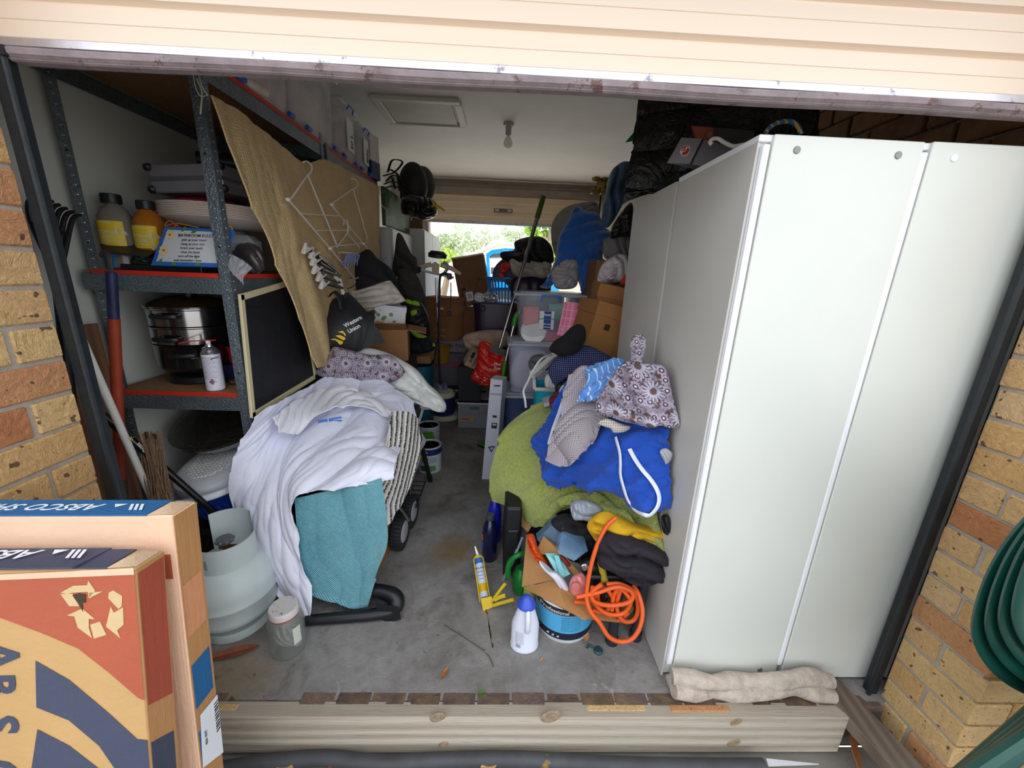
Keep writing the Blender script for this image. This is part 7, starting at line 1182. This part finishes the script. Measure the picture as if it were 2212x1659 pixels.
part(bd, 'lettering', drape(text_g('Professional', c + Vector((-.11, -.3, .150)), (1, 0, 0), (0, 0, 1), .015, .03), P0, .0022, Vector((0, 1, 0))), MTw)
for k in range(3): gg = G(); gg.prism([(0, 0), (.008, 0), (.008, .01), (.003, .01), (.005, .005), (0, .006)], frame(c + Vector((-.08 + .018 * k, -.3, .033)), (1, 0, 0), (0, 0, 1)), .0004); part(pa, 'pictogram', drape(gg, P0, .003, Vector((0, 1, 0))), MTw)
# junk carton, opened
jk = thing('junk_carton', 'torn open brown carton full of odds and ends, resting on the pail and stool', 'carton', at(1200, 1280, 1.22)); MKj = cartonmat('kraft_junk', '#a97a4a')
def pan(nm, pts, Ys=None, th=.004, m=MKj, root=jk):
    P = [at(*p) for p in pts]; n = (P[1] - P[0]).cross(P[2] - P[0]).normalized(); g = G(); g.hull(P + [p + n * th for p in P]); return part(root, nm, g, m)
pan('left_panel', [(1138, 1155, 1.42), (1128, 1268, 1.27), (1200, 1252, 1.25), (1158, 1190, 1.36)]); pan('front_flap', [(1130, 1270, 1.265), (1200, 1252, 1.25), (1275, 1335, 1.13), (1262, 1340, 1.12), (1225, 1318, 1.14)]); pan('front_lip', [(1200, 1253, 1.25), (1210, 1255, 1.24), (1345, 1345, 1.17), (1272, 1338, 1.13)])
pan('right_flap', [(1270, 1338, 1.13), (1345, 1346, 1.165), (1390, 1290, 1.29), (1330, 1280, 1.30)]); pan('top_flap', [(1156, 1195, 1.335), (1174, 1158, 1.385), (1248, 1210, 1.31), (1222, 1203, 1.30)]); pan('inner_flap', [(1210, 1206, 1.31), (1222, 1204, 1.30), (1254, 1240, 1.27), (1252, 1258, 1.26)]); pan('base', [(1140, 1250, 1.42), (1230, 1230, 1.5), (1380, 1285, 1.36), (1275, 1332, 1.17)])
pan('wall_behind', [(1120, 1130, 1.60), (1142, 1085, 1.66), (1152, 1130, 1.58), (1140, 1150, 1.56)]); part(jk, 'lettering', text_g('This way up', at(1238, 1205, 1.302), at(1178, 1190, 1.33) - at(1238, 1205, 1.302), Vector((0, -.25, -.9)), .010, .01), MBk)
heap('orange_bag', 'crumpled orange plastic bag in the junk carton', 'bag', [(1138, 1158), (1152, 1155), (1158, 1178), (1170, 1195), (1185, 1215), (1192, 1232), (1180, 1230), (1160, 1210), (1146, 1190)], 1.335, .03, M('poly_orange', '#d8501a', .4, var=.15, vs=20), ((.012, .05, 40, 1), (.006, .025, 100, 1)), 90)
def stick(name, label, cat, pts, r, m, th=None): g = G(); g.tube([at(*p) for p in pts], r, 10); return solo(name, g, m, label, cat)
g = G(); P = [at(*p) for p in ((1178, 1195, 1.30), (1205, 1195, 1.32), (1232, 1240, 1.26), (1210, 1252, 1.25))]; g.hull(P + [p + Vector((0, .012, -.012)) for p in P]); solo('aqua_tray', g, M('aqua_pale', '#8ccdd0', .4), 'pale aqua plastic tray among the odds and ends', 'tray'); g = G(); g.hull([at(*p) for p in ((1197, 1200, 1.285), (1207, 1200, 1.285), (1220, 1243, 1.245), (1210, 1246, 1.245), (1197, 1200, 1.297), (1220, 1243, 1.257))]); solo('aqua_ruler', g, M('aqua_mid', '#6fbcc0', .4), 'aqua plastic bar lying on the pale aqua tray', 'bar')
for lb, P in (('clear acrylic box leaning in the junk carton', ((1215, 1140, 1.34), (1262, 1160, 1.34), (1270, 1190, 1.28), (1240, 1212, 1.25), (1205, 1195, 1.28))), ('blue-tinted acrylic stand behind the clear acrylic box', ((1160, 1165, 1.42), (1205, 1122, 1.44), (1250, 1135, 1.46), (1240, 1150, 1.42), (1180, 1190, 1.38)))):
    g = G(); Q = [at(*p) for p in P]; g.hull(Q + [q + Vector((0, .05, -.01)) for q in Q]); solo('acrylic_box', g, clear('acrylic_blue', '#7fa8cc', .42, .06) if 'clear' in lb else clear('acrylic_teal', '#5a98a8', .5, .06), lb, 'box')
heap('pink_roll', 'roll of pink bubble wrap in film at the carton front', 'roll', [(1230, 1262), (1238, 1245), (1255, 1238), (1266, 1250), (1266, 1275), (1250, 1288), (1234, 1280)], 1.20, .035, M('pink_wrap', '#e08a86', .4, var=.12, vs=40), ((.006, .03, 50, .8),), 91); g = G(); g.lathe([(.008, .004), (.016, .002), (.018, -.004)], (0, 0, 0), 18, frame(at(1243, 1268, 1.155), (1, 0, 0), Vector((0, .3, 1)))); solo('roll_core', g, M('pink_core', '#b0605c', .6), 'dark pink open end of the bubble wrap roll', 'roll')
heap('white_paper', 'crumpled white paper along the carton front', 'paper', [(1165, 1212), (1185, 1232), (1205, 1240), (1225, 1262), (1232, 1282), (1215, 1275), (1195, 1250), (1172, 1228)], 1.225, .015, M('paper_white', '#d5d5e4', .6), ((.006, .03, 30, 1),), 92); heap('dark_packet', 'black packet with a silver patch in the junk carton', 'packet', [(1255, 1215), (1275, 1205), (1295, 1225), (1290, 1262), (1270, 1268), (1262, 1240)], 1.27, .03, MG3, seed=93); heap('silver_patch', 'small silver label on the black packet', 'label', [(1255, 1222), (1266, 1218), (1272, 1228), (1262, 1234)], 1.225, .006, M('silver'), ()); heap('red_strip', 'red plastic offcut under the carton flap', 'strip', [(1210, 1200), (1222, 1208), (1236, 1222), (1228, 1224), (1214, 1212)], 1.29, .008, M('red_dark', '#8a2a24', .5), ())
stick('yellow_tube', 'yellow plastic tube standing in the junk carton', 'tube', [(1297, 1215, 1.27), (1307, 1258, 1.20)], .0135, M('tube_yellow', '#d0b83c', .4)); stick('tape_handle', 'black taped tool handle below the yellow tube', 'handle', [(1304, 1255, 1.215), (1312, 1292, 1.165)], .012, MBlk); stick('steel_pipe', 'rusty steel pipe end beside the yellow tube', 'pipe', [(1315, 1235, 1.28), (1326, 1262, 1.22)], .011, M('rusty_steel'))
MOr = M('cable_orange', '#d8571c', .45, var=.06)
ec = thing('cable_coil', 'orange extension cord coiled in the junk carton and looping to the floor', 'cord', at(1330, 1320, 1.17)); run = [(1330, 1118, 1.20), (1312, 1135, 1.19), (1295, 1165, 1.18), (1281, 1205, 1.165), (1271, 1250, 1.15), (1267, 1290, 1.135), (1275, 1320, 1.115), (1295, 1345, 1.10), (1315, 1375, 1.09), (1340, 1386, 1.09), (1365, 1380, 1.09), (1382, 1355, 1.10), (1388, 1320, 1.12), (1380, 1285, 1.15), (1368, 1265, 1.18)]
g = G(); g.tube([at(*p) for p in run], .0078, 10, sm=6); part(ec, 'cable', g, MOr)
for k, pts in enumerate(([(1245, 1290), (1290, 1280), (1335, 1268), (1365, 1280), (1360, 1300), (1320, 1308), (1285, 1300), (1278, 1280), (1300, 1262)], [(1280, 1268), (1282, 1300), (1310, 1325), (1345, 1325), (1362, 1300), (1345, 1275), (1320, 1268)], [(1322, 1318), (1326, 1285), (1340, 1270), (1332, 1310), (1345, 1340), (1368, 1340), (1378, 1315), (1370, 1280), (1340, 1262), (1310, 1262)], [(1240, 1300), (1275, 1298), (1305, 1270), (1325, 1300), (1305, 1322), (1280, 1318)], [(1290, 1270), (1296, 1310), (1330, 1340), (1358, 1322)])):
    g = G(); g.tube([at(x, y, 1.135 + .008 * k + .004 * (i % 2)) for i, (x, y) in enumerate(pts)], .0078, 10, sm=6); part(ec, 'coil', g, MOr)
# ================================================================ bottles and tools on the floor
c = Vector((.128, 1.185, 0)); bl = thing('bleach_jug', 'white plastic jug with a blue cap standing in front of the pail', 'jug', c, (0, 0, 0)); MJg = M('jug_white', '#d6daea', .4, var=.03); prof = [(.048, 0), (.053, .004), (.054, .012), (.0515, .016), (.0515, .105), (.048, .12), (.034, .165), (.022, .19), (.019, .2)]; g = G(); g.lathe(prof, c, 40, sy=.78); part(bl, 'body', g, MJg)
g = G(); g.lathe([(.032, .188), (.035, .19), (.034, .196), (.026, .212), (.014, .226), (.006, .231), (.001, .232)], c, 32); part(bl, 'cap', g, M('cap_blue', '#3350c0', .35, var=.03)); g = G(); g.tube([c + Vector((.004, -.024, .19)), c + Vector((.004, -.044, .165)), c + Vector((.004, -.048, .13)), c + Vector((.004, -.036, .108))], [.010, .0095, .0095, .012], 12, sm=4); part(bl, 'handle', g, MJg)
P0 = G(); P0.lathe([(.0515, 0), (.0515, .12)], c, 50, sy=.78)
for k in range(9): part(bl, 'lettering', drape(text_g('bleach directions', c + Vector((-.046, -.2, .095 - .006 * k)), (1, 0, 0), (0, 0, 1), .0032), P0, .0005, Vector((.05, 1, 0)).normalized()), M('ink_grey'))
gg = G()
for k in range(6): gg.box(c + Vector((-.042 + .003 * k, -.2, .035)), (.0015, .0005, .016))
part(bl, 'barcode', drape(gg, P0, .0005, Vector((.05, 1, 0)).normalized()), M('ink_grey'), kind='stuff')
for nm, lb, c, r, H, m, cm in (('a', 'dark navy cleaner bottle with a grey cap, front of two blue bottles', (-.02, 1.66, 0), .038, .25, M('navy_bottle', '#0e1338', .2, coat=.4), M('cap_slate', '#39414c', .4)), ('b', 'bright blue bottle with a lighter cap behind the navy bottle', (.0, 1.80, 0), .036, .27, M('blue_bottle', '#1526b8', .3, coat=.3), M('cap_cornflower', '#2a4cc0', .35))):
    b_ = bottle('cleaner_bottle', lb, c, [(r * .9, 0), (r, .006), (r * .97, H * .35), (r, H * .6), (r * .85, H * .75), (r * .5, H * .88), (r * .42, H * .9)], m, [(r * .5, H * .89), (r * .53, H * .9), (r * .5, H), (r * .3, H * 1.01), (.001, H * 1.01)], cm)
    if nm == 'a':
        g = G(); g.lathe([(r * 1.01, .06), (r * .99, .11)], c, 8, a0=-175, a1=-140); part(b_, 'label', g, M('cooler_blue')); g = G(); g.lathe([(r * 1.005, .115), (r * 1.01, .15)], c, 8, a0=-175, a1=-145); part(b_, 'orange_mark', g, M('tab_orange', '#c86a2c', .5))
tb_ = thing('tool_case', 'tall black plastic tool case standing behind the green jug', 'case', (.085, 1.66, 0)); g = G(); g.box((.085, 1.66, .185), (.075, .26, .37), bev=.01); part(tb_, 'shell', g, MG3); g = G(); g.box((.085, 1.527, .2), (.05, .012, .12), bev=.004); part(tb_, 'latch', g, MBlk)
ps = thing('hand_tool', 'grey plastic tube with two round black knobs beside the tool case', 'tool', (.15, 1.72, 0)); MGp = M('grey_light_plastic', '#8d97a6', .4, var=.05); g = G(); g.tube([(.142, 1.66, 0), (.138, 1.68, .22), (.136, 1.70, .36)], [.032, .03, .028], 16); part(ps, 'tube', g, MGp); g = G(); g.tube([(.138, 1.628, .02), (.136, 1.65, .21)], .005, 8); part(ps, 'rib', g, MGp)
for z, y in ((.265, 1.66), (.31, 1.665), (.36, 1.67)): g = G(); g.lathe([(.001, .012), (.02, .012), (.024, .004), (.024, 0)], (0, 0, 0), 20, frame((.136, y - .012, z), (1, 0, 0), Vector((0, .3, 1)))); part(ps, 'knob', g, MBlk)
stick('grey_pole', 'slim grey pole leaning between the tool case and the carton', 'pole', [(1128, 1160, 1.55), (1108, 1212, 1.50), (1085, 1255, 1.52)], .008, MGp)
gj = thing('green_jug', 'green plastic bottle with a moulded loop handle behind the blue-capped jug', 'bottle', (.13, 1.45, 0)); MGj = M('jug_green', '#12742e', .35, var=.05); g = G(); g.lathe([(.04, 0), (.045, .006), (.046, .075), (.036, .105), (.022, .12)], (.125, 1.46, 0), 28, sx=.8); part(gj, 'body', g, MGj); g = G(); g.tube([at(1098, 1245, 1.42), at(1098, 1225, 1.42), at(1106, 1208, 1.42), at(1122, 1198, 1.42), at(1140, 1196, 1.44)], [.014, .0125, .012, .012, .013], 12, sm=5); part(gj, 'handle', g, MGj)
cn = bottle('seasoning_shaker', 'green labelled shaker tub with a white lid between the green bottle and the carton', (.165, 1.40, 0), [(.028, 0), (.03, .004), (.03, .105)], M('shaker_green', '#a8b85a', .5, var=.1, vs=30), [(.031, .104), (.032, .108), (.031, .122), (.028, .125), (.001, .125)], MTw, 'shaker')
g = G()
for a in range(5): g.lathe([(.001, .1262), (.0025, .1262), (.0025, .125)], (.165 + .012 * math.cos(a * 1.25), 1.40 + .012 * math.sin(a * 1.25), 0), 8)
part(cn, 'holes', g, MBk, kind='stuff')
cg = thing('caulking_gun', 'yellow caulking gun with a sealant cartridge leaning on the tool case', 'tool', (-.02, 1.36, 0)); MCy = M('gun_yellow', '#d2b41c', .4, var=.08); a, b = at(1033, 1205, 1.53), at(1048, 1300, 1.37); dd = (b - a); u = dd.normalized(); s_ = Vector((1, 0, 0)); s_ = (s_ - u * s_.dot(u)).normalized()
g = G(); g.tube([a, b - dd * .08], .0185, 20); ct = part(cg, 'cartridge', g, M('cart_white', '#c9cfe2', .4)); CT = g; g = G(); g.tube([a, a - u * .012, at(1026, 1180, 1.56)], [.014, .008, .003], 12); part(cg, 'nozzle', g, MTw)
for t0, t1, m in ((.02, .16, M('cart_blue', '#2f66b8', .4)), (.62, .8, M('cart_yellow', '#d8a818', .4))): g = G(); g.tube([a + dd * t0, a + dd * t1], .0189, 20); part(ct, 'band', g, m)
for k, (s__, h) in enumerate((('SEALANT', .007), ('white 300ml', .004), ('all weather', .004), ('kitchens', .004))): q_ = a + dd * (.26 + .08 * k); vd = view(q_); part(ct, 'lettering', drape(text_g(s__, q_ - vd * .06, s_, -u, h, .01, align='CENTER'), CT, .0006, vd), M('ink_blue'))
for k in (-1, 1): g = G(); g.tube([a + s_ * .021 * k, b + s_ * .022 * k], .003, 6); part(cg, 'side_rail', g, MCy)
g = G(); g.lathe([(.021, -.004), (.022, 0), (.021, .006), (.012, .006), (.012, -.004)], (0, 0, 0), 20, frame(a, s_, u.cross(s_)), close=True); part(cg, 'front_ring', g, MCy); g = G(); g.hull([at(*p) for p in ((1038, 1293, 1.36), (1062, 1288, 1.36), (1064, 1312, 1.345), (1044, 1320, 1.34), (1040, 1296, 1.385), (1062, 1292, 1.385), (1062, 1314, 1.37))]); part(cg, 'frame_block', g, MCy)
for pts, r in (([(1062, 1300, 1.355), (1078, 1278, 1.355), (1092, 1260, 1.36)], .007), ([(1064, 1308, 1.345), (1085, 1302, 1.335), (1110, 1295, 1.325)], .008), ([(1068, 1296, 1.35), (1080, 1290, 1.345), (1092, 1286, 1.345)], .009)): g = G(); g.tube([at(*p) for p in pts], r, 8, sm=4, flat=.6); part(cg, 'trigger_handle', g, MCy)
g = G(); g.tube([b, at(1053, 1330, 1.32), at(1062, 1385, 1.2), at(1064, 1402, 1.17), at(1056, 1412, 1.155), at(1046, 1406, 1.155)], .0048, 8, sm=5); part(cg, 'push_rod', g, MCh)
g = G(); g.tube([atz(960, 1350, .004), atz(1000, 1375, .004), atz(1050, 1410, .004), atz(1066, 1440, .004)], .0016, 5, sm=5); solo('twig', g, M('stem', '#5a4a38', .9), 'thin dry stem lying across the concrete', 'stem'); g = G(); g.lathe([(.004, 0), (.016, 0), (.018, .008), (.014, .014), (.004, .014)], atz(1292, 1408), 20); g.tube([atz(1280, 1398, .006), atz(1272, 1392, .01), atz(1268, 1400, .006)], .004, 8, sm=3); solo('rubber_ring', g, M('teal_rubber', '#1f4248', .5), 'dark teal rubber ring on the concrete before the stool', 'ring')
# ================================================================ on top of the wardrobes
MPs, t = newmat('black_sheeting', .32, 0, '#060608'); co = t.coord('Object'); t.bump(t.noise(co, 7, 5, .65, 1.2), .7, .06); g = cloth([[(1386, 196, 2.05), (1460, 190, 1.98), (1560, 190, 1.92), (1680, 205, 1.75), (1775, 225, 1.6)], [(1380, 260, 2.02), (1450, 262, 1.94), (1550, 258, 1.88), (1680, 262, 1.73), (1775, 270, 1.6)], [(1372, 320, 2.0), (1440, 325, 1.93), (1540, 320, 1.86), (1680, 312, 1.72), (1775, 310, 1.6)], [(1358, 380, 1.98), (1420, 378, 1.93), (1520, 360, 1.86), (1670, 345, 1.7), (1770, 340, 1.6)], [(1346, 440, 1.97), (1392, 422, 1.95), (1480, 400, 1.88), (1660, 370, 1.7), (1765, 365, 1.6)]], ((.022, .22, 80, .5), (.008, .09, 95, .7)), 90, 110, .04, 95); solo('plastic_sheeting', g, MPs, 'glossy black plastic sheeting wrapped over bundles on the rear wardrobe', 'sheeting')
heap('black_cover', 'black nylon cover hanging behind the rear wardrobe edge', 'cover', [(1322, 490), (1345, 455), (1366, 440), (1368, 505), (1340, 512), (1320, 515)], 2.35, .05, MPs, seed=96, back=.3)
heap('blue_jacket', 'pale blue and navy raincoat hanging from the cornice', 'jacket', [(1300, 480), (1308, 420), (1318, 375), (1340, 352), (1362, 350), (1368, 370), (1358, 400), (1350, 430), (1330, 470), (1312, 492)], 2.7, .06, M('raincoat_blue', '#4a6684', .5, var=.45, vs=6), ((.022, .07, 5, .4),), 97)
tc_ = thing('ornament', 'gold coloured toy car chassis hanging high on the side wall', 'ornament', at(1298, 400, 5.6)); g = G(); g.hull([at(*p) for p in ((1290, 385, 5.6), (1308, 384, 5.6), (1304, 416, 5.6), (1288, 416, 5.6), (1312, 400, 5.95))]); part(tc_, 'body', g, M('gold_dull', '#7d6a3a', .35, .8))
for x, y in ((1287, 384), (1307, 381), (1280, 412), (1300, 413)): g = G(); g.lathe([(.022, -.02), (.026, -.015), (.026, .015), (.022, .02)], (0, 0, 0), 14, TR(at(x, y, 5.56), (0, 90, 20), 1.7)); part(tc_, 'wheel', g, M('gold_dull'))
g = G(); g.tube([(1.37, 2.0, 2.585), (1.37, 5.9, 2.585)], .03, 8); struct('trim_5', g, M_ceil, 'painted cornice along the side wall'); g = G(); g.hull([at(*p) for p in ((1350, 308, 2.03), (1372, 282, 2.03), (1400, 272, 2.03), (1400, 298, 2.03), (1352, 306, 2.07), (1400, 285, 2.07))]); solo('green_leaf_panel', g, M('panel_green', '#1f7a2c', .4), 'dark green pointed plastic corner sticking out behind the black sheeting', 'panel')
sb_ = thing('air_pump_box', 'grey retail box with a red oval brand badge on the wardrobe top', 'box', at(1500, 360, 1.45)); P = [at(1441, 352, 1.55), at(1494, 354, 1.50), at(1520, 300, 1.52), at(1472, 297, 1.57)]; dp = at(1600, 330, 1.40) - at(1500, 350, 1.5); dp = Vector((.10, -.02, -.0)); g = G(); g.hull(P + [p + Vector((.16, .08, 0)) for p in P]); bd = part(sb_, 'body', g, M('retail_grey', '#8f8b92', .5, var=.04)); g = G(); xd = (P[1] - P[0]).normalized(); yd = P[3] - P[0]; f0 = frame((P[0] + P[1] + P[2] + P[3]) / 4, xd, yd); zs = 1 if (f0.to_3x3() @ Vector((0, 0, 1))).y < 0 else -1
for r, m, o in ((.021, MTw, .001), (.0185, M('badge_red', '#b8301c', .4), .002)): g = G(); g.lathe([(.001, 0), (r, 0), (r, -.0005 * zs)], (0, 0, 0), 26, f0 @ Matrix.Translation((-.002, 0, o * zs)) @ Matrix.Rotation(.3, 4, 'Z'), sx=.75, sy=1.0); part(sb_, 'badge', g, m)
gg = text_g('SCA', (0, 0, 0), (1, 0, 0), (0, 1, 0), .012, .04, .1, 'CENTER'); h = G(); h.add(gg.v, gg.f, f0 @ Matrix.Translation((-.006, 0, .003 * zs)) @ Matrix.Rotation(.95, 4, 'Z') @ Matrix.Translation((0, -.006, 0))); part(sb_, 'lettering', h, MTw)
g = G(); g.hull([P[1] - xd * .006, P[1] + xd * .002, P[2] + xd * .002, P[2] - xd * .006] + [p - Vector((0, .002, 0)) for p in (P[1], P[2])]); part(sb_, 'black_band', g, MBk)
ob = thing('tool_box_carton', 'black and orange retail box lying behind the grey box on the wardrobe', 'box', at(1560, 300, 1.75)); c0 = Vector((.80, 1.72, 1.72)); P = [at(1492, 271, 1.72), at(1630, 282, 1.62), at(1630, 318, 1.62), at(1500, 300, 1.72)]; g = G(); g.hull(P + [p + Vector((.03, .10, -.005)) for p in P]); part(ob, 'body', g, M('retail_black', '#2a2622', .5)); P2 = [at(1494, 273, 1.714), at(1540, 276, 1.68), at(1542, 302, 1.68), at(1502, 299, 1.714)]; g = G(); g.hull([p + Vector((0, dy, 0)) for p in P2 for dy in (-.004, .004)]); part(ob, 'orange_panel', g, M('retail_orange', '#9a3418', .5)); g = G(); g.lathe([(.005, .001), (.010, .001), (.010, 0)], (0, 0, 0), 18, frame(at(1533, 290, 1.67), (1, 0, 0), (0, 0, 1))); part(ob, 'print_ring', g, M('ring_tan', '#a08a6a', .5))
hk = G(); hk.tube([at(*p) for p in ((1537, 312, 1.42), (1534, 306, 1.42), (1540, 300, 1.42), (1552, 300, 1.42), (1565, 308, 1.40), (1585, 316, 1.36), (1610, 312, 1.3))], .006, 8, sm=5); solo('coat_hanger', hk, MTw, 'white plastic coat hanger hook poking over the wardrobe edge', 'hanger')
MRp, t = newmat('blue_rope', .8); s = t.new('ShaderNodeSeparateXYZ'); t.link(t.coord('Object'), s.inputs[0]); t.col(t.mix(t.math('GREATER_THAN', t.math('SINE', t.math('MULTIPLY', t.math('ADD', s.outputs['X'], s.outputs['Z']), 260.0)), .55), '#2a5f98', '#b8963c'))
for k, pts in enumerate((((1654, 288), (1660, 278), (1675, 267), (1695, 262), (1712, 264), (1725, 275), (1730, 290)), ((1472, 364), (1480, 360), (1492, 358)))): g = G(); g.tube([at(x, y, 1.22 if k == 0 else 1.6) for x, y in pts], .006, 8, sm=5); solo('rope', g, MRp, ('arched blue and gold rope on the wardrobe top', 'short end of blue and gold rope under the grey retail box')[k], 'rope')
g = G(); g.box((1.02, 1.34, 1.722), (.62, .2, .014), TR((0, 0, 0)), bev=.003); solo('loose_plank', g, MWe, 'white slat lying on top of the two-door wardrobe', 'slat')
# ================================================================ stacked green garden chairs, right edge
MGc2 = M('chair_green', '#0a443b', .38, var=.12, vs=30, scratch=('#6aa898', 45, .74))
def gchair(k):
    dx, dy, Y = 30 * k, -12 * k, .66 - .028 * k; base = at(2260, 1659, Y); t = thing('garden_chair', 'dark green plastic garden chair at the right edge, %s of the stack' % ('leftmost', 'second from the left', 'third from the left', 'rightmost')[k], 'chair', (base.x, Y, -.17), group='stack of green garden chairs')
    out = [(2420, 1010), (2300, 1060), (2215, 1135), (2155, 1220), (2120, 1310), (2116, 1375), (2150, 1435), (2215, 1482), (2310, 1510), (2420, 1500)]
    P = [at(x + dx, y + dy, Y + .05 * (i / 9)) for i, (x, y) in enumerate(out)]; g = G(); g.tube(P, .019, 10, sm=6, flat=.45, up=(0, -.3, 1)); part(t, 'back_rim', g, MGc2)
    L = smoothpts(P, 4); c = at(2400 + dx, 1270 + dy, Y + .05); rows = [[tuple(p + (c - p) * u + Vector((0, .03 * math.sin(u * 1.6), 0))) for p in L] for u in (0, .12, .3, .55, .8, .97)]; g = G(); g.surf(np.array(rows), .005); part(t, 'shell', g, MGc2)
    for a, b in (((2290 + dx, 1500), (2050 + 8 * k, 1700)), ((2420 + dx, 1490), (2330 + dx, 1900))):
        p, q = at(*a, Y + .03), at(*b, Y - .01 - .012 * k); d = (q - p); q = p + d * min(1.6, (p.z + .17) / max(.01, p.z - q.z)); g = G(); g.tube([p, q], [.034, .024], 10, flat=.6); part(t, 'leg', g, MGc2)
for k in range(4): gchair(k)
